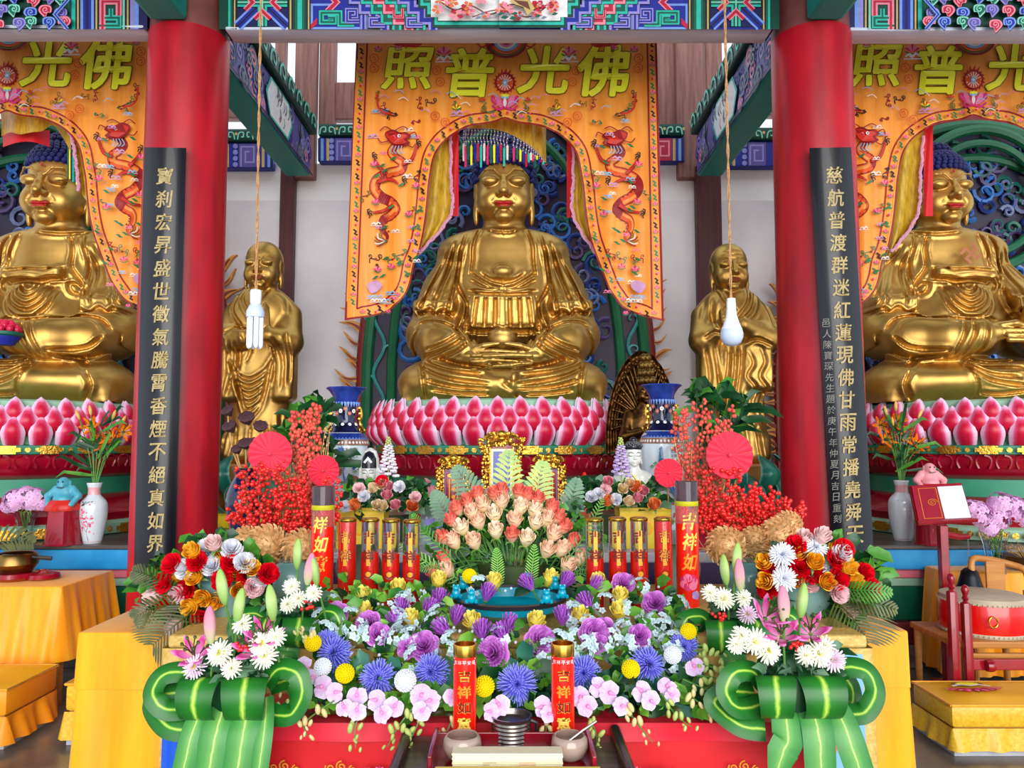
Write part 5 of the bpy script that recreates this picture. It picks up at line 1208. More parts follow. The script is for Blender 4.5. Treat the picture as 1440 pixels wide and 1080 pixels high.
# yellow draped pedestals either side
def pedestal(x0, x1, y0, y1, z, label):
    t = thing('draped_pedestal', ((x0+x1)/2, (y0+y1)/2, 0), label, 'pedestal')
    b = MB(); b.bbox((x0+.02, y0+.02, 0), (x1-.02, y1-.02, z-.01), .01); b.build('stand', 'wood_chair', t, smooth=False)
    b = MB(); loop = [(x0, y1), (x0, y0), (x1, y0), (x1, y1)]
    drape(b, loop, z-.155, z, .0015, 100, .004); b.bbox((x0, y0, z-.006), (x1, y1, z+.004), .004); b.build('cloth_top', 'yellow_cloth', t, angle=50)
    b = MB(); drape(b, loop, .03, z-.15, .012, 140, .035, ruff=.8, seed=2); b.build('skirt', 'yellow_cloth', t, angle=0)
pedestal(-1.26, -.995, 2.28, 2.66, .995, 'tall pedestal draped in plain yellow cloth below the left palm frond vase')
pedestal(1.025, 1.15, 2.28, 2.66, 1.0, 'slim pedestal draped in orange yellow cloth below the hanging brown palm frond')
def cloth_table(x0, x1, y0, y1, z, zh, label, legs=True, seed=0):
    t = thing('cloth_covered_table', ((x0+x1)/2, (y0+y1)/2, 0), label, 'table')
    b = MB(); b.bbox((x0, y0, z-.02), (x1, y1, z), .008); drape(b, [(x0, y1), (x0, y0), (x1, y0), (x1, y1)], zh, z-.005, .016, 240, .05, seed=seed); b.build('yellow_cloth', 'yellow_cloth', t, angle=50)
    for x in (x0+.06, x1-.06):
        for y in (y0+.06, y1-.06): b = MB(); b.bbox((x-.035, y-.035, 0), (x+.035, y+.035, z-.02), .005); b.build('leg', 'wood_chair', t, smooth=False)
    b = MB(); b.bbox((x0+.06, y0+.05, .17), (x1-.06, y0+.075, .23), .004); b.build('rail', 'wood_chair', t, smooth=False)
cloth_table(-4.0, -2.66, 4.62, 5.2, .70, .27, 'yellow clothed wooden table carrying the brass bowl')
cloth_table(2.86, 4.2, 5.09, 5.4, .70, .06, 'yellow clothed table behind the red drum', seed=3)
# kneeling stools
def kneeler(x0, x1, y0, y1, h, cloth, label, emblem=False, ruffle=.010):
    t = thing('kneeling_stool', ((x0+x1)/2, (y0+y1)/2, 0), label, 'kneeler')
    b = MB(); b.bbox((x0+.01, y0+.01, 0), (x1-.01, y1-.01, .05), .004); b.build('base_box', 'grey_base', t, smooth=False)
    b = MB(); b.bbox((x0+.015, y0+.015, .05), (x1-.015, y1-.015, h*.62), .01); b.build('core', 'wood_chair', t, smooth=False)
    b = MB(); loop = [(x0, y1), (x0, y0), (x1, y0), (x1, y1)]; drape(b, loop, .035, h*.55, ruffle, 300, .012, ruff=.9); b.build('ruffle_skirt', cloth, t, angle=0)
    b = MB(); b.bbox((x0, y0, h*.55), (x1, y1, h-.004), .02); b.build('side_band', cloth, t)
    b = MB(); b.grid(lambda u, v: (x0+.006+(x1-x0-.012)*u, y0+.006+(y1-y0-.012)*v, h+.022*min(1, 5*min(u, 1-u))*min(1, 5*min(v, 1-v))), 20, 14); c = b.build('cushion_top', 'yellow_satin', t, angle=0)
    b = MB(); b.tube([(x0, y0, h-.003), (x1, y0, h-.003), (x1, y1, h-.003), (x0, y1, h-.003), (x0, y0, h-.003)], .007, 6); b.build('piping', 'yellow_cloth', t)
    if emblem:
        cx, cy = W(1365, 972, 4.12).x, 4.12; d = Draw()
        for k in range(11):
            a = PI+PI*k/10; x, y = .13*math.cos(a), .075*math.sin(a)*.9
            d.poly(smooth_line([(x*.45, y*.4), (x*1.0-.03, y*.75), (x*1.15, y*1.2), (x*1.0+.03, y*.75)], 3, True), ('emb_rose', 'emb_dred')[k % 2]); d.poly(smooth_line([(x*.7, y*.7), (x*1.02-.012, y*.85), (x*1.12, y*1.15), (x*1.02+.012, y*.85)], 3, True), 'emb_pink')
        d.disc(0, .03, .085, 'emb_olive', 16, .035); d.disc(0, .032, .06, 'emb_yellow', 14, .024); d.line([(-.1, -.01), (-.05, .015), (0, .0), (.05, .015), (.1, -.01)], .016, 'emb_white', sm=3)
        d.build('lotus_emblem', c, lambda u, v, l: (cx+u, cy+v, h+.024+l))
kneeler(2.18, 3.1, 3.92, 4.30, .25, 'yellow_brocade', 'square yellow kneeling stool with a red lotus emblem on its cushion', True)
kneeler(-3.3, -2.56, 4.0, 4.44, .30, 'orange_ruffle', 'kneeling stool under a ruffled orange cloth beside the yellow clothed table', ruffle=.02)
kneeler(-2.30, -1.65, 4.06, 4.5, .31, 'yellow_brocade', 'gold brocade kneeling stool half hidden by the yellow draped pedestal')
# ---------------------------------------------------------------- candles
def candle(px, ptop, Y, r, z0, kind, label, fill=1., text='吉祥', group=None):
    x = W(px, ptop, Y).x; zt_ = W(px, ptop, Y).z; H = zt_-z0; c = (x, Y, z0)
    t = thing('glass_candle', c, label, 'candle', group)
    cyl = lambda rr: (lambda u, v, l: (x+(rr+.0006+l)*math.sin(u/rr), Y-(rr+.0006+l)*math.cos(u/rr), z0+v))
    if kind == 'front':
        b = MB(); b.lathe([(r*.96, 0), (r, .004), (r, H*.88)], 32, c); b.build('jar', 'candle_red', t)
        b = MB(); b.lathe([(r, H*.88), (r*1.03, H*.9), (r*1.03, H*.985), (r, H), (r*.9, H), (r*.88, H*.9), (.0005, H*.9)], 32, c, cap=False); b.build('brass_collar', 'brass', t)
        d = Draw(); w = r*1.1
        d.rect(-w, H*.80, w, H*.87, 'p_white'); d.rect(-w, H*.81, w, H*.86, 'p_navy'); 
        for k in range(5): d.text('吉祥平安福'[k], -w*.75+k*w*.375, H*.835, H*.04, 'p_white', flip=1)
        d.rect(-w, H*.06, w, H*.79, 'candle_label')
        for k, ch in enumerate(text): d.text(ch, 0, H*(.70-.155*k), H*.115, 'label_dark' if k < 1 else ('label_dark', 'label_gold', 'label_gold', 'label_yellow')[k], bold=.05, flip=1, wide=1.1); d.text(ch, .0006, H*(.70-.155*k)+.0006, H*.112, ('label_gold', 'label_gold', 'label_dark', 'label_yellow')[k], bold=.02, flip=1, wide=1.1)
        for k in (-2, -1, 0, 1, 2): d.poly(smooth_line([(k*.002, H*.04), (k*.007-.004, H*.075), (k*.009, H*.115-abs(k)*.004), (k*.007+.004, H*.075)], 3, True), ('emb_pink', 'p_white')[k % 2])
        d.build('label', t, cyl(r), step=.00015)
    elif kind == 'large':
        zr = H*.80; b = MB(); b.lathe([(r*.97, 0), (r, .004), (r, H*.66), (r*.3, H*.665)], 36, c); b.build('red_wax', 'candle_red', t)
        b = MB(); b.lathe([(r, H*.66), (r, zr)], 36, c, cap=False); b.build('clear_wall', 'glass_pink', t)
        b = MB(); b.lathe([(r*1.01, zr), (r*1.03, zr+.001), (r*1.03, zr+.014), (r, zr+.015)], 36, c, cap=False); b.build('yellow_ring', 'ring_yellow', t)
        b = MB(); b.lathe([(r, zr+.014), (r, H-.002), (r*.9, H)], 36, c); b.build('smoked_top', 'glass_smoke', t)
        d = Draw()
        for k, ch in enumerate(text): d.text(ch, .002*(k % 2), H*(.68-.16*k), H*.13, 'label_yellow' if k < 2 else 'label_gold', bold=.03, flip=1, shear=.25, wide=.85)
        if text[0] == '吉':
            for k in range(7): a = k*.9; d.disc(r*.5*math.cos(a)-.004, H*.20+r*.4*math.sin(a), r*.36, ('emb_pink', 'emb_rose')[k % 2], 10)
            for k in range(5): a = k*1.25; d.disc(r*.45+r*.2*math.cos(a), H*.10+r*.2*math.sin(a), r*.2, ('p_lav', 'emb_lilac')[k % 2], 8)
        d.build('label', t, cyl(r), step=.0002)
    else:
        zf = H*fill; b = MB(); b.lathe([(r*.95, 0), (r*.97, .004), (r*.97, zf), (r*.2, zf+.002)], 32, c); b.build('red_wax', 'candle_red', t)
        b = MB(); b.lathe([(r, .0), (r, H-.012)], 32, c, cap=False); b.build('glass_wall', 'glass', t)
        b = MB(); b.lathe([(r*1.0, H-.012), (r*1.04, H-.010), (r*1.04, H-.004), (r*.8, H), (r*.3, H+.001)], 32, c); b.build('gold_lid', 'brass', t)
        d = Draw()
        d.rect(-r*.22, H*.48, r*.22, H*.86, 'label_gold')
        for k, ch in enumerate(text): d.text(ch, -r*.02, H*(.79-.2*k), H*.13, 'label_dark', bold=.05, flip=1); d.text(ch, 0, H*(.79-.2*k), H*.12, 'label_gold' if fill > .9 else 'label_dark', flip=1)
        d.disc(0, H*.38, r*.5, 'label_dark2', 12); d.disc(0, H*.39, r*.3, 'label_gold', 10)
        for k in range(5): d.poly([((k-2)*r*.22-r*.12, H*.12), ((k-2)*r*.2, H*(.26-.03*abs(k-2))), ((k-2)*r*.22+r*.12, H*.12)], ('label_yellow', 'label_gold')[k % 2])
        d.build('label', t, cyl(r), step=.0002)
candle(455, 683, 2.5, .036, zA, 'large', 'fat red candle with a smoked top, beside the phoenix vase and golden balls', text='祥如意')
candle(965, 676, 2.5, .036, zA, 'large', 'tall fat red candle with a smoked top and painted flowers beside the pink gift bag', text='吉祥如')
for i, (x, y, f, lab) in enumerate(((489, 728, .96, 'slim red jar candle, full to the lid, beside the plain fat candle'), (521, 728, .62, 'slim half burned jar candle, second from the fat candle near the phoenix vase'), (550, 729, .61, 'slim half burned jar candle, third from the fat candle near the phoenix vase'), (579, 730, .60, 'slim half burned jar candle touching the fern on the phoenix vase side'),
        (836, 728, .55, 'slim half burned jar candle touching the rose bouquet on the peacock vase side'), (868, 727, .62, 'slim half burned jar candle before the corner of the yellow box, peacock vase side'), (898, 727, .62, 'slim half burned jar candle before the middle of the box, peacock vase side'), (932, 727, .96, 'slim red jar candle, full to the lid, beside the fat candle with painted flowers'))):
    candle(x, y, 2.46, .0275, zA, 'small', lab, f, group=None)
candle(654, 905, 1.80, .0262, zC, 'front', 'red candle jar with gold lettering at the front, by the dark rimmed clay bowl', text='吉祥如意')
candle(791, 904, 1.80, .0262, zC, 'front', 'red candle jar with gold lettering at the front, by the spoon in its bowl', text='吉祥如意')

# ---------------------------------------------------------------- things on the offering table
t = thing('lacquer_tray', (0, 1.71, zC), 'dark red lacquer tray under the two clay bowls', 'tray')
b = MB(); b.bbox((-.165, 1.615, zC+.001), (.165, 1.768, zC+.008), .002); b.build('tray_base', 'lacquer_red', t, smooth=False)
for lo, hi in (((-.172, 1.61, zC+.002), (-.163, 1.772, zC+.045)), ((.163, 1.61, zC+.002), (.172, 1.772, zC+.045)), ((-.172, 1.766, zC+.002), (.172, 1.774, zC+.035))):
    b = MB(); b.bbox(lo, hi, .002); b.build('tray_side', 'lacquer_red', t, smooth=False)
def bowl(px, Y, r, label, spoon):
    x = W(px, 1060, Y).x; c = (x, Y, zC+.009); t = thing('clay_bowl', c, label, 'bowl')
    b = MB(); b.lathe([(r*.5, 0), (r*.85, .010), (r, .028), (r*.93, .044), (r*.80, .05), (r*.74, .048), (r*.88, .03), (r*.6, .014), (.001, .012)], 32, c, cap=False); b.build('body', 'clay_glaze', t)
    if spoon: b = MB(); b.tube([(x-.01, Y, c[2]+.03), (x+.03, Y+.01, c[2]+.055), (x+.06, Y+.02, c[2]+.07)], .003, 6); tag(b.build('spoon', 'steel_can'), 'small metal spoon standing in the clay bowl', 'spoon')
bowl(650, 1.69, .042, 'brown glazed clay bowl with a dark rim behind the paper stack', False)
bowl(801, 1.69, .040, 'pale brown glazed clay bowl holding a thin spoon', True)
x = W(719, 1010, 1.80).x; t = thing('ribbed_metal_pot', (x, 1.80, zC), 'ribbed steel pot between the two front candles', 'pot')
pr = []
for k in range(13): pr.append((.043+(.0022 if k % 2 else 0), .002+k*.0042))
b = MB(); b.lathe([(.040, 0)]+pr+[(.045, .056), (.047, .062), (.043, .062), (.040, .05), (.001, .046)], 36, (x, 1.80, zC), cap=False); b.build('body', 'steel_can', t)
b = MB(); b.tube([(x+.044, 1.8, zC+.05), (x+.058, 1.8, zC+.045), (x+.058, 1.8, zC+.02), (x+.044, 1.8, zC+.014)], .005, 8); b.build('handle', 'table_dark2', t)
t = thing('paper_stack', (W(714, 1055, 1.64).x, 1.635, zC+.008), 'stack of cream joss paper bound in a block in front of the bowls', 'paper')
b = MB(); x = W(714, 1055, 1.64).x
for k in range(9): b.bbox((x-.113+.001*math.sin(k*3), 1.617+.0006*math.cos(k*5), zC+.008+k*.0045), (x+.112+.001*math.sin(k*2), 1.655, zC+.008+k*.0045+.004), .0008)
b.build('sheets', 'paper', t, smooth=False)
d = Draw(); R = random.Random(2)
for cx, w, c in ((-.035, .03, 'stamp_brown'), (.045, .045, 'stamp_red')):
    for k in range(5): d.line([(cx-w/2, .006+k*.004), (cx+w*R.uniform(-.1, .5), .006+k*.004)], .0012, c)
d.build('stamp', t, lambda u, v, l: (x+u, 1.6158-l*.3, zC+.008+v))
t = thing('paper_scroll', (W(728, 1078, 1.60).x, 1.585, zC), 'rolled yellow paper with red print at the very front of the table', 'scroll'); x = W(728, 1078, 1.60).x
b = MB(); b.tube([(x-.165, 1.59, zC+.0165), (x+.165, 1.59, zC+.0165)], .016, 16); b.build('roll', 'scroll_yellow', t)
d = Draw(); R = random.Random(4)
for k in range(22): d.rect(-.06+k*.006, -.3, -.06+k*.006+.004, R.uniform(.1, .4), 'candle_red')
d.build('red_print', t, lambda u, v, l: (x+u, 1.59-.0163*math.cos(v), zC+.0165+.0163*math.sin(v)))
for s in (-1, 1): b = MB(); b.tube([(x+s*(.165+.018*math.sin(a)), 1.588, zC+.0165+.008*math.cos(a)-.006) for a in [k*.35 for k in range(10)]], .0018, 5); b.build('tie_cord', 'scroll_yellow', t)

# ---------------------------------------------------------------- the rear table: boxes, tablets, figurines, great vases
def yellow_box(x0, x1, y0, y1, Y, dz, label, dep=.16):
    a, c = W(x0, y1, Y), W(x1, y0, Y); t = thing('cardboard_box', ((a.x+c.x)/2, Y, zD), label, 'box')
    b = MB(); b.bbox((a.x, Y, zD), (c.x, Y+dep, c.z-.012), .002); b.build('box_body', 'paper_gold', t, smooth=False)
    b = MB(); b.bbox((a.x-.002, Y-.002, c.z-.014), (c.x+.002, Y+dep+.002, c.z), .002); b.build('lid', 'paper_gold2', t, smooth=False)
    d = Draw(); w = c.x-a.x; h = c.z-zD
    d.line([(a.x+.008, zD+.01), (c.x-.008, zD+.01), (c.x-.008, zD+h-.03), (a.x+.008, zD+h-.03)], .0016, 'label_gold', True); d.disc((a.x+c.x)/2, zD+h*.5, h*.18, 'label_gold', 18); d.disc((a.x+c.x)/2, zD+h*.5, h*.14, 'paper_gold2', 18)
    d.build('printed_front', t, lambda u, v, l: (u, Y-.0006-l*.5, v)); return c.z
bz1 = yellow_box(472, 540, 714, 768, 3.08, 0, 'yellow card box under the posy with the white hooded figurine')
bz2 = yellow_box(872, 944, 714, 768, 3.08, 0, 'yellow card box under the posy with the white seated figurine')
a, c = W(978, 768, 3.06), W(1024, 720, 3.06); t = thing('gift_box', ((a.x+c.x)/2, 3.06, zD), 'pink red gift box with a gold crescent beside the berry branches', 'box')
b = MB(); b.bbox((a.x, 3.06, zD), (c.x, 3.2, c.z), .003); b.build('box_body', 'paper_red2', t, smooth=False)
d = Draw(); d.line([((a.x+c.x)/2+.02*math.cos(q*.3), zD+.07+.025*math.sin(q*.3)) for q in range(2, 17)], .003, 'label_gold'); d.build('crescent', t, lambda u, v, l: (u, 3.058-l, v))
def ornate(b, x, z, Y, w, h, R, n, s=.008, m=0):
    for i in range(n): b.ell((x+R.uniform(-w, w), Y-R.uniform(0, .012), z+R.uniform(-h, h)), (R.uniform(.6, 1.2)*s, s*.9, R.uniform(.6, 1.2)*s), 6, 4, m)
def tablet(x0, x1, y0, Y, inner, label, seed, ears):
    R = random.Random(seed); a, c = W(x0, y0, Y), W(x1, y0, Y); xm = (a.x+c.x)/2; hw = (c.x-a.x)/2; zt_ = a.z; t = thing('memorial_tablet', (xm, Y+.03, zD), label, 'tablet'); H = zt_-zD
    b = MB(); b.bbox((xm-hw*.9, Y, zD), (xm+hw*.9, Y+.06, zD+.06), .006); b.build('plinth', 'lacquer_red', t, smooth=False)
    b = MB(); b.bbox((xm-hw*.72, Y+.012, zD+.06), (xm+hw*.72, Y+.045, zt_-hw*.45), .006); b.build('back_board', 'lacquer_red', t, smooth=False)
    b = MB()
    for s in (-1, 1):
        for i in range(26): z = zD+.06+(H-.06-hw*.7)*i/25; ornate(b, xm+s*hw*.78, z, Y+.006, hw*.16, .006, R, 5, .0085)
        b.tube([(xm+s*hw*(.55), Y+.006, zD+.06), (xm+s*hw*.55, Y+.006, zt_-hw*.75)], .005, 6)
    b.build('carved_side', 'gold_leaf', t)
    b = MB(); ornate(b, xm, zt_-hw*.42, Y+.004, hw*.62, hw*.30, R, 90, .010); 
    for s in (-1, 1): b.tube([(xm+s*(hw*.5+hw*.28*math.cos(q)*(1-q/9)), Y-.006, zt_-hw*.42+hw*.28*math.sin(q)*(1-q/9)) for q in [k*.5 for k in range(12)]], .010, 6)
    b.ell((xm, Y-.012, zt_-hw*.16), (hw*.26, .02, hw*.2), 12, 8); b.ell((xm, Y-.018, zt_-hw*.36), (hw*.2, .02, hw*.16), 12, 8)
    if ears:
        for s in (-1, 1): ornate(b, xm+s*hw*.98, zt_-hw*.62, Y+.004, hw*.12, hw*.28, R, 30, .008)
    b.build('carved_crest', 'gold_leaf', t)
    b = MB(); b.bbox((xm-hw*.52, Y+.002, zD+.08), (xm+hw*.52, Y+.014, zt_-hw*.85), .003); b.build('border_panel', 'paper' if inner == 'blue' else 'lav_frame', t, smooth=False)
    b = MB(); b.bbox((xm-hw*.40, Y-.002, zD+.09), (xm+hw*.40, Y+.004, zt_-hw*.97), .002); b.build('inscription_panel', 'p_purple2' if inner == 'blue' else 'lacquer_red', t, smooth=False)
    d = Draw()
    if inner == 'blue':
        for k in range(6): d.text('佛力超薦往生'[k], 0, H-hw*1.2-k*.045, .03, 'label_yellow', flip=1)
    else:
        d.line([(-hw*.3, H-hw*1.1), (0, H-hw*.98), (hw*.3, H-hw*1.1), (0, H-hw*1.2)], .006, 'label_yellow', True, sm=3); d.line([(-hw*.22, H-hw*1.3), (-hw*.22, .1)], .005, 'label_gold'); d.line([(hw*.22, H-hw*1.3), (hw*.22, .1)], .005, 'label_gold')
        for k in range(6): d.disc(0, H-hw*1.4-k*.035, .009, 'label_gold', 8)
    d.build('inscription', t, lambda u, v, l: (xm+u, Y-.0035-l*.6, zD+v))
tablet(676, 735, 606, 3.62, 'blue', 'tallest gilt carved memorial tablet with a blue inscription panel', 1, True)
tablet(612, 664, 640, 3.50, 'red', 'smaller gilt memorial tablet with a dark panel near the pink crouching figurine', 2, False)
tablet(745, 797, 638, 3.50, 'red', 'smaller gilt memorial tablet with a dark panel near the small orange robed figurine', 3, False)

def great_vase(px, ptop, Y, label, bird, flip):
    x = W(px, ptop, Y).x; H = W(px, ptop, Y).z-zD; k = H/.72; t = thing('porcelain_vase', (x, Y, zD), label, 'vase')
    pb = [(.085, 0), (.09, .01), (.092, .03), (.118, .12), (.138, .25), (.146, .36), (.144, .42), (.128, .465), (.105, .488)]
    ps = [(.105, .488), (.088, .51), (.072, .535), (.067, .56), (.068, .60), (.073, .64)]; pr = [(.073, .64), (.084, .672), (.108, .70), (.128, .715), (.124, .720), (.09, .69), (.06, .65)]
    sc = lambda P: [(r*k*.78, z*k) for r, z in P]
    def rad(z):
        for (r0, z0), (r1, z1) in zip(pb+ps, (pb+ps)[1:]):
            if z0 <= z <= z1: return .78*(r0+(r1-r0)*(z-z0)/max(1e-6, z1-z0))
        return .055
    b = MB(); b.lathe(sc(smooth_line(pb, 4)), 40, (x, Y, zD)); b.build('body', 'porcelain', t)
    b = MB(); b.lathe(sc(smooth_line(ps, 4)), 40, (x, Y, zD), cap=False); b.build('neck', 'cobalt_dark', t)
    b = MB(); b.lathe(sc(pr), 40, (x, Y, zD), wob=lambda a, j: 1+(.05*math.cos(a*8) if j in (3, 4) else 0), cap=False); b.build('flared_rim', 'cobalt', t)
    fn = lambda u, v, l: (x+k*(rad(v)+.0012+l*.4)*math.sin(u), Y-k*(rad(v)+.0012+l*.4)*math.cos(u), zD+k*v)
    d = Draw(); R = random.Random(bird)
    for i in range(24): u0 = -1.9+i*3.8/24; d.rect(u0, .425, u0+.17, .452, 'vase_brown'); d.disc(u0+.08, .438, .05, 'p_white', 8, .007); d.rect(u0, .455, u0+.17, .485, 'cobalt'); d.line([(u0, .452), (u0+.08, .462), (u0+.16, .452)], .004, 'p_lblue')
    for i in range(16): u0 = -1.8+i*.23; d.poly([(u0, .672-.03), (u0+.10, .645), (u0+.2, .64), (u0+.1, .615)], 'p_lblue')
    for i in range(10): u0 = -1.5+i*.33; d.disc(u0, .585+.012*(i % 3), .15, ('vase_rose', 'p_white', 'vase_rose')[i % 3], 9, .011); d.disc(u0, .585+.012*(i % 3), .06, 'p_gold', 7, .005)
    for i in range(7): d.disc(-1.4+i*.47, .53, .12, 'p_white', 8, .008)
    s = flip
    if bird == 1:
        P = smooth_line([(.05, .40), (.18, .375), (.22, .34), (.14, .30), (.20, .25), (.28, .20), (.22, .16)], 5); d.line(P, .05, 'vase_blue', taper=lambda q: 1-.5*q); d.line([(.05, .40), (-.06, .405)], .02, 'vase_blue'); d.disc(-.02, .30, .14, 'vase_rust', 12, .028)
        for k2 in range(5): d.line([(.2, .27), (.3+k2*.05, .2-k2*.012), (.26+k2*.08, .13)], .012, ('vase_blue', 'p_lav')[k2 % 2], sm=4)
    else:
        P = smooth_line([(-.25, .395), (-.20, .37), (-.28, .33), (-.2, .28), (-.02, .235), (.12, .215)], 5); d.line(P, .10, 'vase_teal', taper=lambda q: .35+.8*math.sin(PI*q)); d.disc(-.26, .398, .05, 'vase_teal', 8, .009)
        for k2 in range(6): d.line([(-.1, .26), (.1+.08*k2, .2-.006*k2), (.25+.1*k2, .2-.02*k2)], .012, ('vase_blue', 'vase_teal')[k2 % 2], sm=4)
    for i in range(34): u, v = R.uniform(-1.1, 1.1), R.uniform(.03, .2); d.disc(u, v, R.uniform(.05, .12), ('vase_green', 'vase_pale', 'vase_rose', 'vase_green', 'vase_rust')[i % 5], 8, R.uniform(.006, .016))
    for u, v in ((.55, .19), (.75, .22), (.6, .25)): d.disc(u, v, .17, 'vase_rose', 10, .024); d.disc(u, v, .1, 'vase_rust', 9, .014)
    for i in range(16): u, v = R.uniform(-.7, 1.), R.uniform(.2, .4); d.poly([(u, v), (u+.1, v+.012), (u+.18, v+.004), (u+.09, v-.008)], ('vase_green', 'cobalt', 'vase_green')[i % 3])
    for r_ in range(3 if bird == 1 else 4):
        for q in range(5): d.text('花開富貴平安如意吉祥'[(r_*5+q) % 10], .15+.12*q, .405-.02*r_, .014, 'p_black', flip=1, wide=7)
    d.build('painted_pattern', t, fn, step=.0003)
    for s_ in (-1, 1):
        b = MB(); b.tube([(x+s_*k*a*.8, Y, zD+k*z) for a, z in smooth_line([(.07, .60), (.092, .61), (.098, .57), (.088, .54), (.105, .515), (.118, .50), (.105, .485)], 4)], .008*k, 6)
        for q in range(5): b.ell((x+s_*k*(.07+.005*(q % 2)), Y, zD+k*(.50+q*.028)), (.011, .010, .011), 6, 4)
        b.build('gilt_handle', 'brass', t)
great_vase(487, 545, 3.78, 'tall porcelain vase painted with a blue phoenix beside the white hooded figurine', 1, 1)
great_vase(930, 541, 3.78, 'tall porcelain vase painted with a peacock behind the white seated figurine', 2, 1)

def bust(px, pz, Y, w, kind, label):
    """small porcelain goddess figurine: head, drapery, seated body"""
    c = W(px, pz, Y); t = thing('porcelain_figurine', (c.x, Y, zD), label, 'figurine'); z = c.z; g = SDF((c.x-6*w, Y-5*w, zD), (c.x+6*w, Y+4*w, z+2.4*w), w*.13)
    head(g, (c.x, Y, z), w); E = lambda x, y, zz, r, k=.4: g.ell((c.x+x*w, Y+y*w, z+zz*w), [q*w for q in r], k*w)
    E(0, .3, -3.4, (2.0, 1.3, 1.7)); E(-1.2, .3, -2.8, (1.0, 1.0, .9)); E(1.2, .3, -2.8, (1.0, 1.0, .9)); dz = (z-zD)/w
    E(0, 0, -dz+1.2, (4.0, 2.8, 1.3)); E(0, 0, -(dz+3.4)/2, (2.3, 1.6, (dz-3)/2))
    for s in (-1, 1): g.chain([(c.x+s*1.9*w, Y+.3*w, z-3.0*w), (c.x+s*2.5*w, Y-.6*w, z-5*w), (c.x+s*.5*w, Y-1.7*w, z-5.6*w)], [.7*w, .75*w, .4*w], .3*w)
    fl = [([(c.x+s*a*w, z+b_*w) for a, b_ in P], .12*w, .16*w) for s in (-1, 1) for P in ([(.5, -2), (.8, -3), (.2, -4.4)], [(1.2, -2.2), (1.6, -3.6), (1.0, -5)], [(1.8, -2.6), (2.2, -4), (2.2, -5)], [(.4, -4.6), (.6, -5.4), (.2, -6)])]
    if kind == 'hood': g.chain([(c.x-1.25*w, Y+.5*w, z-1.8*w), (c.x-1.15*w, Y+.4*w, z+.3*w), (c.x, Y+.5*w, z+2*w), (c.x+1.15*w, Y+.4*w, z+.3*w), (c.x+1.25*w, Y+.5*w, z-1.8*w)], [.3*w]*5, .2*w)
    g.folds(fl, Y); g.mesh('porcelain_body', 'porcelain_white', t, (c.x, Y, zD)); o = wloc(t)
    b = MB()
    if kind == 'hood':
        b.lathe([(1.02*w, .55*w), (1.0*w, 1.1*w), (.95*w, 1.8*w), (.6*w, 2.6*w), (.1*w, 2.9*w)], 20, (c.x, Y+.05*w, z)); b.build('black_hair', 'ink_black', t)
        d = Draw(); d.line([(-.5*w, 1.3*w), (0, 1.9*w), (.5*w, 1.3*w)], .3*w, 'p_white'); d.build('white_headband', t, lambda u, v, l: (c.x+u, Y-.97*w, z+v))
        b = MB(); b.lathe([(1.3*w, -1.8*w), (1.28*w, .5*w), (1.2*w, 1.8*w), (.85*w, 2.9*w), (.2*w, 3.3*w)], 24, (c.x, Y+.8*w, z), cap=False); b.build('white_veil', 'porcelain_white', t)
    else:
        b.ell((c.x, Y+.15*w, z+1.0*w), (1.1*w, 1.12*w, .75*w), 18, 10)
        for i in range(60): a = i*2.4; q = .3+.9*(i/60); b.ell((c.x+1.1*w*math.cos(a)*math.cos(q), Y+.15*w+1.1*w*math.sin(a)*math.cos(q), z+.85*w+.85*w*math.sin(q)), (.17*w,)*3, 6, 4)
        b.ell((c.x, Y+.15*w, z+1.85*w), (.5*w, .5*w, .4*w), 12, 8); b.build('dark_curls', 'ink_black', t)
        b = MB(); b.tube([(c.x+a*w, Y-y*w, z+zz*w) for a, y, zz in ((-.3, .9, -2.3), (.6, 1.4, -3.6), (.3, 1.7, -4.8))], .1*w, 6); b.build('gold_trim', 'brass', t)
    b = MB()
    for s in (-1, 1): b.tube([(c.x+s*a*w, Y-y*w, z+zz*w) for a, y, zz in ((.2, 1.05, -.06), (.47, 1.06, -.11), (.74, .93, -.03))], .025*w, 5); b.tube([(c.x+s*a*w, Y-y*w, z+zz*w) for a, y, zz in ((.14, 1.05, .22), (.4, 1.04, .38), (.8, .84, .26))], .03*w, 5)
    b.build('painted_brow', 'ink_black', t); lips((c.x, Y, z), w*.9, t, o)
bust(519, 664, 3.42, .0325, 'hood', 'white porcelain figurine with a black topped hood beside the phoenix vase')
bust(891, 640, 3.42, .036, 'curl', 'white porcelain seated figurine with dark curls before the peacock vase')

def small_bottle(px, py, Y, label):
    c = W(px, py, Y); z0 = zD; H = c.z-z0; t = thing('water_bottle', (c.x, Y, z0), label, 'bottle'); r = .03
    b = MB(); b.lathe([(r, 0), (r, H*.62), (r*.8, H*.75), (r*.38, H*.86), (r*.38, H*.88)], 20, (c.x, Y, z0)); b.build('body', 'bottle_clear', t)
    b = MB(); b.lathe([(r*.42, H*.88), (r*.42, H)], 16, (c.x, Y, z0)); b.build('cap', 'p_lav', t)
    b = MB(); b.lathe([(r*1.02, H*.3), (r*1.02, H*.6)], 20, (c.x, Y, z0), cap=False); b.build('label_band', 'p_lav', t)
small_bottle(601, 704, 3.2, 'small clear water bottle next to the posy, nearer the yellow box'); small_bottle(616, 704, 3.22, 'small clear water bottle next to the rose bouquet')
def pot(name, px, ptop, pbot, Y, r, prof, mat, label, cat='vase', z=None):
    x = W(px, ptop, Y).x; zt_ = W(px, ptop, Y).z; z0 = W(px, pbot, Y).z if z is None else z
    b = MB(); H = zt_-z0; b.lathe([(r*a, H*q) for a, q in smooth_line(prof, 4)], 36, (x, Y, z0)); o = b.build(name, mat); return tag(o, label, cat)
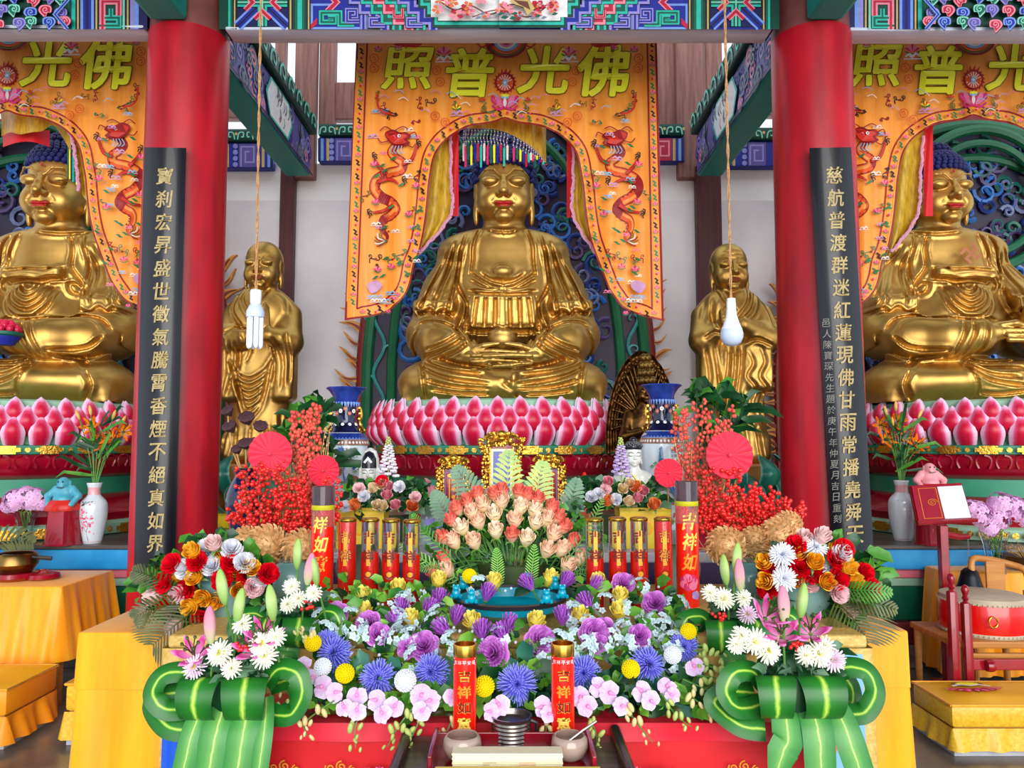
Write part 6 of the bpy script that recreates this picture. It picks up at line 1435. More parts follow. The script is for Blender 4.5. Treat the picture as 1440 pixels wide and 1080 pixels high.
PV = [(.55, 0), (.62, .06), (.95, .4), (1, .62), (.7, .82), (.55, .9), (.72, 1)]
CEL = [(.55, 0), (.9, .2), (1, .5), (.85, .8), (.55, .95), (.6, 1)]
pot('blue_vase', 345, 658, 0, 3.25, .075, PV, 'cobalt_dark', 'dark blue vase holding the lotus pods beside the berry branches', z=zD)
pot('celadon_jar', 412, 788, 0, 2.62, .085, CEL, 'celadon', 'round celadon jar under the golden dried flower balls near the smoked candle', z=zA)
pot('celadon_jar', 1052, 788, 0, 2.62, .085, CEL, 'celadon', 'round celadon jar under the golden dried flower balls near the pink gift box', z=zA)
# turquoise water basin with little frogs, dark plate behind
x = W(716, 850, 2.34).x; t = thing('water_basin', (x, 2.34, zA), 'turquoise glazed basin with a dark rim and small frogs, amid the flower bed', 'basin'); zr = W(716, 838, 2.34).z
b = MB(); b.lathe([(.09, zA), (.13, zA+.02), (.155, zr-.03), (.165, zr-.004), (.158, zr-.002), (.145, zr-.03), (.12, zA+.03), (.001, zA+.028)], 44, (x, 2.34, 0), cap=False); b.build('bowl', 'blue_glaze', t)
b = MB(); b.lathe([(.160, zr-.012), (.171, zr-.008), (.172, zr+.002), (.160, zr+.004), (.156, zr-.004)], 44, (x, 2.34, 0), cap=False); b.build('dark_rim', 'black_rim', t)
for k, a in enumerate((70, 110, 30, 150, 200, 340, 230, 310)):
    q = math.radians(a); p = Vector((x+.165*math.cos(q), 2.34+.165*math.sin(q), zr+.004)); b = MB()
    b.ell(p+Vector((0, 0, .014)), (.013, .014, .016), 10, 7); b.ell(p+Vector((0, -.006, .031)), (.010, .011, .009), 10, 7)
    for s in (-1, 1): b.ell(p+Vector((s*.006, -.010, .039)), (.004,)*3, 6, 4); b.ell(p+Vector((s*.013, -.006, .006)), (.007, .011, .007), 7, 5)
    b.build('frog', 'blue_glaze', t)
b = MB(); b.lathe([(.001, 0), (.10, .0), (.105, .006), (.001, .007)], 30, (x, 2.33, zr-.045)); b.build('water_plants', 'leaf_olive', t)
for px, lab in ((505, 'round dark green dish standing on edge behind the slim red candle'), (952, 'round dark green dish standing on edge behind the candle with painted flowers')):
    c = W(px, 785, 2.72); b = MB(); b.lathe([(.001, -.006), (.075, -.004), (.082, .003), (.078, .008), (.06, .003), (.001, .002)], 32, (0, 0, 0)); b.xf(Matrix.Translation((c.x, 2.72, zA+.083)) @ Matrix.Rotation(math.radians(80), 4, 'X')); tag(b.build('dish', 'dish_green'), lab, 'dish')
M('bud2', (214, 214, 150), .4, rgb2=(226, 190, 130), scale=20); M('leaf_pale2', (120, 170, 90), .4, rgb2=(196, 206, 110), scale=12); M('leaf_light2', (110, 180, 70), .4, rgb2=(150, 200, 90), scale=12)
# ---------------------------------------------------------------- flowers: one of each kind, then copies
PROTO = {}; GR = random.Random(21)
def arc_petal(b, a, W_, r0, r1, z0, z1, cup=1., curl=0., ruf=0., k=5, n=4, m=0, ruff_n=9, tip=.35, p=.7):
    """petal about the z axis: across W_ radians, from r0,z0 to r1,z1"""
    def fn(u, v):
        x = 2*u-1; sh = (1-x*x*tip*v*v); rr = r0+(r1-r0)*(v**p)*sh; th = a+x*W_/2*(1-.25*v)
        z = z0+(z1-z0)*(v**cup)*sh-curl*v**4+ruf*v*v*math.sin(ruff_n*x+a*3); return (rr*math.cos(th), rr*math.sin(th), z, max(.001, v))
    b.grid(fn, k, n, m)
def mk(name, build):
    """first of a kind: bloom mesh as the thing itself, with stem or other parts as children"""
    parts = build(); root = None
    for pn, b, mats in parts:
        if root is None: root = b.build(name, mats, world=False, angle=60)
        else: b.build(pn, mats, root, world=False, angle=60)
    return root
def stem(L=.16, r=.0026, z=-.02): b = MB(); b.tube([(0, 0, z), (.004, .003, z-L*.5), (0, .006, z-L)], r, 6); return ('stem', b, 'stem')
def rose_b(mat, R=.032, stemL=.15):
    def f():
        b = MB()
        for i in range(3): arc_petal(b, i*2.1, 2.6, .1*R, .34*R, -.9*R, 1.0*R, .8, 0, 0, p=.4)
        for i in range(4): arc_petal(b, i*1.57+.4, 2.2, .15*R, .55*R, -1.05*R, .98*R, .8, .05*R, 0, p=.4)
        for i in range(5): arc_petal(b, i*1.257, 1.9, .2*R, .76*R, -1.1*R, .86*R, .75, .20*R, .03*R, p=.36, tip=.25)
        for i in range(4): arc_petal(b, i*1.57+.6, 1.9, .2*R, .94*R, -1.15*R, .74*R, .7, .42*R, .04*R, p=.36, tip=.25)
        c = MB()
        for i in range(5): a = i*1.257; c.ribbon([(.15*R*math.cos(a), .15*R*math.sin(a), -1.02*R), (.7*R*math.cos(a), .7*R*math.sin(a), -.95*R), (.95*R*math.cos(a), .95*R*math.sin(a), -1.25*R)], lambda t: .2*R*(1-t))
        c.ell((0, 0, -1.05*R), (.28*R, .28*R, .25*R), 8, 5)
        out = [('bloom', b, mat), ('calyx', c, 'stem')]
        if stemL: out.append(stem(stemL, .0028, -1.1*R))
        return out
    return f
def carn_b(mat, R=.03):
    def f():
        b = MB()
        for j, (n, r, z1) in enumerate(((8, .4, .8), (11, .66, .66), (13, .88, .4), (13, 1.02, .08))):
            for i in range(n): arc_petal(b, i*2*PI/n+j*.5, 2*PI/n*1.9, .06*R, r*R*GR.uniform(.88, 1.08), -.7*R, z1*R+GR.uniform(-.1, .1)*R, .7, .08*R, .22*R, k=8, n=3, ruff_n=12, tip=.02)
        c = MB(); c.lathe([(.12*R, -1.5*R), (.26*R, -1.2*R), (.3*R, -.75*R)], 8); return [('bloom', b, mat), ('calyx', c, 'stem')]
    return f
def mum_b(mat, R=.05, rings=6, n=22, droop=.35, wd=.07, center=None):
    def f():
        b = MB(); rr = random.Random(3)
        for j in range(rings):
            el = -.25+1.55*j/(rings-1) if rings > 1 else 0; m = max(6, int(n*math.cos(max(0, el)*.8)))
            for i in range(m):
                a = 2*PI*(i+.5*(j % 2))/m+rr.uniform(-.05, .05); e = el+rr.uniform(-.1, .1); L = R*rr.uniform(.86, 1.06)*(1 if el < .8 else .8)
                P = [(L*q*math.cos(a)*math.cos(e), L*q*math.sin(a)*math.cos(e), L*q*math.sin(e)*.75+.12*R*math.sin(q*3)*(1 if el > .3 else -droop)) for q in (.12, .45, .8, 1.0)]
                s0 = len(b.v); b.ribbon(P, lambda t: R*wd*(1.2-t*.9 if t > .5 else .6+t*.6), fold=.4); b.t[s0:] = [max(.001, (k//3)/3) for k in range(12)]
        out = [('bloom', b, mat)]
        if center:
            c = MB(); c.ell((0, 0, .1*R), (.26*R, .26*R, .2*R), 10, 6)
            for i in range(24): a = i*2.4; q = .25*R*math.sqrt(i/24); c.ell((q*math.cos(a), q*math.sin(a), .26*R-q*q*2/R*.5), (.04*R,)*3, 5, 3)
            out.append(('center', c, center))
        return out
    return f
def peony_b(mat, R=.045):
    def f():
        b = MB()
        for i in range(6): arc_petal(b, i*1.047, 1.5, .1*R, 1.08*R, -.5*R, .1*R, .8, .12*R, .05*R, 6, 4, tip=.15)
        for i in range(7): arc_petal(b, i*.9, 1.2, .1*R, .86*R, -.45*R, .45*R, .7, .1*R, .08*R, 6, 4, tip=.12)
        for j, (n, r, z1) in enumerate(((11, .86, .5), (11, .68, .66), (10, .5, .78), (8, .3, .86))):
            for i in range(n): arc_petal(b, i*2*PI/n+j, .95, .05*R, r*R*GR.uniform(.88, 1.1), -.3*R, z1*R*GR.uniform(.85, 1.1), .8, .05*R, .2*R, 8, 3, ruff_n=14, tip=.05)
        return [('bloom', b, mat)]
    return f
def ball_b(mat, R=.022, n=150):
    def f():
        b = MB(); b.ell((0, 0, 0), (R*.93,)*3, 16, 10); b.t[:] = [.001]*len(b.v)
        for i in range(n):
            z = 1-2*(i+.5)/n; a = i*2.39996; q = math.sqrt(1-z*z); s0 = len(b.v); b.ell((R*.94*q*math.cos(a), R*.94*q*math.sin(a), R*.94*z), (R*.12,)*3, 5, 4); b.t[s0:] = [1]*(len(b.v)-s0)
        return [('bloom', b, mat), stem(.12, .003, -R)]
    return f
def tulip_b(mat, R=.022):
    def f():
        b = MB()
        for j, (n, r, h) in enumerate(((9, .45, 2.2), (11, .75, 2.0), (11, 1.05, 1.7))):
            for i in range(n): arc_petal(b, i*2*PI/n+j*.3, 2*PI/n*1.25, .25*R, r*R, -R, (h-1)*R, 1.0, .0, 0, 3, 4, tip=.6, p=.9)
        c = MB(); c.ell((0, 0, -R*1.02), (.32*R, .32*R, .25*R), 8, 5); return [('bloom', b, mat), ('calyx', c, 'stem'), stem(.12, .0028, -R*1.1)]
    return f
def orchid_b(mat, R=.026):
    def f():
        b = MB()
        for i, (a, L, w) in enumerate(((PI/2, 1, .5), (PI/2+2.3, 1, .48), (PI/2-2.3, 1, .48), (.15, 1.05, .75), (PI-.15, 1.05, .75))):
            P = lambda u, v, a=a, L=L, w=w: (lambda x, y: (R*(x*math.cos(a)-y*math.sin(a)), R*(x*math.sin(a)+y*math.cos(a)), R*(.18*math.sin(v*3)-.2*v*v+.05*(2*u-1)**2), max(.001, v)))(L*v, (2*u-1)*w*math.sin(PI*(.06+.92*v))**.8)
            b.grid(P, 4, 5)
        c = MB(); c.ell((0, -.1*R, .18*R), (.2*R, .22*R, .22*R), 8, 6); c.ell((0, -.38*R, .2*R), (.14*R, .26*R, .1*R), 8, 5); return [('bloom', b, mat), ('lip', c, 'lily_pink')]
    return f
def cluster_b(mat, R=.035, n=16, fl=.011):
    def f():
        b = MB(); rr = random.Random(6)
        for i in range(n):
            z = rr.uniform(-.2, 1); a = rr.uniform(0, 6.28); q = math.sqrt(max(0, 1-z*z)); c = Vector((q*math.cos(a), q*math.sin(a), z*.8))*R; Q = c.to_track_quat('Z', 'Y')
            for k in range(5):
                t = k*1.257; p = [Q @ Vector((fl*x*math.cos(t)-fl*y*math.sin(t), fl*x*math.sin(t)+fl*y*math.cos(t), fl*z_)) for x, y, z_ in ((.05, 0, 0), (.6, -.42, .1), (1.05, 0, .05), (.6, .42, .1))]
                s0 = len(b.v); b.add([c+x for x in p], [(0, 1, 2, 3)]); b.t[s0:] = [.05, .7, 1, .7]
        return [('bloom', b, mat)]
    return f
def bud_b(mat, R=.012, H=.085):
    def f():
        b = MB(); n = 12; pr = [(.35, 0), (.75, .15), (1, .4), (.92, .7), (.5, .93), (.12, 1.0)]
        b.lathe([(R*r, H*z) for r, z in smooth_line(pr, 3)], n, wob=lambda a, k: 1+.12*math.cos(3*a)); b.t[:] = [max(.001, v[2]/H) for v in b.v]
        return [('bloom', b, mat), stem(.10, .0028, 0)]
    return f
def lily_b(mat, R=.055):
    def f():
        b = MB()
        for i in range(6): arc_petal(b, i*PI/3, .95 if i % 2 else .75, .12*R, 1.05*R, -.7*R, .35*R, 1.1, .30*R, .0, 4, 6, tip=.75, p=.8)
        c = MB()
        for i in range(6): a = i*1.05; c.tube([(0, 0, -.5*R), (.2*R*math.cos(a), .2*R*math.sin(a), .2*R), (.38*R*math.cos(a), .38*R*math.sin(a), .5*R)], .0016, 4); c.ell((.38*R*math.cos(a), .38*R*math.sin(a), .5*R), (.006, .004, .003), 6, 4)
        return [('bloom', b, mat), ('stamen', c, 'leaf_olive'), stem(.12, .003, -.7*R)]
    return f
def spike_b(mat, H=.17, R=.03):
    def f():
        b = MB(); rr = random.Random(4); c = MB(); c.tube([(0, 0, -.2), (0, 0, H)], .003, 6)
        for i in range(60):
            t = (i/60)**.8; z = H*(.05+.95*t); r = R*(1.05-.85*t); a = i*2.4; s0 = len(b.v); w = .014*(1.1-.75*t)
            if t < .8:
                for k in range(4): q = k*1.57; b.ell((r*math.cos(a)+w*.5*math.cos(q), r*math.sin(a)+w*.5*math.sin(q), z), (w*.6, w*.6, w*.45), 6, 4)
                b.t[s0:] = [max(.001, GR.random())]*(len(b.v)-s0)
            else: c.ell((r*math.cos(a), r*math.sin(a), z), (w*.6, w*.6, w*.8), 6, 4)
        return [('bloom', b, mat), ('stalk', c, 'bud')]
    return f
KINDS = dict(rose_coral=('rose', rose_b('rose_coral')), rose_peach=('rose', rose_b('rose_peach')), rose_cream=('rose', rose_b('rose_cream')), rose_yellow=('yellow_rose', rose_b('rose_yellow', .024, 0)), rose_amber=('amber_rose', rose_b('rose_amber', .030, 0)), rose_small_pink=('pink_rose', rose_b('rose_pink', .024, 0)), rose_small_cream=('cream_rose', rose_b('rose_cream', .024, 0)), rose_orange=('orange_rose', rose_b('rose_orange', .028, 0)), lisi=('lisianthus', rose_b('lisi_blush', .028, 0)),
    carn_red=('carnation', carn_b('carn_red', .031)), carn_white=('white_carnation', carn_b('carn_white', .031)), carn_blush=('blush_carnation', carn_b('carn_blush', .030)), peony=('peony', peony_b('peony')), mum_blue=('spider_chrysanthemum', mum_b('mum_blue', .052, 9, 28, .35, .06)), mum_white_big=('white_chrysanthemum', mum_b('carn_white', .042, 6, 20, .3, .10)), daisy=('daisy_chrysanthemum', mum_b('mum_white', .031, 4, 20, .1, .11, 'mum_center')), daisy_lilac=('lilac_daisy', mum_b('mum_lilac', .028, 4, 20, .1, .11, 'mum_center')), pom=('cream_chrysanthemum', mum_b('mum_white', .024, 5, 16, .2, .12)),
    ball_yellow=('yellow_pompon', ball_b('ball_yellow')), ball_white=('white_pompon', ball_b('ball_white', .026)), tulip=('purple_closed_flower', tulip_b('tulip')), orchid=('orchid', orchid_b('orchid')), delph=('pale_blue_floret', cluster_b('delph')), hydra=('purple_bloom', cluster_b('hydrangea', .075, 60, .024)), bud_green=('lily_bud', bud_b('lily_bud')), bud_pink=('pink_lily_bud', bud_b('lily_bud_pink', .013, .09)), lily_orange=('orange_lily', lily_b('lily_orange', .075)), lily_pink=('pink_lily', lily_b('lily_pink', .045)), stock=('stock_flower', spike_b('stock')), stock_lilac=('lilac_stock_flower', spike_b('stock_lilac')))
GROUPS = {}
def plant(kind, p, size=1., face=None, spin=None, group=None, desc=None, where=None):
    nm, bf = KINDS[kind]
    if kind in PROTO: o = dup(PROTO[kind])
    else: o = mk(nm, bf); PROTO[kind] = o
    f = Vector(face) if face else Vector((GR.uniform(-.35, .35), -1, GR.uniform(.25, .7)))
    o.rotation_mode = 'QUATERNION'; q = f.to_track_quat('Z', 'Y'); sp = GR.uniform(0, 6.28) if spin is None else spin
    o.rotation_quaternion = q @ Vector((0, 0, 1)).rotation_difference(Vector((0, 0, 1))) @ Matrix.Rotation(sp, 3, 'Z').to_quaternion()
    o.location = p; o.scale = (size,)*3; o['category'] = 'flower'; o['group'] = group
    GROUPS.setdefault((group, desc, where), []).append(o); return o
def leaves(b, pts, size, nn, spread, m=0, R=GR, wid=.28, up=.4, face=True):
    """leaves growing out of each point"""
    for p in pts:
        for k in range(nn):
            d = Vector((R.uniform(-1, 1), R.uniform(-1.2, .3) if face else R.uniform(-1, 1), R.uniform(-.5, 1)+up)).normalized(); L = size*R.uniform(.6, 1.25); q = Vector(p)+Vector((R.uniform(-1, 1), R.uniform(-1, 1), R.uniform(-1, 1)))*spread
            s = Vector((R.uniform(-.3, .3), R.uniform(-.3, .3), -.35))*L
            b.ribbon([q, q+d*L*.35, q+d*L*.75+s*.35, q+d*L+s], lambda t: L*wid*math.sin(PI*min(1, .08+t*.92))**.8+.0004, up=(R.uniform(-.5, .5), -1, R.uniform(-.2, .8)), m=m if isinstance(m, int) else R.choice(m), fold=.25)
def foliage(name, b, mats, label, cat='foliage'):
    o = b.build(name, mats, angle=0); tag(o, label, cat, None, 'stuff'); return o
def frond(path, n, L, wd, mat, label, name='palm_frond', droop=.4, stemr=.003, seg=3, parent=None, taper=True, flat=None):
    """feather leaf: a midrib with leaflets either side"""
    P = [Vector(q) for q in smooth_line(path, 6)]; b = MB(); c = MB(); N = len(P); c.tube(P, [stemr*(1-.7*i/(N-1)) for i in range(N)], 5)
    for i in range(n):
        t = .12+.88*i/(n-1); k = min(N-2, int(t*(N-1))); p = P[k]+(P[k+1]-P[k])*(t*(N-1)-k); d = (P[k+1]-P[k]).normalized(); side = d.cross(Vector(flat or (0, -1, .2))); side = side.normalized() if side.length > .01 else Vector((1, 0, 0))
        LL = L*(math.sin(PI*min(1, .22+.78*t))**.7 if taper else 1)
        for s in (-1, 1):
            v = (side*s*.8+d*.65).normalized(); b.ribbon([p, p+v*LL*.4, p+v*LL*.8+Vector((0, 0, -droop*LL*.25)), p+v*LL+Vector((0, 0, -droop*LL*.5))], lambda u: wd*math.sin(PI*min(1, .12+u*.88))**.7+.0002, up=flat or (0, -1, .2), fold=.2)
    o = b.build(name, mat, angle=0); c.build('midrib', mat, o); tag(o, label, 'leaf'); return o
def cane(b, pts, r, m=0): b.tube(smooth_line(pts, 5), r, 6, m)

# --- the great flower bed
def bedY(py): return 1.86+(985-py)/95*.17 if py >= 890 else 2.03+(890-py)/80*.42
def bed(kind, lst, desc, group, size=None, dy=0., up=None):
    for q in lst:
        Y = bedY(q[1])+dy; p = W(q[0], q[1], Y); plant(kind, p, (q[2]*S(Y)/size) if size and len(q) > 2 else (1.25 if up else 1.), up and (GR.uniform(-.4, .4), -.5, 1), group=group, desc=desc, where='in the altar flower bed')
bed('mum_blue', [(471, 919, 25), (460, 903, 18), (532, 954, 26), (607, 945, 26), (727, 962, 28), (821, 947, 25), (910, 935, 26), (960, 910, 22)], 'blue spider chrysanthemum', 'blue chrysanthemums in the flower bed', .052)
bed('ball_yellow', [(440, 904, 11.5), (485, 947, 13), (681, 965, 14), (660, 810, 10), (887, 941, 12.5), (968, 888, 11)], 'yellow pompon flower', 'yellow pompons in the flower bed', .022, -.05)
bed('ball_white', [(454, 938, 12), (570, 957, 15), (946, 921, 12)], 'white pompon flower', 'white pompons in the flower bed', .026, -.05)
bed('peony', [(471, 866, 20), (518, 877, 18), (532, 893, 17), (596, 908, 21), (572, 912, 14), (693, 919, 23), (760, 902, 22), (835, 891, 21), (850, 885, 16), (899, 894, 16), (921, 849, 18), (877, 822, 17), (840, 905, 14)], 'purple pink peony', 'peonies in the flower bed', .045)
for x, y, fx, fz in ((564, 855, 0, 1), (604, 855, .4, .9), (618, 841, .2, 1), (621, 883, -.6, .8), (643, 866, .3, 1), (686, 833, .3, 1), (742, 819, -.5, .8), (716, 877, .4, .9), (678, 886, 0, 1), (791, 866, 0, 1), (797, 816, .4, .7), (824, 846, -.5, 1), (838, 822, .6, .8), (706, 890, -.3, .9), (556, 873, -.2, .8)):
    plant('tulip', W(x, y, bedY(y)-.02), 1.25, (fx, -.35, fz), group='purple closed flowers in the flower bed', desc='purple half closed flower', where='in the altar flower bed')
bed('rose_yellow', [(510, 837), (511, 859), (560, 826), (577, 870), (617, 815), (695, 817), (774, 812), (664, 873), (754, 873), (817, 866), (842, 817), (872, 838), (871, 858)], 'small yellow rose', 'yellow roses in the flower bed', up=1)
bed('delph', [(463, 851), (499, 883), (490, 892), (566, 891), (560, 902), (879, 888), (893, 880), (924, 877), (932, 887), (820, 910), (812, 900), (577, 899), (629, 919), (635, 905), (672, 824), (585, 838), (900, 828), (455, 890), (545, 860), (850, 850)]+[q for q in [(GR.uniform(450, 970), GR.uniform(845, 930)) for _ in range(30)] if not (630 < q[0] < 800 and q[1] < 890)], 'pale blue floret cluster', 'pale blue florets in the flower bed')
bed('orchid', [(427, 938, 15), (454, 966, 17), (471, 974, 15), (502, 979, 16), (502, 1000, 15), (484, 995, 14), (529, 985, 16), (554, 994, 16), (538, 1004, 15), (592, 978, 18), (606, 985, 16), (593, 1000, 15), (636, 980, 14), (702, 992, 17), (690, 1001, 14), (763, 994, 16), (771, 1004, 13), (815, 980, 17), (826, 993, 16), (840, 966, 15), (857, 974, 17), (874, 993, 14), (902, 972, 16), (915, 985, 15), (938, 966, 15), (945, 978, 13), (977, 938, 15), (440, 952, 13)], 'pale pink orchid bloom', 'orchids along the front of the flower bed', .029, -.035)
b = MB(); R = random.Random(31)
for i in range(330):
    y = R.uniform(815, 1000); hw = 270 if y > 870 else 250; x = 705+R.uniform(-hw, hw)
    if 635 < x < 795 and 828 < y < 892: continue
    leaves(b, [W(x, y, bedY(y)+.04)], .05, 2, .015, (0, 1, 1, 0, 2), R)
foliage('flower_bed_leaves', b, ['leaf', 'leaf_light', 'leaf_dark'], 'mixed green leaves filling the altar flower bed between the blooms')
b = MB()
for i in range(150):
    x, y = R.uniform(440, 990), R.uniform(940, 1012); leaves(b, [W(x, y, 1.93+R.uniform(0, .1))], .07, 2, .01, (0, 1), R, up=0)
for i in range(40): x, y = R.uniform(450, 980), R.uniform(985, 1010); b.ell(W(x, y, 1.93), (.03, .02, .02), 7, 5, 2)
foliage('bed_underleaf', b, ['leaf_dark', 'leaf_blue', 'leaf_olive'], 'dark leaves packed under the orchids on the red table')
b = MB()
for i in range(110):
    x, y = R.uniform(440, 980), R.uniform(825, 930)
    if 645 < x < 785 and 835 < y < 880: continue
    p = W(x, y, bedY(y)+.005); b.ell(p, (.0045,)*3, 6, 4)
foliage('babys_breath', b, ['carn_white'], 'tiny white filler buds scattered over the altar flower bed')
# orchid sprays with buds, hanging over the red cloth
sprays = [((595, 1000), (583, 1028), (570, 1052)), ((640, 1000), (628, 1030), (614, 1056)), ((515, 990), (500, 1020), (500, 1052)), ((470, 985), (430, 1015), (432, 1035)), ((440, 965), (405, 990), (372, 1018)), ((430, 940), (400, 950), (388, 975)), ((585, 990), (560, 1022), (545, 1050)), ((765, 1002), (768, 1025), (762, 1048)), ((822, 1000), (838, 1030), (838, 1052)), ((876, 985), (892, 1012), (918, 1044)), ((930, 975), (950, 1005), (972, 1022)), ((960, 955), (1000, 972), (1030, 985)), ((970, 930), (1005, 940), (1030, 962)), ((955, 965), (985, 990), (1008, 1010)), ((975, 915), (1000, 918), (1024, 930)), ((450, 900), (432, 893), (420, 885)), ((980, 950), (1010, 955), (1035, 975))]
sp = []
for i, P in enumerate(sprays):
    y0 = P[0][1]; Q = [W(x, y, bedY(min(985, y0))-.04-.02*k) for k, (x, y) in enumerate(P)]; Q = smooth_line(Q, 5); b = MB(); b.tube(Q, [.0022*(1-.5*k/(len(Q)-1)) for k in range(len(Q))], 5); c = MB(); N = len(Q)
    for k in range(2, N):
        s_ = (.011 if k < N-4 else .007)*R.uniform(.8, 1.2); a = R.uniform(0, 6); q = Vector(Q[k])+Vector((.012*math.cos(k*2.5), -.006, .010*math.sin(k*2.5))); c.ell(q, (s_*.55, s_*.5, s_), 8, 6, 0, Euler((0, R.uniform(-.8, .8), 0)))
    o = c.build('orchid_spray', 'bud2' if i % 2 else 'bud', angle=0); b.build('stalk', 'stem', o); tag(o, None, 'flower', 'orchid sprays around the flower bed'); sp.append(o)
GROUPS[('orchid sprays around the flower bed', 'budding orchid spray', 'drooping from the flower bed')] = sp

# --- central rose bouquet
pts = [(672, 694, 'c'), (657, 704, 'c'), (695, 694, 'c'), (706, 689, 'c'), (730, 691, 'c'), (742, 695, 'c'), (756, 701, 'c'), (679, 709, 'p'), (705, 704, 'p'), (732, 712, 'y'), (752, 716, 'y'), (642, 714, 'c'), (664, 720, 'p'), (635, 731, 'c'), (695, 722, 'y'), (724, 730, 'p'), (754, 733, 'y'), (770, 729, 'p'), (786, 726, 'c'), (776, 712, 'c'), (649, 741, 'y'), (672, 732, 'p'), (794, 740, 'c'), (779, 750, 'p'), (697, 745, 'y'), (720, 751, 'c'), (741, 756, 'y'), (807, 760, 'c'), (622, 755, 'c'), (637, 760, 'p'), (666, 760, 'p'), (770, 772, 'p'), (791, 771, 'p'), (818, 784, 'p'), (799, 794, 'p'), (625, 783, 'c'), (628, 801, 'p'), (609, 803, 'c')]
for x, y, k in pts:
    Y = 2.62-.10*(y-690)/100-.03*math.cos((x-715)/60); kind = dict(c='rose_coral', p='rose_peach', y='rose_cream')[k]
    plant(kind, W(x, y, Y), 1.0 if k != 'c' else .9, ((x-715)/160, -.55, .9), group='roses in the central bouquet', desc=dict(c='coral rose', p='peach rose', y='cream rose')[k], where='in the central bouquet')
t = thing('bouquet_pot', (0, 2.62, zA), 'dark pot of the central rose bouquet behind the water basin', 'pot'); b = MB(); b.lathe([(.08, zA), (.11, zA+.10), (.12, zA+.12), (.11, zA+.12), (.001, zA+.11)], 30, (0, 2.62, 0), cap=False); b.build('body', 'dish_green', t)
b = MB()
for x, y, k in pts: q = W(x, y+14, 2.60); c0 = Vector((.0+(q.x)*.35, 2.62, zA+.12)); cane(b, [q, (q+c0)/2+Vector((0, .01, .01)), c0], .0026)
foliage('rose_stalks', b, ['stem'], 'green rose stalks gathered into the pot of the central bouquet', 'stem')
b = MB()
for i in range(240): x, y = 715+R.uniform(-105, 105), R.uniform(715, 835); leaves(b, [W(x, y, 2.66)], .05, 2, .02, (0, 0, 1, 2), R, wid=.32)
foliage('rose_leaves', b, ['leaf', 'leaf_grey', 'leaf_dark'], 'rose leaves between the blooms of the central bouquet')
fr = []
for i, (x0, y0, x1, y1, x2, y2, mt, L) in enumerate([(715, 800, 712, 720, 716, 632, 'leaf_pale2', .10), (700, 800, 680, 720, 640, 655, 'leaf_grey', .09), (735, 800, 748, 720, 765, 648, 'leaf_pale2', .09), (745, 800, 790, 740, 812, 672, 'leaf_grey', .08), (690, 800, 640, 740, 610, 690, 'leaf_grey', .07)]):
    fr.append(frond([W(x0, y0, 2.66), W(x1, y1, 2.72), W(x2, y2, 2.74)], 22, L, .0065, mt, None))
    tag(fr[-1], ('pale palm frond rising highest behind the middle of the central roses', 'grey green palm frond behind the roses, toward the smaller tablet by the pink figurine', 'pale palm frond just right of the tallest one behind the roses', 'grey green palm frond before the tablet by the orange robed figurine', 'low grey green palm frond behind the roses, beside the water bottle pair')[i], 'leaf')
for i, (P, lab) in enumerate([(((655, 820), (600, 790), (560, 765)), 'long fern frond sweeping out over the slim candles beside the phoenix vase'), (((640, 790), (600, 750), (580, 722)), 'fern frond rising beside the coral roses toward the water bottle'), (((655, 835), (620, 800), (588, 800)), 'low fern frond beside the roses above the small yellow rose'), (((790, 800), (830, 740), (848, 700)), 'fern frond rising beside the coral roses toward the orange robed figurine'), (((800, 820), (835, 775), (852, 752)), 'fern frond beside the roses over the slim candle on the peacock side'), (((700, 830), (700, 800), (698, 770)), 'bright fern frond standing in the middle of the central roses'), (((745, 830), (748, 800), (752, 765)), 'bright fern frond in the rose bouquet above the yellow rose'), (((785, 840), (815, 810), (842, 800)), 'low fern frond between the roses and the purple closed flowers')]):
    frond([W(*P[0], 2.50), W(*P[1], 2.50), W(*P[2], 2.48)], 17, .030, .0018, 'leaf_light2' if i in (0, 5, 6) else 'leaf', lab, 'fern_frond', .1)

# --- carnation and rose bouquets at the table ends
def flower_pot(lst, where, group, Yc):
    for x, y, k in lst:
        kind, desc, sc = dict(a=('rose_amber', 'amber yellow rose', 1.0), r=('carn_red', 'red carnation', 1.0), w=('carn_white', 'white carnation', 1.0), m=('mum_white_big', 'large white chrysanthemum', .95), c=('lisi', 'cream lisianthus', 1.05), b=('carn_blush', 'blush pink carnation', 1.0))[k]
        plant(kind, W(x, y, Yc-.09+.06*GR.random()), sc, ((x-(290 if x < 720 else 1150))/110, -.9, (840-y)/90), group=group, desc=desc, where=where)
LB = [(270, 775, 'a'), (246, 809, 'a'), (273, 811, 'a'), (233, 830, 'a'), (285, 841, 'a'), (267, 853, 'a'), (303, 845, 'a'), (330, 806, 'a'), (337, 831, 'a'), (312, 781, 'a'), (353, 798, 'a'), (241, 793, 'r'), (276, 789, 'r'), (230, 819, 'r'), (260, 829, 'r'), (235, 850, 'r'), (282, 872, 'r'), (326, 790, 'r'), (312, 815, 'r'), (347, 809, 'r'), (378, 806, 'r'), (289, 771, 'w'), (298, 795, 'w'), (326, 771, 'w'), (344, 790, 'w'), (259, 800, 'w'), (215, 839, 'c'), (248, 836, 'b'), (248, 874, 'c'), (366, 812, 'w'), (357, 826, 'b'), (300, 764, 'c'), (245, 882, 'c')]
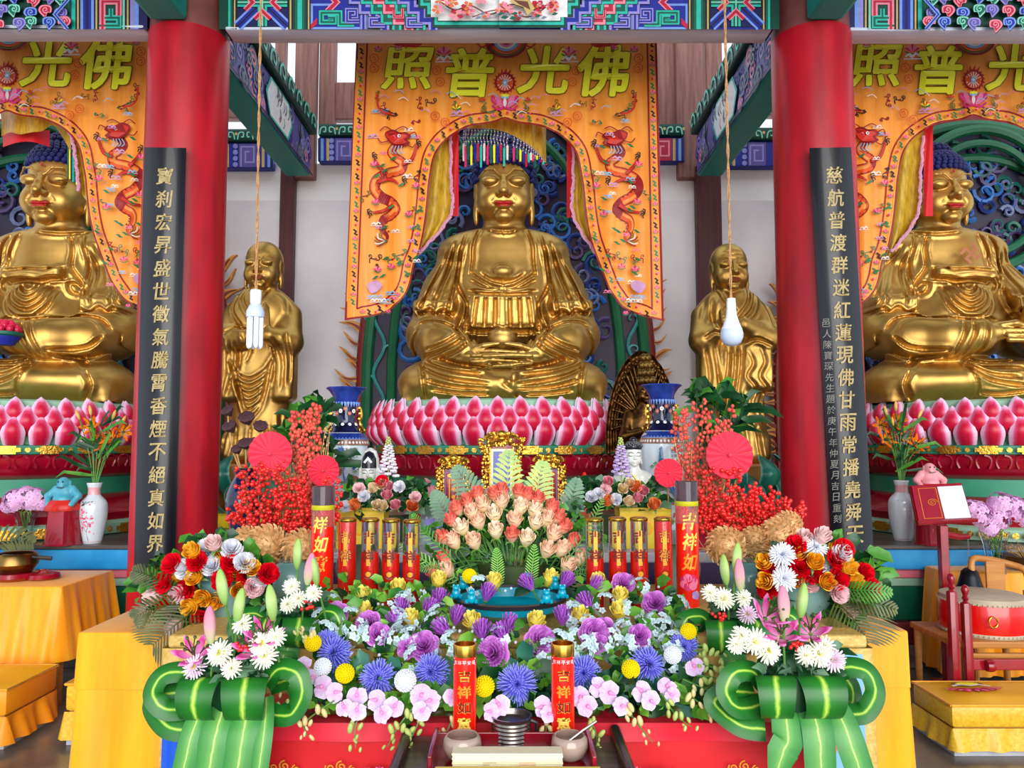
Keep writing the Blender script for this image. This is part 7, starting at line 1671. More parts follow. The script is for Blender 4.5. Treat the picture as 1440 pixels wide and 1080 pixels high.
RB = [(1075, 790, 'a'), (1122, 778, 'a'), (1146, 790, 'a'), (1076, 817, 'a'), (1120, 815, 'a'), (1163, 818, 'a'), (1202, 818, 'a'), (1193, 797, 'a'), (1176, 773, 'a'), (1119, 765, 'r'), (1083, 803, 'r'), (1125, 797, 'r'), (1144, 806, 'r'), (1180, 814, 'r'), (1177, 786, 'r'), (1187, 771, 'r'), (1216, 806, 'r'), (1226, 828, 'r'), (1079, 828, 'r'), (1100, 781, 'm'), (1146, 771, 'm'), (1102, 814, 'm'), (1168, 799, 'm'), (1184, 779, 'w'), (1130, 756, 'c'), (1157, 753, 'c'), (1138, 820, 'b'), (1180, 834, 'b'), (1196, 839, 'b'), (1196, 856, 'c')]
flower_pot(LB, 'in the bouquet by the left column', 'flowers of the bouquet before the left column', 2.34); flower_pot(RB, 'in the bouquet by the right column', 'flowers of the bouquet before the right column', 2.34)
for cx, nm, sgn in ((315, 'left', -1), (1135, 'right', 1)):
    x = W(cx, 900, 2.38).x; b = MB(); b.lathe([(.06, zA), (.085, zA+.05), (.09, zA+.1), (.075, zA+.12)], 28, (x, 2.40, 0)); tag(b.build('flower_pot', 'celadon'), f'pale pot under the mixed bouquet at the {nm} end of the altar table', 'pot')
    b = MB(); c = 290 if sgn < 0 else 1152
    for i in range(150): a, q = R.uniform(0, 6.28), R.uniform(0, 1)**.5; leaves(b, [W(c+q*88*math.cos(a), 822+q*62*math.sin(a), 2.39)], .06, 2, .015, (0, 0, 1), R)
    for i in range(110): leaves(b, [W(c+R.uniform(-40, 70)*(-sgn), R.uniform(845, 905), 2.37+R.uniform(0, .06))], .07, 2, .02, (0, 1), R, up=-.2)
    foliage('bouquet_leaves', b, ['leaf', 'leaf_dark'], f'green leaves between the flowers of the bouquet at the {nm} table end')
for P, L, mt, lab in ((((285, 850), (245, 880), (214, 908)), .12, 'leaf_olive', 'olive palm frond hanging over the yellow pedestal from the bouquet by the left column'), (((262, 850), (215, 855), (188, 870)), .09, 'leaf_olive', 'upper palm frond reaching out from the bouquet toward the left column foot'), (((250, 835), (215, 812), (186, 802)), .08, 'leaf_olive', 'thin palm frond in front of the black board end'), (((1170, 840), (1200, 870), (1222, 905)), .13, 'leaf_olive', 'brown green palm frond hanging over the slim yellow pedestal'), (((1180, 835), (1220, 845), (1262, 858)), .08, 'leaf_olive', 'palm frond reaching from the bouquet toward the red chair frame'), (((1180, 830), (1215, 830), (1255, 832)), .07, 'leaf', 'upper palm frond reaching out behind the red carnation')):
    frond([W(P[0][0], P[0][1], 2.30), W(P[1][0], P[1][1], 2.22), W(P[2][0], P[2][1], 2.2)], 15, L*(1. if L > .1 else .6), .0030, mt, lab, droop=.3)

# --- leaf-wrapped bouquets
def loop_leaf(parent, P, w, mat, name='leaf_loop', up=(0, -1, .15)):
    b = MB(); Q = [Vector(q) for q in smooth_line(P, 8)]; N = len(Q); vs = []
    for i in range(N):
        tt = (Q[min(N-1, i+1)]-Q[max(0, i-1)]).normalized(); a = tt.cross(Vector(up)); a = a.normalized() if a.length > 1e-3 else Vector((1, 0, 0)); f = i/(N-1); ww = (w(f) if callable(w) else w)
        for k in range(9): x = (k-4)/4; vs.append((*(Q[i]+a*(x*ww)+a.cross(tt)*(ww*.08*(1-x*x))), .001+.998*k/8))
    b.add(vs, [(i*9+k, i*9+k+1, (i+1)*9+k+1, (i+1)*9+k) for i in range(N-1) for k in range(8)]); return b.build(name, mat, parent, angle=0)
def leaf_bouquet(cx, cy, Y, k, label, hang, flip, loops=True):
    s = S(Y)*k; C = W(cx, cy, Y); t = thing('leaf_wrapped_bouquet', C, label, 'bouquet'); V = lambda x, d, z: C+Vector((x*s*flip, d, -z*s))
    b = MB(); b.lathe([(30*s, -40*s), (40*s, 0), (36*s, 22*s), (30*s, 26*s)], 20, C); b.build('holder', 'leaf_dark', t)
    # curled loops round the collar: leaf bent outward and tucked back in, seen edge on and face on
    for x0, wd in ((-33, 19), (24, 22)):
        b = MB()
        def fn(u, v, x0=x0, wd=wd):
            a = -.5+3.9*u; return (*V(x0+wd*1.25*(2*v-1)*(1+.12*math.cos(a))+(.12*x0)*math.sin(a), -.050-.034*math.sin(a)-.01, 2-34*math.cos(a)*.8), .001+.998*v)
        b.grid(fn, 18, 8); b.build('leaf_loop', 'cordyline', t, angle=0)
    for P, w in (([(-42, -.02, -8), (-62, -.04, -28), (-88, -.055, -26), (-98, -.06, -4), (-84, -.055, 16), (-62, -.04, 20), (-44, -.03, 16)], 14), ([(-50, -.0, 8), (-90, -.03, 2), (-108, -.02, 18), (-80, -.05, 40), (-46, -.05, 46)], 15), ([(44, -.02, -10), (64, -.04, -32), (90, -.055, -30), (99, -.06, -4), (86, -.055, 22), (64, -.04, 28), (46, -.03, 24)], 14), ([(44, .02, 0), (76, .0, -10), (84, .0, 20), (58, -.02, 34)], 13)):
        loop_leaf(t, [V(*q) for q in P], w*s, 'cordyline', up=(.0, -.6, -1) if False else (0, -1, .6))
    for (x0, x1, z1, w) in hang:
        loop_leaf(t, [V(x0*.8+x1*.05, -.03, 6), V(x0*.8+x1*.15, -.06, 24), V(x0*.75+x1*.25, -.085, 50), V(x0*.45+x1*.55, -.095, z1*.62), V(x1, -.10, z1)], lambda f, w=w: s*w*(.5+.5*math.sin(PI*min(1, .18+f*.62))) if f < .75 else s*w*max(.02, (1-f)/.25)**.6, 'cordyline_pale', 'hanging_leaf', up=(0, -1, 0))
    b = MB(); leaves(b, [V(GR.uniform(-44, 44), GR.uniform(-.03, .03), GR.uniform(-48, -14)) for i in range(60)], 34*s, 2, 8*s, (0, 0, 1), GR, wid=.16, up=.5); b.build('foliage', ['leaf_grey', 'leaf_dark'], t, angle=0); return t
leaf_bouquet(333, 968, 1.83, 1., 'bouquet wrapped in striped leaves with hanging blades, on the yellow pedestal side', [(-34, -62, 160, 15), (-4, -26, 175, 21), (32, 10, 170, 21), (56, 46, 150, 12)], 1)
leaf_bouquet(1112, 966, 1.83, 1., 'bouquet wrapped in striped leaves with hanging blades, before the blue painted panel', [(-16, -46, 104, 21), (18, 14, 170, 21), (46, 86, 150, 19)], 1)
leaf_bouquet(412, 880, 2.16, .72, 'smaller leaf wrapped bouquet behind, next to the yellow pompon near the smoked candle', [(6, 0, 60, 22)], 1)
leaf_bouquet(1032, 886, 2.16, .80, 'smaller leaf wrapped bouquet behind, next to the candle with painted flowers', [(-10, -30, 60, 22)], 1)
for where, grp, Y, D in (('in the front left leaf bouquet', 'flowers of the front left leaf bouquet', 1.80, [('daisy', 309, 918), ('daisy', 372, 922), ('daisy_lilac', 274, 938), ('daisy', 369, 905), ('pom', 388, 896), ('bud_pink', 297, 905), ('bud_green', 317, 850), ('bud_green', 333, 876), ('bud_green', 384, 872), ('lily_pink', 270, 913), ('lily_pink', 371, 886), ('lily_pink', 352, 905), ('pom', 341, 878), ('pom', 326, 940)]),
        ('in the front right leaf bouquet', 'flowers of the front right leaf bouquet', 1.80, [('daisy', 1080, 915), ('daisy', 1062, 902), ('daisy', 1152, 919), ('pom', 1042, 894), ('daisy_lilac', 1172, 928), ('pom', 1036, 906), ('lily_pink', 1085, 858), ('lily_pink', 1098, 884), ('lily_pink', 1139, 880), ('bud_green', 1125, 870), ('bud_pink', 1103, 876), ('pom', 1133, 922), ('pom', 1160, 908)]),
        ('in the rear leaf bouquet near the phoenix vase', 'flowers of the rear leaf bouquet near the phoenix vase', 2.10, [('pom', 410, 825), ('pom', 405, 850), ('pom', 441, 834), ('bud_pink', 432, 822), ('bud_green', 418, 800), ('bud_green', 446, 822), ('pom', 420, 842)]),
        ('in the rear leaf bouquet near the gift box', 'flowers of the rear leaf bouquet near the gift box', 2.10, [('daisy', 1017, 842), ('pom', 998, 834), ('daisy_lilac', 1051, 864), ('pom', 1045, 841), ('bud_green', 1022, 822), ('bud_green', 1034, 806), ('bud_pink', 1041, 830)])):
    NM = dict(daisy='white daisy chrysanthemum', daisy_lilac='pale lilac daisy', pom='cream chrysanthemum', bud_pink='pink lily bud', bud_green='green lily bud', lily_pink='pink lily')
    for k, x, y in D:
        f = (GR.uniform(-.25, .25), -.25, 1) if k.startswith('bud') else ((GR.uniform(-.3, .3), -.7, .8) if k == 'lily_pink' else (GR.uniform(-.3, .3), -1, .45))
        plant(k, W(x, y, Y-.04), 1.0, f, group=grp, desc=NM[k], where=where)
# red berries tucked in
def berry_sprig(cx, cy, Y, label, n=9):
    b = MB(); 
    for i in range(n): b.ell(W(cx+GR.uniform(-10, 10), cy+GR.uniform(-7, 7), Y), (.005,)*3, 7, 5)
    tag(b.build('berry_sprig', 'berry_red', angle=0), label, 'berries')
for x, y, Y, l in ((342, 907, 1.77, 'red berry sprig between the white daisies of the front left leaf bouquet'), (311, 935, 1.77, 'red berry sprig below the largest white daisy, front left leaf bouquet'), (1121, 908, 1.77, 'red berry sprig in the middle of the front right leaf bouquet'), (1011, 866, 2.06, 'red berry sprig in the rear leaf bouquet near the gift box'), (433, 851, 2.06, 'red berry sprig in the rear leaf bouquet near the phoenix vase')): berry_sprig(x, y, Y, l)
M('book_red', (150, 14, 44), .4, var=.08)
# ---------------------------------------------------------------- berry arrangements, fans, dried flowers
def paper_fan(px, py, r, Y, label, mat='paper_red'):
    c = W(px, py, Y); r = r*S(Y); t = thing('paper_fan', (c.x, Y, c.z-r), label, 'paper fan'); n = 36; b = MB(); vs = []
    for i in range(n+1):
        a = .15+6.27*i/n
        for q in (.06, .55, 1.0): vs.append((c.x+r*q*math.cos(a), Y-(.012*q if i % 2 else 0)+.004, c.z+r*q*math.sin(a)))
    b.add(vs, [(3*i+k, 3*i+k+1, 3*i+k+4, 3*i+k+3) for i in range(n) for k in (0, 1)]); b.add([(x, y+.0015, z) for x, y, z in vs], [(3*i+k+3, 3*i+k+4, 3*i+k+1, 3*i+k) for i in range(n) for k in (0, 1)])
    b.build('pleated_disc', mat, t, smooth=False)
    b = MB(); b.ell((c.x, Y-.012, c.z), (r*.1, .006, r*.1), 12, 6); b.build('button', mat, t); b = MB(); b.tube([(c.x, Y+.008, c.z), (c.x, Y+.012, c.z-r*2.0)], .003, 6); b.build('stick', 'twig', t)
paper_fan(380, 638, 31, 3.06, 'large coral paper fan among the berries beside the lotus pods'); paper_fan(455, 662, 22, 3.04, 'small coral paper fan just above the plain fat candle')
paper_fan(1026, 640, 33, 3.06, 'large coral paper fan beneath the old golden figure'); paper_fan(940, 665, 20, 3.04, 'small coral paper fan between the white seated figurine and the painted fat candle')
def berry_branch(P, Y, n, r, mat, sd, width=.03, bigness=1.):
    R = random.Random(sd); Q = [Vector(q) for q in smooth_line([W(x, y, Y+dy) for (x, y), dy in zip(P, (0, -.02, -.03, -.03))], 6)]; b = MB(); N = len(Q); b.tube(Q, [.0032*(1-.6*i/(N-1)) for i in range(N)], 5, 1)
    for i in range(n):
        t = .25+.75*(i+.5)/n; k = min(N-2, int(t*(N-1))); p = Q[k]+(Q[k+1]-Q[k])*(t*(N-1)-k); d = Vector((R.uniform(-1, 1), R.uniform(-1, .2), R.uniform(-.2, 1)))*width*R.uniform(.3, 1); e = p+d; b.tube([p, p+d*.6+Vector((0, 0, .004)), e], .0011, 4, 1); s_ = r*R.uniform(.75, 1.15); b.ell(e, (s_, s_, s_*1.1), 8, 6, 0)
    return b.build('berry_branch', [mat, 'twig'], angle=0)
BB = {}
def branches(key, mk_path, N, desc, where, grp, **kw):
    for i in range(N):
        P, Y = mk_path(i, N); o = berry_branch(P, Y, sd=i*7+len(key), **kw); tag(o, None, 'branch', grp); GROUPS.setdefault((grp, desc, where), []).append(o)
RB_ = random.Random(5); U = RB_.uniform
def red_l(i, N): x = 325+155*(i+.5)/N+U(-6, 6); top = 650+U(0, 60)+(20 if x < 345 or x > 460 else 0); b0 = 400+(x-400)*.35; return [(b0, 780), ((b0+x)/2, 745), (x, (top+745)/2), (x+U(-8, 8), top)], 3.0+U(-.05, .1)
def red_r(i, N): x = 960+160*(i+.5)/N+U(-6, 6); top = 655+U(0, 60)+(24 if x > 1100 else 0); b0 = 1045+(x-1045)*.35; return [(b0, 780), ((b0+x)/2, 745), (x, (top+745)/2), (x+U(-8, 8), top)], 3.0+U(-.05, .1)
branches('red left', red_l, 24, 'red berry branch', 'by the plain fat candle', 'red berry branches near the lotus pods', n=42, r=.0078, mat='berry_red', width=.04)
branches('red right', red_r, 24, 'red berry branch', 'by the pink gift box', 'red berry branches near the gift box', n=42, r=.0078, mat='berry_red', width=.04)
def cor_l(i, N): x = 412+34*(i+.5)/N*1.1; top = 566+U(0, 24); return [(425, 760), (428+(x-428)*.4, 700), (x, 640), (x+U(-5, 5)+(x-428)*.3, top)], 3.22+U(-.04, .04)
def cor_r(i, N): x = 950+75*(i+.5)/N; top = 560+U(0, 30)+(abs(x-990)*.3); return [(1000, 760), (1000+(x-1000)*.4, 700), (x, 640), (x+U(-5, 5)+(x-990)*.25, top)], 3.22+U(-.04, .04)
branches('coral left', cor_l, 7, 'coral berry branch', 'rising beside the phoenix vase', 'coral berry branches beside the phoenix vase', n=46, r=.0085, mat='berry_coral', width=.022)
branches('coral right', cor_r, 9, 'coral berry branch', 'rising beside the peacock vase', 'coral berry branches beside the peacock vase', n=40, r=.0085, mat='berry_coral', width=.022)
for c, lab in ((430, 'brown dried twigs among the coral berries beside the phoenix vase'), (990, 'brown dried twigs among the coral berries beside the peacock vase')):
    b = MB()
    for i in range(70):
        x, y = c+U(-45, 45), U(600, 720); p = W(c+U(-10, 10)+(x-c)*.4, 755, 3.25); e = W(x, y, 3.15+U(0, .12)); b.tube([p, (p+e)/2+Vector((U(-.02, .02), 0, 0)), e], .0016, 4)
        for k in range(5): q = p+(e-p)*U(.5, 1); b.ell(q+Vector((U(-.02, .02), 0, U(-.02, .02))), (.004, .004, .007), 5, 4)
    foliage('dried_twigs', b, ['dried'], lab, 'twigs')
def dried_ball(px, py, r, Y, label, seed):
    R = random.Random(seed); c = W(px, py, Y); r = r*S(Y); b = MB(); b.ell(c, (r*.9,)*3, 14, 9)
    for i in range(130):
        z = 1-2*(i+.5)/130; a = i*2.39996; q = math.sqrt(1-z*z); d = Vector((q*math.cos(a), q*math.sin(a), z)); p = c+d*r*.82; t_ = Vector((-d.z, R.uniform(-1, 1), d.x)).normalized(); b.ribbon([p, p+d*r*.22+t_*r*.08, p+d*r*.30+t_*r*.26], lambda t: r*.11*(1-.7*t), up=d.cross(t_)+Vector((.01, 0, 0)))
    tag(b.build('dried_flower_head', 'dried', angle=0), label, 'dried flower')
for i, (x, y, r, Y, l) in enumerate(((375, 766, 26, 2.70, 'golden dried flower ball on the celadon jar, the one nearest the red column'), (424, 770, 24, 2.66, 'golden dried flower ball on the celadon jar touching the plain fat candle'), (345, 762, 20, 2.78, 'darker dried flower head behind the golden ball nearest the red column'), (1021, 768, 25, 2.68, 'golden dried flower ball on the celadon jar below the pink gift box'), (1062, 764, 22, 2.74, 'golden dried flower ball in the middle of the trio by the gift box side'), (1096, 754, 24, 2.72, 'golden dried flower ball of the trio nearest the black board'), (1108, 738, 18, 2.8, 'small dried flower head peeping out behind the trio of golden balls'))): dried_ball(x, y, r, Y, l, i)
for c, lab in ((396, 'straw coloured wisps round the golden balls beside the plain fat candle'), (1050, 'straw coloured wisps round the golden balls beside the painted fat candle')):
    b = MB()
    for i in range(60): x0 = c+U(-45, 45); q = [W(x0, 792, 2.72), W(x0+U(-20, 20), 775, 2.70), W(x0+U(-45, 45), U(745, 800), 2.66)]; b.tube(smooth_line(q, 4), .0016, 4)
    foliage('straw_wisps', b, ['straw'], lab, 'straw')
# lotus pods in the dark blue vase
for i, (x, y, r, l) in enumerate(((320, 578, 9, 'brown lotus pod leaning toward the red column, topmost'), (347, 588, 11.5, 'brown lotus pod highest in the middle of the dark blue vase'), (323, 600, 10.5, 'brown lotus pod below the topmost one by the column'), (366, 600, 10, 'brown lotus pod pointing toward the coral fan'), (345, 624, 10, 'brown lotus pod low in the middle, just above another pod'), (333, 632, 8, 'smallest low lotus pod overlapping its neighbour'), (358, 622, 8, 'small brown lotus pod tucked in beside the large coral fan'))):
    p = W(x, y, 3.22); r_ = r*S(3.22); t = thing('lotus_pod', p, l, 'seed pod'); b = MB(); b.lathe([(.12*r_, -1.1*r_), (.5*r_, -.6*r_), (.95*r_, .1*r_), (1.0*r_, .3*r_), (.8*r_, .42*r_), (.1*r_, .38*r_)], 18, (0, 0, 0), wob=lambda a, k: 1+.06*math.cos(9*a))
    for k in range(9): a = k*2.4; q = .75*r_*math.sqrt(k/9); b.ell((q*math.cos(a), q*math.sin(a), .42*r_), (.1*r_,)*3, 5, 3)
    b.xf(Matrix.Translation(p) @ Euler((.75, (x-343)/60, 0)).to_matrix().to_4x4()); b.build('pod_head', 'pod', t); b = MB(); b.tube(smooth_line([p, (p+W(345, 665, 3.25))/2+Vector(((x-343)*.001, 0, 0)), W(345+(x-345)*.2, 668, 3.25)], 4), .0032, 5); b.build('stalk', 'straw', t)
for cs, lab in (([(425, 590), (450, 585), (410, 615), (440, 610), (448, 640), (455, 575), (462, 650)], 'dark lily leaves behind the coral berries beside the phoenix vase'), ([(985, 575), (1005, 560), (1020, 590), (1040, 575), (1015, 610), (1035, 600), (978, 560), (1000, 630)], 'dark lily leaves beneath the old golden figure')):
    b = MB()
    for c in cs: leaves(b, [W(c[0], c[1], 3.42)], .15, 9, .02, (0, 0, 1), RB_, wid=.12, up=.5)
    for c in cs: cane(b, [W(c[0], c[1], 3.42), W((c[0]+(440 if c[0] < 700 else 1005))/2, 680, 3.42), W(440 if c[0] < 700 else 1005, 740, 3.42)], .004, 0)
    foliage('lily_leaves', b, ['leaf_dark', 'leaf'], lab)

# ---------------------------------------------------------------- the two posies on the boxes
for where, grp, cx, cyz, L in (('in the posy near the phoenix vase', 'flowers of the posy near the phoenix vase', 545, 700, [('rose_small_cream', 525, 686), ('rose_small_cream', 537, 681), ('rose_small_pink', 545, 684), ('rose_small_pink', 544, 696), ('carn_white', 511, 697), ('carn_white', 561, 684), ('rose_orange', 499, 710), ('rose_small_cream', 530, 710), ('rose_small_cream', 538, 711), ('rose_small_pink', 556, 710), ('rose_orange', 580, 711), ('carn_blush', 584, 699), ('carn_white', 486, 712), ('carn_red', 537, 676), ('carn_blush', 505, 686)]),
        ('in the posy near the peacock vase', 'flowers of the posy near the peacock vase', 868, 695, [('rose_small_pink', 855, 677), ('carn_blush', 852, 688), ('rose_orange', 854, 704), ('rose_small_cream', 885, 680), ('rose_small_cream', 876, 687), ('rose_small_pink', 905, 690), ('rose_small_pink', 897, 700), ('carn_white', 866, 702), ('carn_white', 832, 698), ('rose_small_cream', 884, 705), ('rose_orange', 920, 709), ('carn_white', 842, 694), ('rose_orange', 893, 684)])):
    NM = dict(rose_small_cream='small cream rose', rose_small_pink='small pink rose', carn_white='white carnation', rose_orange='small orange rose', carn_blush='blush pink carnation', carn_red='red carnation')
    for k, x, y in L: plant(k, W(x, y, 3.01), 1.05 if not k.startswith('carn') else .8, (U(-.3, .3), -1, U(.3, .7)), group=grp, desc=NM[k], where=where)
    b = MB()
    for i in range(90): leaves(b, [W(cx+U(-56, 56), cyz+U(-16, 22), 3.12)], .06, 2, .015, (0, 0, 1, 2), RB_)
    foliage('posy_leaves', b, ['leaf_dark', 'leaf', 'leaf_grey'], f'dark leaves of the flowers {where}')
    b = MB(); c = W(cx, 730, 3.2); bz = zD; b.lathe([(.05, zD), (.09, zD+.06), (.10, zD+.12), (.09, zD+.12)], 24, (c.x, 3.3, 0)); tag(b.build('posy_bowl', 'dish_green'), f'dark bowl holding the flowers {where}', 'bowl')
plant('stock', W(546, 672, 3.2), 1., (0, -.05, 1), 0, 'white stock flower spike', 'white stock flower spike', 'beside the white hooded figurine'); plant('stock_lilac', W(874, 672, 3.25), 1., (-.02, -.05, 1), 0, 'lilac stock flower spike', 'lilac stock flower spike', 'beside the white seated figurine')

# ---------------------------------------------------------------- bronze many-armed figure behind the peacock vase
Yg = 5.6; cg = W(905, 560, Yg); t = thing('bronze_statue', (cg.x, Yg, .83), 'brown bronze many armed figure before a ribbed shell halo, behind the peacock vase', 'statue'); sg = S(Yg)
def hal(u, v): a = PI*(-.08+1.16*u); r = (.02+.98*v); return (cg.x+52*sg*r*math.cos(a)*(1-.10*math.sin(a)), Yg+.06+.012*math.sin(v*42)+.01*math.sin(u*90)*v, W(720, 610, Yg).z+118*sg*r*math.sin(a)*1.0)
b = MB(); b.grid(hal, 70, 40); b.grid(lambda u, v: (hal(1-u, v)[0], Yg+.09, hal(1-u, v)[2]), 40, 6); b.build('shell_halo', 'bronze', t, angle=0)
b = MB(); R = random.Random(9)
for ring, n in ((.55, 16), (.72, 20), (.88, 24)):
    for i in range(n):
        a = PI*(i+.5)/n; x, z = 52*sg*ring*math.cos(a), 118*sg*ring*math.sin(a); o = Vector((cg.x, Yg, W(720, 600, Yg).z)); e = Vector((cg.x+x, Yg-.02, W(720, 610, Yg).z+z)); b.tube(smooth_line([o, (o+e)/2+Vector((0, -.03, .02)), e], 4), [.010]*8+[.006], 5); b.ell(e, (.013, .01, .016), 6, 5)
b.build('fan_of_arms', 'bronze', t, angle=0)
zb_ = W(720, 665, Yg).z; g = SDF((cg.x-.26, Yg-.26, .84), (cg.x+.26, Yg+.1, W(720, 520, Yg).z), .010); E = lambda x, y, z, r: g.ell((cg.x+x, Yg+y, z), r, .04)
hz = W(720, 552, Yg).z; head(g, (cg.x, Yg-.08, hz), .062); E(0, -.06, hz-.26, (.13, .09, .17)); E(0, -.06, hz-.52, (.14, .10, .26)); E(0, -.06, hz-.9, (.16, .11, .3))
for s in (-1, 1): g.chain([(cg.x+s*.12, Yg-.06, hz-.16), (cg.x+s*.16, Yg-.12, hz-.32), (cg.x+s*.02, Yg-.19, hz-.28)], [.04, .035, .025], .02)
g.mesh('bronze_body', 'bronze', t, (cg.x, Yg, .83)); b = MB()
for k in range(4):
    for i in range(max(1, 5-k)): a = PI*(i+.5)/max(1, 5-k); b.ell((cg.x+.05*(1-k*.2)*math.cos(a), Yg-.10-.04*math.sin(a)*(1-k*.2), hz+.08+k*.055), (.026, .026, .032), 8, 6)
b.build('crown_of_heads', 'brass_old', t); b = MB(); b.lathe([(.24, .83), (.25, .86), (.22, .9), (.18, .95)], 24, (cg.x, Yg-.04, 0)); b.build('pedestal', 'bronze', t)

# ---------------------------------------------------------------- left and right of the altar
def lily_vase(px, ptop, Y, H, label, painted, fl, pot_where):
    x = W(px, ptop, Y).x; k = H; t = thing('tall_vase', (x, Y, .83), label, 'vase'); P = [(.16, 0), (.18, .03), (.25, .35), (.265, .55), (.24, .68), (.12, .80), (.115, .88), (.145, .98), (.14, 1.0)]
    b = MB(); b.lathe([(r*k*.82, z*k) for r, z in smooth_line(P, 4)], 36, (x, Y, .83)); b.build('body', 'porcelain', t)
    b = MB(); b.lathe([(r*k*.82+.0012, z*k) for r, z in ((.118, .80), (.114, .88), (.125, .93))], 30, (x, Y, .83), cap=False); b.build('pink_neck_band', 'vase_pink', t); b = MB(); b.lathe([(.165*k*.82+.001, .005*k), (.182*k*.82+.001, .035*k)], 30, (x, Y, .83), cap=False); b.build('foot_band', 'vase_pink', t)
    rr = lambda z: .82*k*np.interp(z/k, [0, .03, .35, .55, .68, .8], [.16, .18, .25, .265, .24, .12]); R = random.Random(px); d = Draw()
    if painted:
        d.line([(.1, .02), (-.05, .08), (.1, .13), (-.1, .2), (.15, .28)], .012, 'ink_black', sm=4, taper=lambda q: 1-.7*q); d.line([(-.05, .08), (-.5, .16), (-.6, .22)], .006, 'ink_black', sm=4); d.line([(.1, .13), (.6, .18)], .005, 'ink_black')
        for i in range(46): u, v = R.gauss(-.15, .38), R.gauss(.18, .06); d.disc(u, v, R.uniform(.05, .12), ('emb_pink', 'emb_rose', 'p_pink')[i % 3], 7, R.uniform(.004, .010))
        for i in range(5): d.line([(R.uniform(-.6, .6), .3), (R.uniform(-.6, .6), .27)], .005, 'ink_black')
    else:
        for i in range(5): d.text('詩書畫印福'[i], .05+.0*i, .24-.018*i, .014, 'p_grey', flip=1, wide=6)
        for i in range(4): d.text('平安吉祥'[i], -.75+.28*i, .29, .016, 'p_grey', flip=1, wide=6)
        for i in range(10): u, v = R.uniform(.3, 1), R.uniform(.08, .3); d.disc(u, v, .04, 'p_grey', 6, .004)
    d.build('painted_pattern', t, lambda u, v, l: (x+(rr(v)+.001+l*.3)*math.sin(u), Y-(rr(v)+.001+l*.3)*math.cos(u), .83+v))
    top = Vector((x, Y, .83+H)); b = MB(); c = MB()
    for (qx, qy, kind) in fl:
        e = W(qx, qy, Y-.02); b.tube(smooth_line([top-Vector((0, 0, .1)), top+(e-top)*.35+Vector((0, 0, .03)), e], 5), .004, 5)
        if kind == 'o': plant('lily_orange', e, 1.0, (U(-.5, .5)+(qx-px)/60, -.8, U(0, .6)), group='orange lilies '+pot_where, desc='orange lily bloom', where=pot_where)
        else: plant('bud_amber', e, .9, ((qx-px)/60, -.2, 1), group='orange lily buds '+pot_where, desc='pale orange lily bud', where=pot_where)
    for i in range(26):
        a = top+Vector((U(-.06, .06), U(-.03, .03), U(.0, .42))); d_ = Vector((U(-1, 1), U(-.8, .3), U(.1, .9))).normalized(); L = U(.16, .28); b.ribbon([a, a+d_*L*.4, a+d_*L*.8, a+d_*L+Vector((0, 0, -.05))], lambda q: .014*math.sin(PI*min(1, .1+q*.9))+.0004, up=(0, -1, .3), m=1 if i % 3 else 2, fold=.2)
    foliage('lily_stems', b, ['stem', 'leaf_dark', 'leaf'], f'green lily stems and narrow leaves {pot_where}')
MG('lily_bud_amber', [(0, (170, 190, 90)), (.5, (240, 200, 110)), (1, (240, 150, 60))], .4); KINDS['bud_amber'] = ('amber_lily_bud', bud_b('lily_bud_amber')); M('vase_pink', (226, 170, 176), .2, coat=.4)
lily_vase(133, 683, 5.6, .43, 'white vase painted with pink plum blossom, holding orange lilies', True, [(125, 598, 'o'), (176, 606, 'o'), (150, 612, 'o'), (138, 620, 'o'), (112, 590, 'b'), (128, 584, 'b'), (170, 597, 'b'), (158, 590, 'b')], 'in the plum blossom vase')
lily_vase(1267, 672, 5.75, .44, 'plain pale blue white vase of orange lilies behind the red book stand', False, [(1250, 616, 'o'), (1241, 597, 'o'), (1266, 592, 'o'), (1295, 622, 'o'), (1278, 612, 'o'), (1247, 584, 'b'), (1291, 588, 'b'), (1260, 578, 'b'), (1256, 600, 'b')], 'in the pale vase behind the book stand')
def glass_vase(px, ptop, z0, Y, r, label, blooms, where):
    c = W(px, ptop, Y); H = c.z-z0; t = thing('glass_vase', (c.x, Y, z0), label, 'vase'); b = MB()
    b.lathe([(r*.7, 0), (r*.72, .01), (r*.62, H*.3), (r*.8, H*.7), (r*1.05, H), (r*.98, H), (r*.72, H*.7), (r*.55, H*.3), (.001, .03)], 16, (c.x, Y, z0), cap=False); b.build('cut_glass_body', 'glass', t, smooth=False)
    b = MB()
    for i in range(7): b.tube([(c.x+U(-.4, .4)*r, Y+U(-.4, .4)*r, z0+.02), (c.x+U(-.6, .6)*r, Y, z0+H), (c.x+U(-1.4, 1.4)*r, Y-.02, z0+H+.06)], .004, 5)
    foliage('flower_stalks', b, ['stem'], f'green stalks standing in the {where}', 'stem')
    for x, y, s_ in blooms: plant('hydra', W(x, y, Y-.03), s_, (U(-.3, .3), -1, .6), group='purple blooms in the '+where, desc='pale purple flower head', where='in the '+where)
glass_vase(36, 722, .83, 5.6, .075, 'cut glass vase of pale purple flowers beside the plum blossom vase', [(22, 704, 1.1), (48, 702, 1.1), (35, 698, 1.), (58, 708, .7), (12, 711, .7)], 'glass vase beside the plum blossom vase')
glass_vase(1398, 748, .70, 5.08, .085, 'cut glass vase of pale purple flowers on the yellow clothed table', [(1376, 722, 1.1), (1402, 728, 1.05), (1428, 716, 1.1), (1408, 710, 1.1), (1442, 726, 1.), (1390, 740, .9), (1365, 714, .7)], 'glass vase on the yellow clothed table')
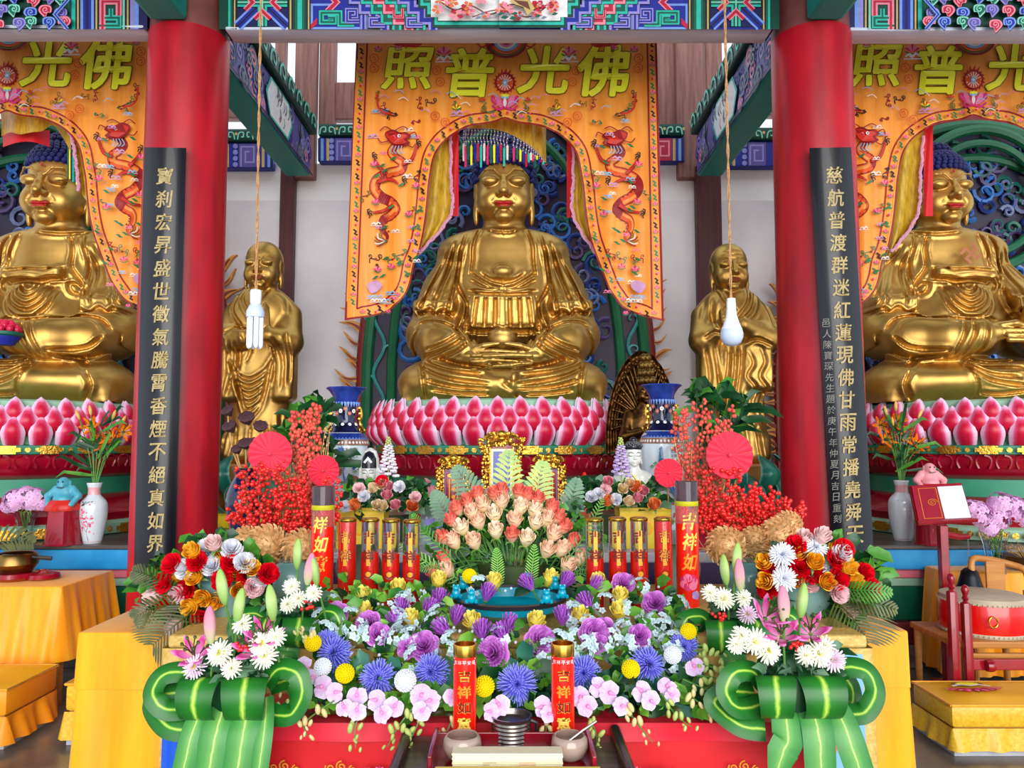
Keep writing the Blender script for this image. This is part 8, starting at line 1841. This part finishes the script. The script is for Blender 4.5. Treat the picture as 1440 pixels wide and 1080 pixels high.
def imp(px, py, Y, k, skin, cloth, label, sit):
    """small crouching guardian figurine"""
    c = W(px, py, Y); s = S(Y)*k; t = thing('guardian_figurine', (c.x, Y, c.z-22*s), label, 'figurine'); g = SDF((c.x-34*s, Y-24*s, c.z-24*s), (c.x+34*s, Y+24*s, c.z+24*s), 1.1*s); E = lambda x, y, z, r, kk=3, **q: g.ell((c.x+x*s, Y+y*s, c.z+z*s), [a*s for a in r], kk*s, **q)
    E(0, 0, 0, (13, 10, 12)); E(0, -3, -8, (13, 11, 10)); E(0, -3, 14, (8, 8, 8)); E(0, -8, 12, (3.4, 3, 3)); E(-3, -9, 16, (2.4, 2, 2), 1); E(3, -9, 16, (2.4, 2, 2), 1); E(0, -10, 9.5, (4.4, 2, 1.6), 1); E(-8, -2, 14, (2, 2.4, 4), 1); E(8, -2, 14, (2, 2.4, 4), 1)
    for q in (-1, 1): g.chain([(c.x+q*11*s, Y, c.z+6*s), (c.x+q*20*s, Y-3*s, c.z-3*s), (c.x+q*16*s, Y-10*s, c.z-12*s)], [5*s, 4.4*s, 3.2*s], 2*s); E(q*15, -11, -14, (4, 4.4, 3), 1.5)
    for q in (-1, 1): E(q*3.2, -12, 8.3, (.9, 2, .7), .4, cut=True)
    g.mesh('painted_body', skin, t, (c.x, Y, c.z-22*s)); b = MB()
    zf = zD if Y < 4 else .83; q = MB(); q.lathe([(24*s, zf), (22*s, zf+.02), (19*s, c.z-22*s)], 12, (c.x, Y, 0), wob=lambda a, kk: 1+.06*math.sin(a*5)); q.build('rock_base', 'lotus_red', t)
    b.lathe([(19*s, -22*s), (20*s, -18*s), (17*s, -12*s), (13*s, -8*s)], 22, (c.x, Y-3*s, c.z), wob=lambda a, kk: 1+.10*math.sin(a*7)); b.build('draped_skirt', cloth, t)
    b = MB()
    for q in (-1, 1): b.ell((c.x+q*3*s, Y-11*s, c.z+16*s), (1.3*s, .8*s, 1.3*s), 7, 5)
    b.tube([(c.x-4*s, Y-12*s, c.z+9*s), (c.x, Y-12.6*s, c.z+8*s), (c.x+4*s, Y-12*s, c.z+9*s)], .7*s, 5); b.build('painted_face', 'ink_black', t)
imp(91, 694, 5.52, 1.05, 'skin_blue', 'cloth_red', 'small blue skinned crouching figurine in a red skirt at the foot of the throne', 1)
imp(1306, 672, 5.52, .95, 'skin_pink', 'cloth_red', 'small pink crouching figurine behind the red book stand', 1)
imp(598, 692, 3.7, .9, 'skin_pink', 'skin_pink', 'small pink crouching figurine beside the posy near the phoenix vase', 1)
c = W(822, 690, 3.5); t = thing('robed_figurine', (c.x, 3.5, zD), 'tiny orange and red robed figurine next to the posy near the peacock vase', 'figurine'); H = W(822, 664, 3.5).z-zD
b = MB(); b.lathe([(.035, 0), (.03, H*.3), (.022, H*.6), (.012, H*.74)], 18, (c.x, 3.5, zD), wob=lambda a, k: 1+.08*math.sin(a*6)); b.build('robe', 'p_orange', t); b = MB(); b.ell((c.x, 3.495, zD+H*.80), (.015, .015, .02), 12, 8); b.build('face', 'skin_pink', t); b = MB(); b.lathe([(.018, H*.84), (.014, H*.92), (.004, H)], 12, (c.x, 3.5, zD)); b.build('red_hat', 'candle_red', t); b = MB()
for s in (-1, 1): b.tube([(c.x+s*.018, 3.495, zD+H*.66), (c.x+s*.034, 3.48, zD+H*.48), (c.x+s*.006, 3.468, zD+H*.5)], [.009, .008, .006], 8)
b.build('sleeve', 'candle_red', t)
# little lotus on the hand of the hooded figure
c = W(8, 470, 5.86); t = thing('lotus_bowl', (c.x, 5.86, c.z-.08), 'small red lotus on a blue green stand resting on the golden hand', 'offering'); b = MB(); b.lathe([(.06, -.085), (.075, -.06), (.10, -.03), (.105, 0), (.05, .005)], 24, c); b.build('stand', 'p_blue', t)
b = MB(); b.lathe([(.102, -.02), (.118, -.008), (.118, .012), (.09, .02)], 24, c); b.build('green_rim', 'p_green', t); b = MB()
for j, (n, r, z) in enumerate(((9, .085, .035), (8, .06, .06), (6, .035, .08))):
    for i in range(n): a = 2*PI*(i+.5*(j % 2))/n; b.ell((c.x+r*math.cos(a), 5.86+r*math.sin(a), c.z+z), (.026, .026, .034), 8, 6)
b.build('lotus_petal_ring', 'paper_red2', t)

# brass bowl, cushion and striker on the left table
x, y = W(22, 805, 4.85).x, 4.85; t = thing('singing_bowl', (x, y, .70), 'old brass singing bowl on the yellow clothed table', 'bowl'); b = MB(); b.lathe([(.03, .04), (.09, .05), (.125, .10), (.118, .15), (.105, .165), (.095, .162), (.105, .14), (.08, .07), (.001, .06)], 32, (x, y, .70), cap=False); b.build('body', 'brass_old', t)
b = MB(); b.lathe([(.10, 0), (.13, .02), (.12, .045), (.06, .05)], 28, (x, y, .70)); tag(b.build('bowl_cushion', 'lacquer_red'), 'dark red cushion ring under the brass bowl', 'cushion')
b = MB(); b.lathe([(.07, 0), (.10, .012), (.09, .035), (.03, .05), (.02, .06)], 24, (x+.16, y+.02, .70)); tag(b.build('wooden_fish', 'lacquer_red'), 'dark red low wooden block beside the brass bowl', 'instrument')
b = MB(); b.tube([(x-.05, y-.06, .86), (x+.22, y+.0, .83)], .007, 8); b.tube([(x+.15, y-.015, .838), (x+.22, y, .83)], .013, 8); tag(b.build('striker', 'table_dark2'), 'dark striker stick lying across the brass bowl', 'stick')
frond([W(-60, 800, 5.3), W(5, 760, 5.25), W(48, 765, 5.2)], 16, .16, .010, 'leaf_olive', 'olive palm leaf reaching in above the brass bowl')
# drum on its stool, chair, bell stand, book stand
cx, cy, r = W(1382, 862, 4.62).x, 4.62, 56*S(4.62); t = thing('red_drum', (cx, cy, .445), 'round red drum with studded rims beside the black bell', 'drum')
b = MB(); b.lathe([(r*.93, 0), (r*.98, .03), (r*1.0, .105), (r*.98, .18), (r*.93, .21)], 44, (cx, cy, .445)); b.build('shell', 'drum_red', t); b = MB(); b.lathe([(r*.955, .195), (r*.945, .212), (r*.9, .216), (.001, .214)], 44, (cx, cy, .445), cap=False); b.build('skin', 'drum_skin', t)
for z0, nm in ((.185, 'upper_rim'), (.012, 'lower_rim')):
    b = MB(); b.lathe([(r*.965, z0-.012), (r*.985, z0), (r*.96, z0+.014)], 44, (cx, cy, .445), cap=False)
    for i in range(60): a = i*2*PI/60; b.ell((cx+r*.985*math.cos(a), cy+r*.985*math.sin(a), .445+z0), (.006,)*3, 6, 4)
    b.build(nm, 'drum_skin', t)
b = MB(); a0 = -PI/2-.35; b.tube([(cx+(r+.004)*math.cos(a0)+.025*math.cos(q), cy+(r+.006)*math.sin(a0)-.006, .445+.10+.03*math.sin(q)) for q in [k*.5 for k in range(13)]], .004, 6); b.build('ring_handle', 'brass', t)
t = thing('wooden_stool', (cx, cy, 0), 'honey brown wooden stool under the red drum', 'stool'); x0, x1 = cx-.31, cx+.30
b = MB(); b.bbox((x0, cy-.25, .405), (x1, cy+.25, .444), .01); b.build('seat', 'wood_chair', t, smooth=False)
for x in (x0+.035, x1-.035):
    for y in (cy-.22, cy+.22): b = MB(); b.tube([(x, y, .405), (x, y, 0)], [.022, .018], 10); b.build('leg', 'wood_chair', t)
for z in (.16, .34): b = MB(); b.bbox((x0+.03, cy-.232, z), (x1-.03, cy-.208, z+.035), .004); b.build('rail', 'wood_chair', t, smooth=False)
xb = W(1402, 820, 4.93).x; t = thing('wooden_chair', (xb, 5.0-.08, 0), 'honey brown wooden chair with a curved top rail behind the red drum', 'chair'); yb = 4.93
b = MB(); b.tube(smooth_line([(xb-.15, yb-.02, .62), (xb-.155, yb, .80), (xb-.05, yb+.03, .81), (xb+.10, yb+.02, .78), (xb+.17, yb-.02, .74), (xb+.18, yb-.04, .60)], 6), .02, 10); b.build('curved_top_rail', 'wood_chair', t)
b = MB(); b.bbox((xb-.06, yb+.005, .46), (xb+.06, yb+.025, .80), .006); b.build('back_splat', 'wood_chair', t, smooth=False)
b = MB(); b.bbox((xb-.20, yb-.04, .43), (xb+.24, yb+.06, .465), .008); b.build('seat', 'wood_chair', t, smooth=False)
for s in (-.155, .18): b = MB(); b.tube([(xb+s, yb, .0), (xb+s, yb, .62)], .018, 8); b.build('leg', 'wood_chair', t)
def turned(b, x, y, z0, z1, w):
    b.bbox((x-w, y-w, z0), (x+w, y+w, z1-.10), .004); b.lathe([(w*.9, z1-.10), (w*.5, z1-.088), (w*.95, z1-.075), (w*.55, z1-.06), (w*1.05, z1-.03), (w*.7, z1-.008), (w*.1, z1)], 16, (x, y, 0))
Yr = 4.342; t = thing('red_rail_stand', (W(1357, 940, Yr).x, Yr, 0), 'dark red lacquered rail with turned posts in front of the drum', 'stand')
for px_, yq in ((1357, Yr), (1338, Yr)):
    x = W(px_, 830, yq).x; b = MB(); turned(b, x, yq, 0.0, W(px_, 822 if px_ == 1357 else 806, yq).z, .021); b.build('turned_post', 'lacquer_red', t)
xp = W(1357, 830, Yr).x; b = MB(); b.bbox((xp, Yr-.016, W(720, 934, Yr).z-.03), (xp+.9, Yr+.016, W(720, 934, Yr).z+.03), .006); b.build('rail', 'lacquer_red', t, smooth=False)
b = MB(); b.lathe([(.03, 0), (.034, .02), (.03, .04)], 16, (0, 0, 0)); b.xf(Matrix.Translation((xp+.08, Yr-.03, W(720, 934, Yr).z)) @ Matrix.Rotation(PI/2, 4, 'Y')); b.build('rail_knob', 'lacquer_red', t)
# hexagonal lectern post with tilted board, book, paper; bell hung from its arm
Yl = 4.96; xl = W(1325, 745, Yl).x; zt_ = W(1325, 738, Yl).z; t = thing('book_stand', (xl, Yl, 0), 'dark red lacquered book stand with a tilted board in the right bay', 'stand')
b = MB(); b.bbox((xl-.026, Yl-.026, .0), (xl+.026, Yl+.026, zt_), .006); b.build('post', 'lacquer_red', t, smooth=False)
b = MB(); b.bbox((xl-.08, Yl-.08, 0), (xl+.08, Yl+.08, .05), .01); b.build('foot', 'lacquer_red', t, smooth=False)
C = [(1279, 683), (1352, 679), (1368, 733), (1290, 737)]; V4 = [W(*C[0], Yl+.05), W(*C[1], Yl+.05), W(*C[2], Yl-.08), W(*C[3], Yl-.08)]
bl = lambda u, v, h=0.: (V4[0]*(1-u)*(1-v)+V4[1]*u*(1-v)+V4[2]*u*v+V4[3]*(1-u)*v)+Vector((0, -.75, .6))*h
def slab(u0, v0, u1, v1, h0, h1, name, mat, par):
    b = MB(); q = [(u0, v0), (u1, v0), (u1, v1), (u0, v1)]; b.prism(q, lambda u, v: bl(u, v, h1), lambda u, v: bl(u, v, h0)); return b.build(name, mat, par, smooth=False)
slab(0, 0, 1, 1, -.02, 0, 'board', 'lacquer_red', t); b = MB(); b.tube([bl(-.01, 1.0, .012), bl(1.06, 1.0, .012)], .013, 8); b.build('ledge', 'lacquer_red', t)
zq = W(720, 755, Yl).z; b = MB(); b.tube([(xl, Yl, zq+.02), (xl+.10, Yl-.01, zq), (xl+.16, Yl-.02, zq+.005)], [.022, .02, .016], 8); b.build('arm', 'lacquer_red', t)
t2 = thing('open_book', bl(.5, .5, .004), 'dark red open folder lying on the tilted book stand', 'book'); slab(.02, .04, .52, .98, .003, .012, 'left_cover', 'book_red', t2); slab(.52, .04, .98, .98, .003, .008, 'right_cover', 'book_red', t2); d = Draw(); d.line([(.13, .12), (.46, .12), (.46, .90), (.13, .90)], .012, 'label_gold', True); d.spiral(.34, .5, .1, 2, .012, 'label_gold')
d.build('gilt_frame', t2, lambda u, v, l: bl(u, v, .0135+l))
o = slab(.50, .10, .97, .93, .011, .014, 'paper_sheet', 'paper_white', None); tag(o, 'white printed sheet lying on the dark red folder', 'paper')
xh, yh = xl+.15, Yl-.02; zb0 = W(720, 828, yh).z; t = thing('hanging_bell', (xh, yh, zb0), 'black bell hanging by a chain over the red drum', 'bell'); H = W(720, 798, yh).z-zb0
b = MB(); rB = 17*S(yh); b.lathe([(rB*1.0, 0), (rB*1.02, .008), (rB*.9, .03), (rB*.74, H*.55), (rB*.62, H*.82), (rB*.35, H*.96), (rB*.1, H)], 28, (xh, yh, zb0)); b.build('bell_body', 'bell_black', t); b = MB(); b.tube([(xh+.012*math.cos(q), yh, zb0+H+.010+.012*math.sin(q)) for q in [k*.55 for k in range(13)]], .004, 6); b.build('crown_ring', 'brass', t)
b = MB(); z = zb0+H+.02
while z < zq-.012: b.tube([(xh+.004*math.cos(q), yh+.001*math.cos(q), z+.008*math.sin(q)) for q in [k*.8 for k in range(9)]], .0016, 4); z += .013
b.build('chain', 'steel_can', t)
x, y = W(1442, 760, 5.2).x, 5.2; b = MB(); b.lathe([(.05, 0), (.12, .04), (.16, .10), (.15, .10), (.10, .05), (.001, .02)], 28, (x, y, .70), cap=False); t = b.build('dark_bowl', 'table_dark2'); tag(t, 'dark lacquer bowl of dried straw beside the glass vase', 'bowl')
b = MB()
for i in range(50): a = U(0, 6.28); b.tube([(x, y, .76), (x+.08*math.cos(a), y+.08*math.sin(a), .80+U(0, .04)), (x+.14*math.cos(a), y+.14*math.sin(a), .82+U(0, .06))], .002, 4)
foliage('dried_straw', b, ['straw'], 'dried straw heaped in the dark lacquer bowl', 'straw')
# ---------------------------------------------------------------- labels for the flowers, told apart by tier and order
for (grp, desc, where), items in GROUPS.items():
    bpy.context.view_layer.update()
    for o in items: o['_k'] = 0
    def pos(o): return PXL(o.location)
    n = len(items); pp = sorted(items, key=lambda o: pos(o)[1]); k = min(6, max(1, -(-n//7)))
    for t_ in range(k):
        row = sorted(pp[t_*n//k:(t_+1)*n//k], key=lambda o: pos(o)[0])
        for i, o in enumerate(row):
            if n == 1: o['label'] = f'{desc} {where}'
            else: o['label'] = f"{desc} {where}, {ORD[i]} from left"+(f', {TIER[k][t_]} tier' if k > 1 else '')
            if n > 1 and k == 1 and len(o['label'].split()) > 16: o['label'] = f'{desc} {where}, {ORD[i]}'
    for o in items: del o['_k']
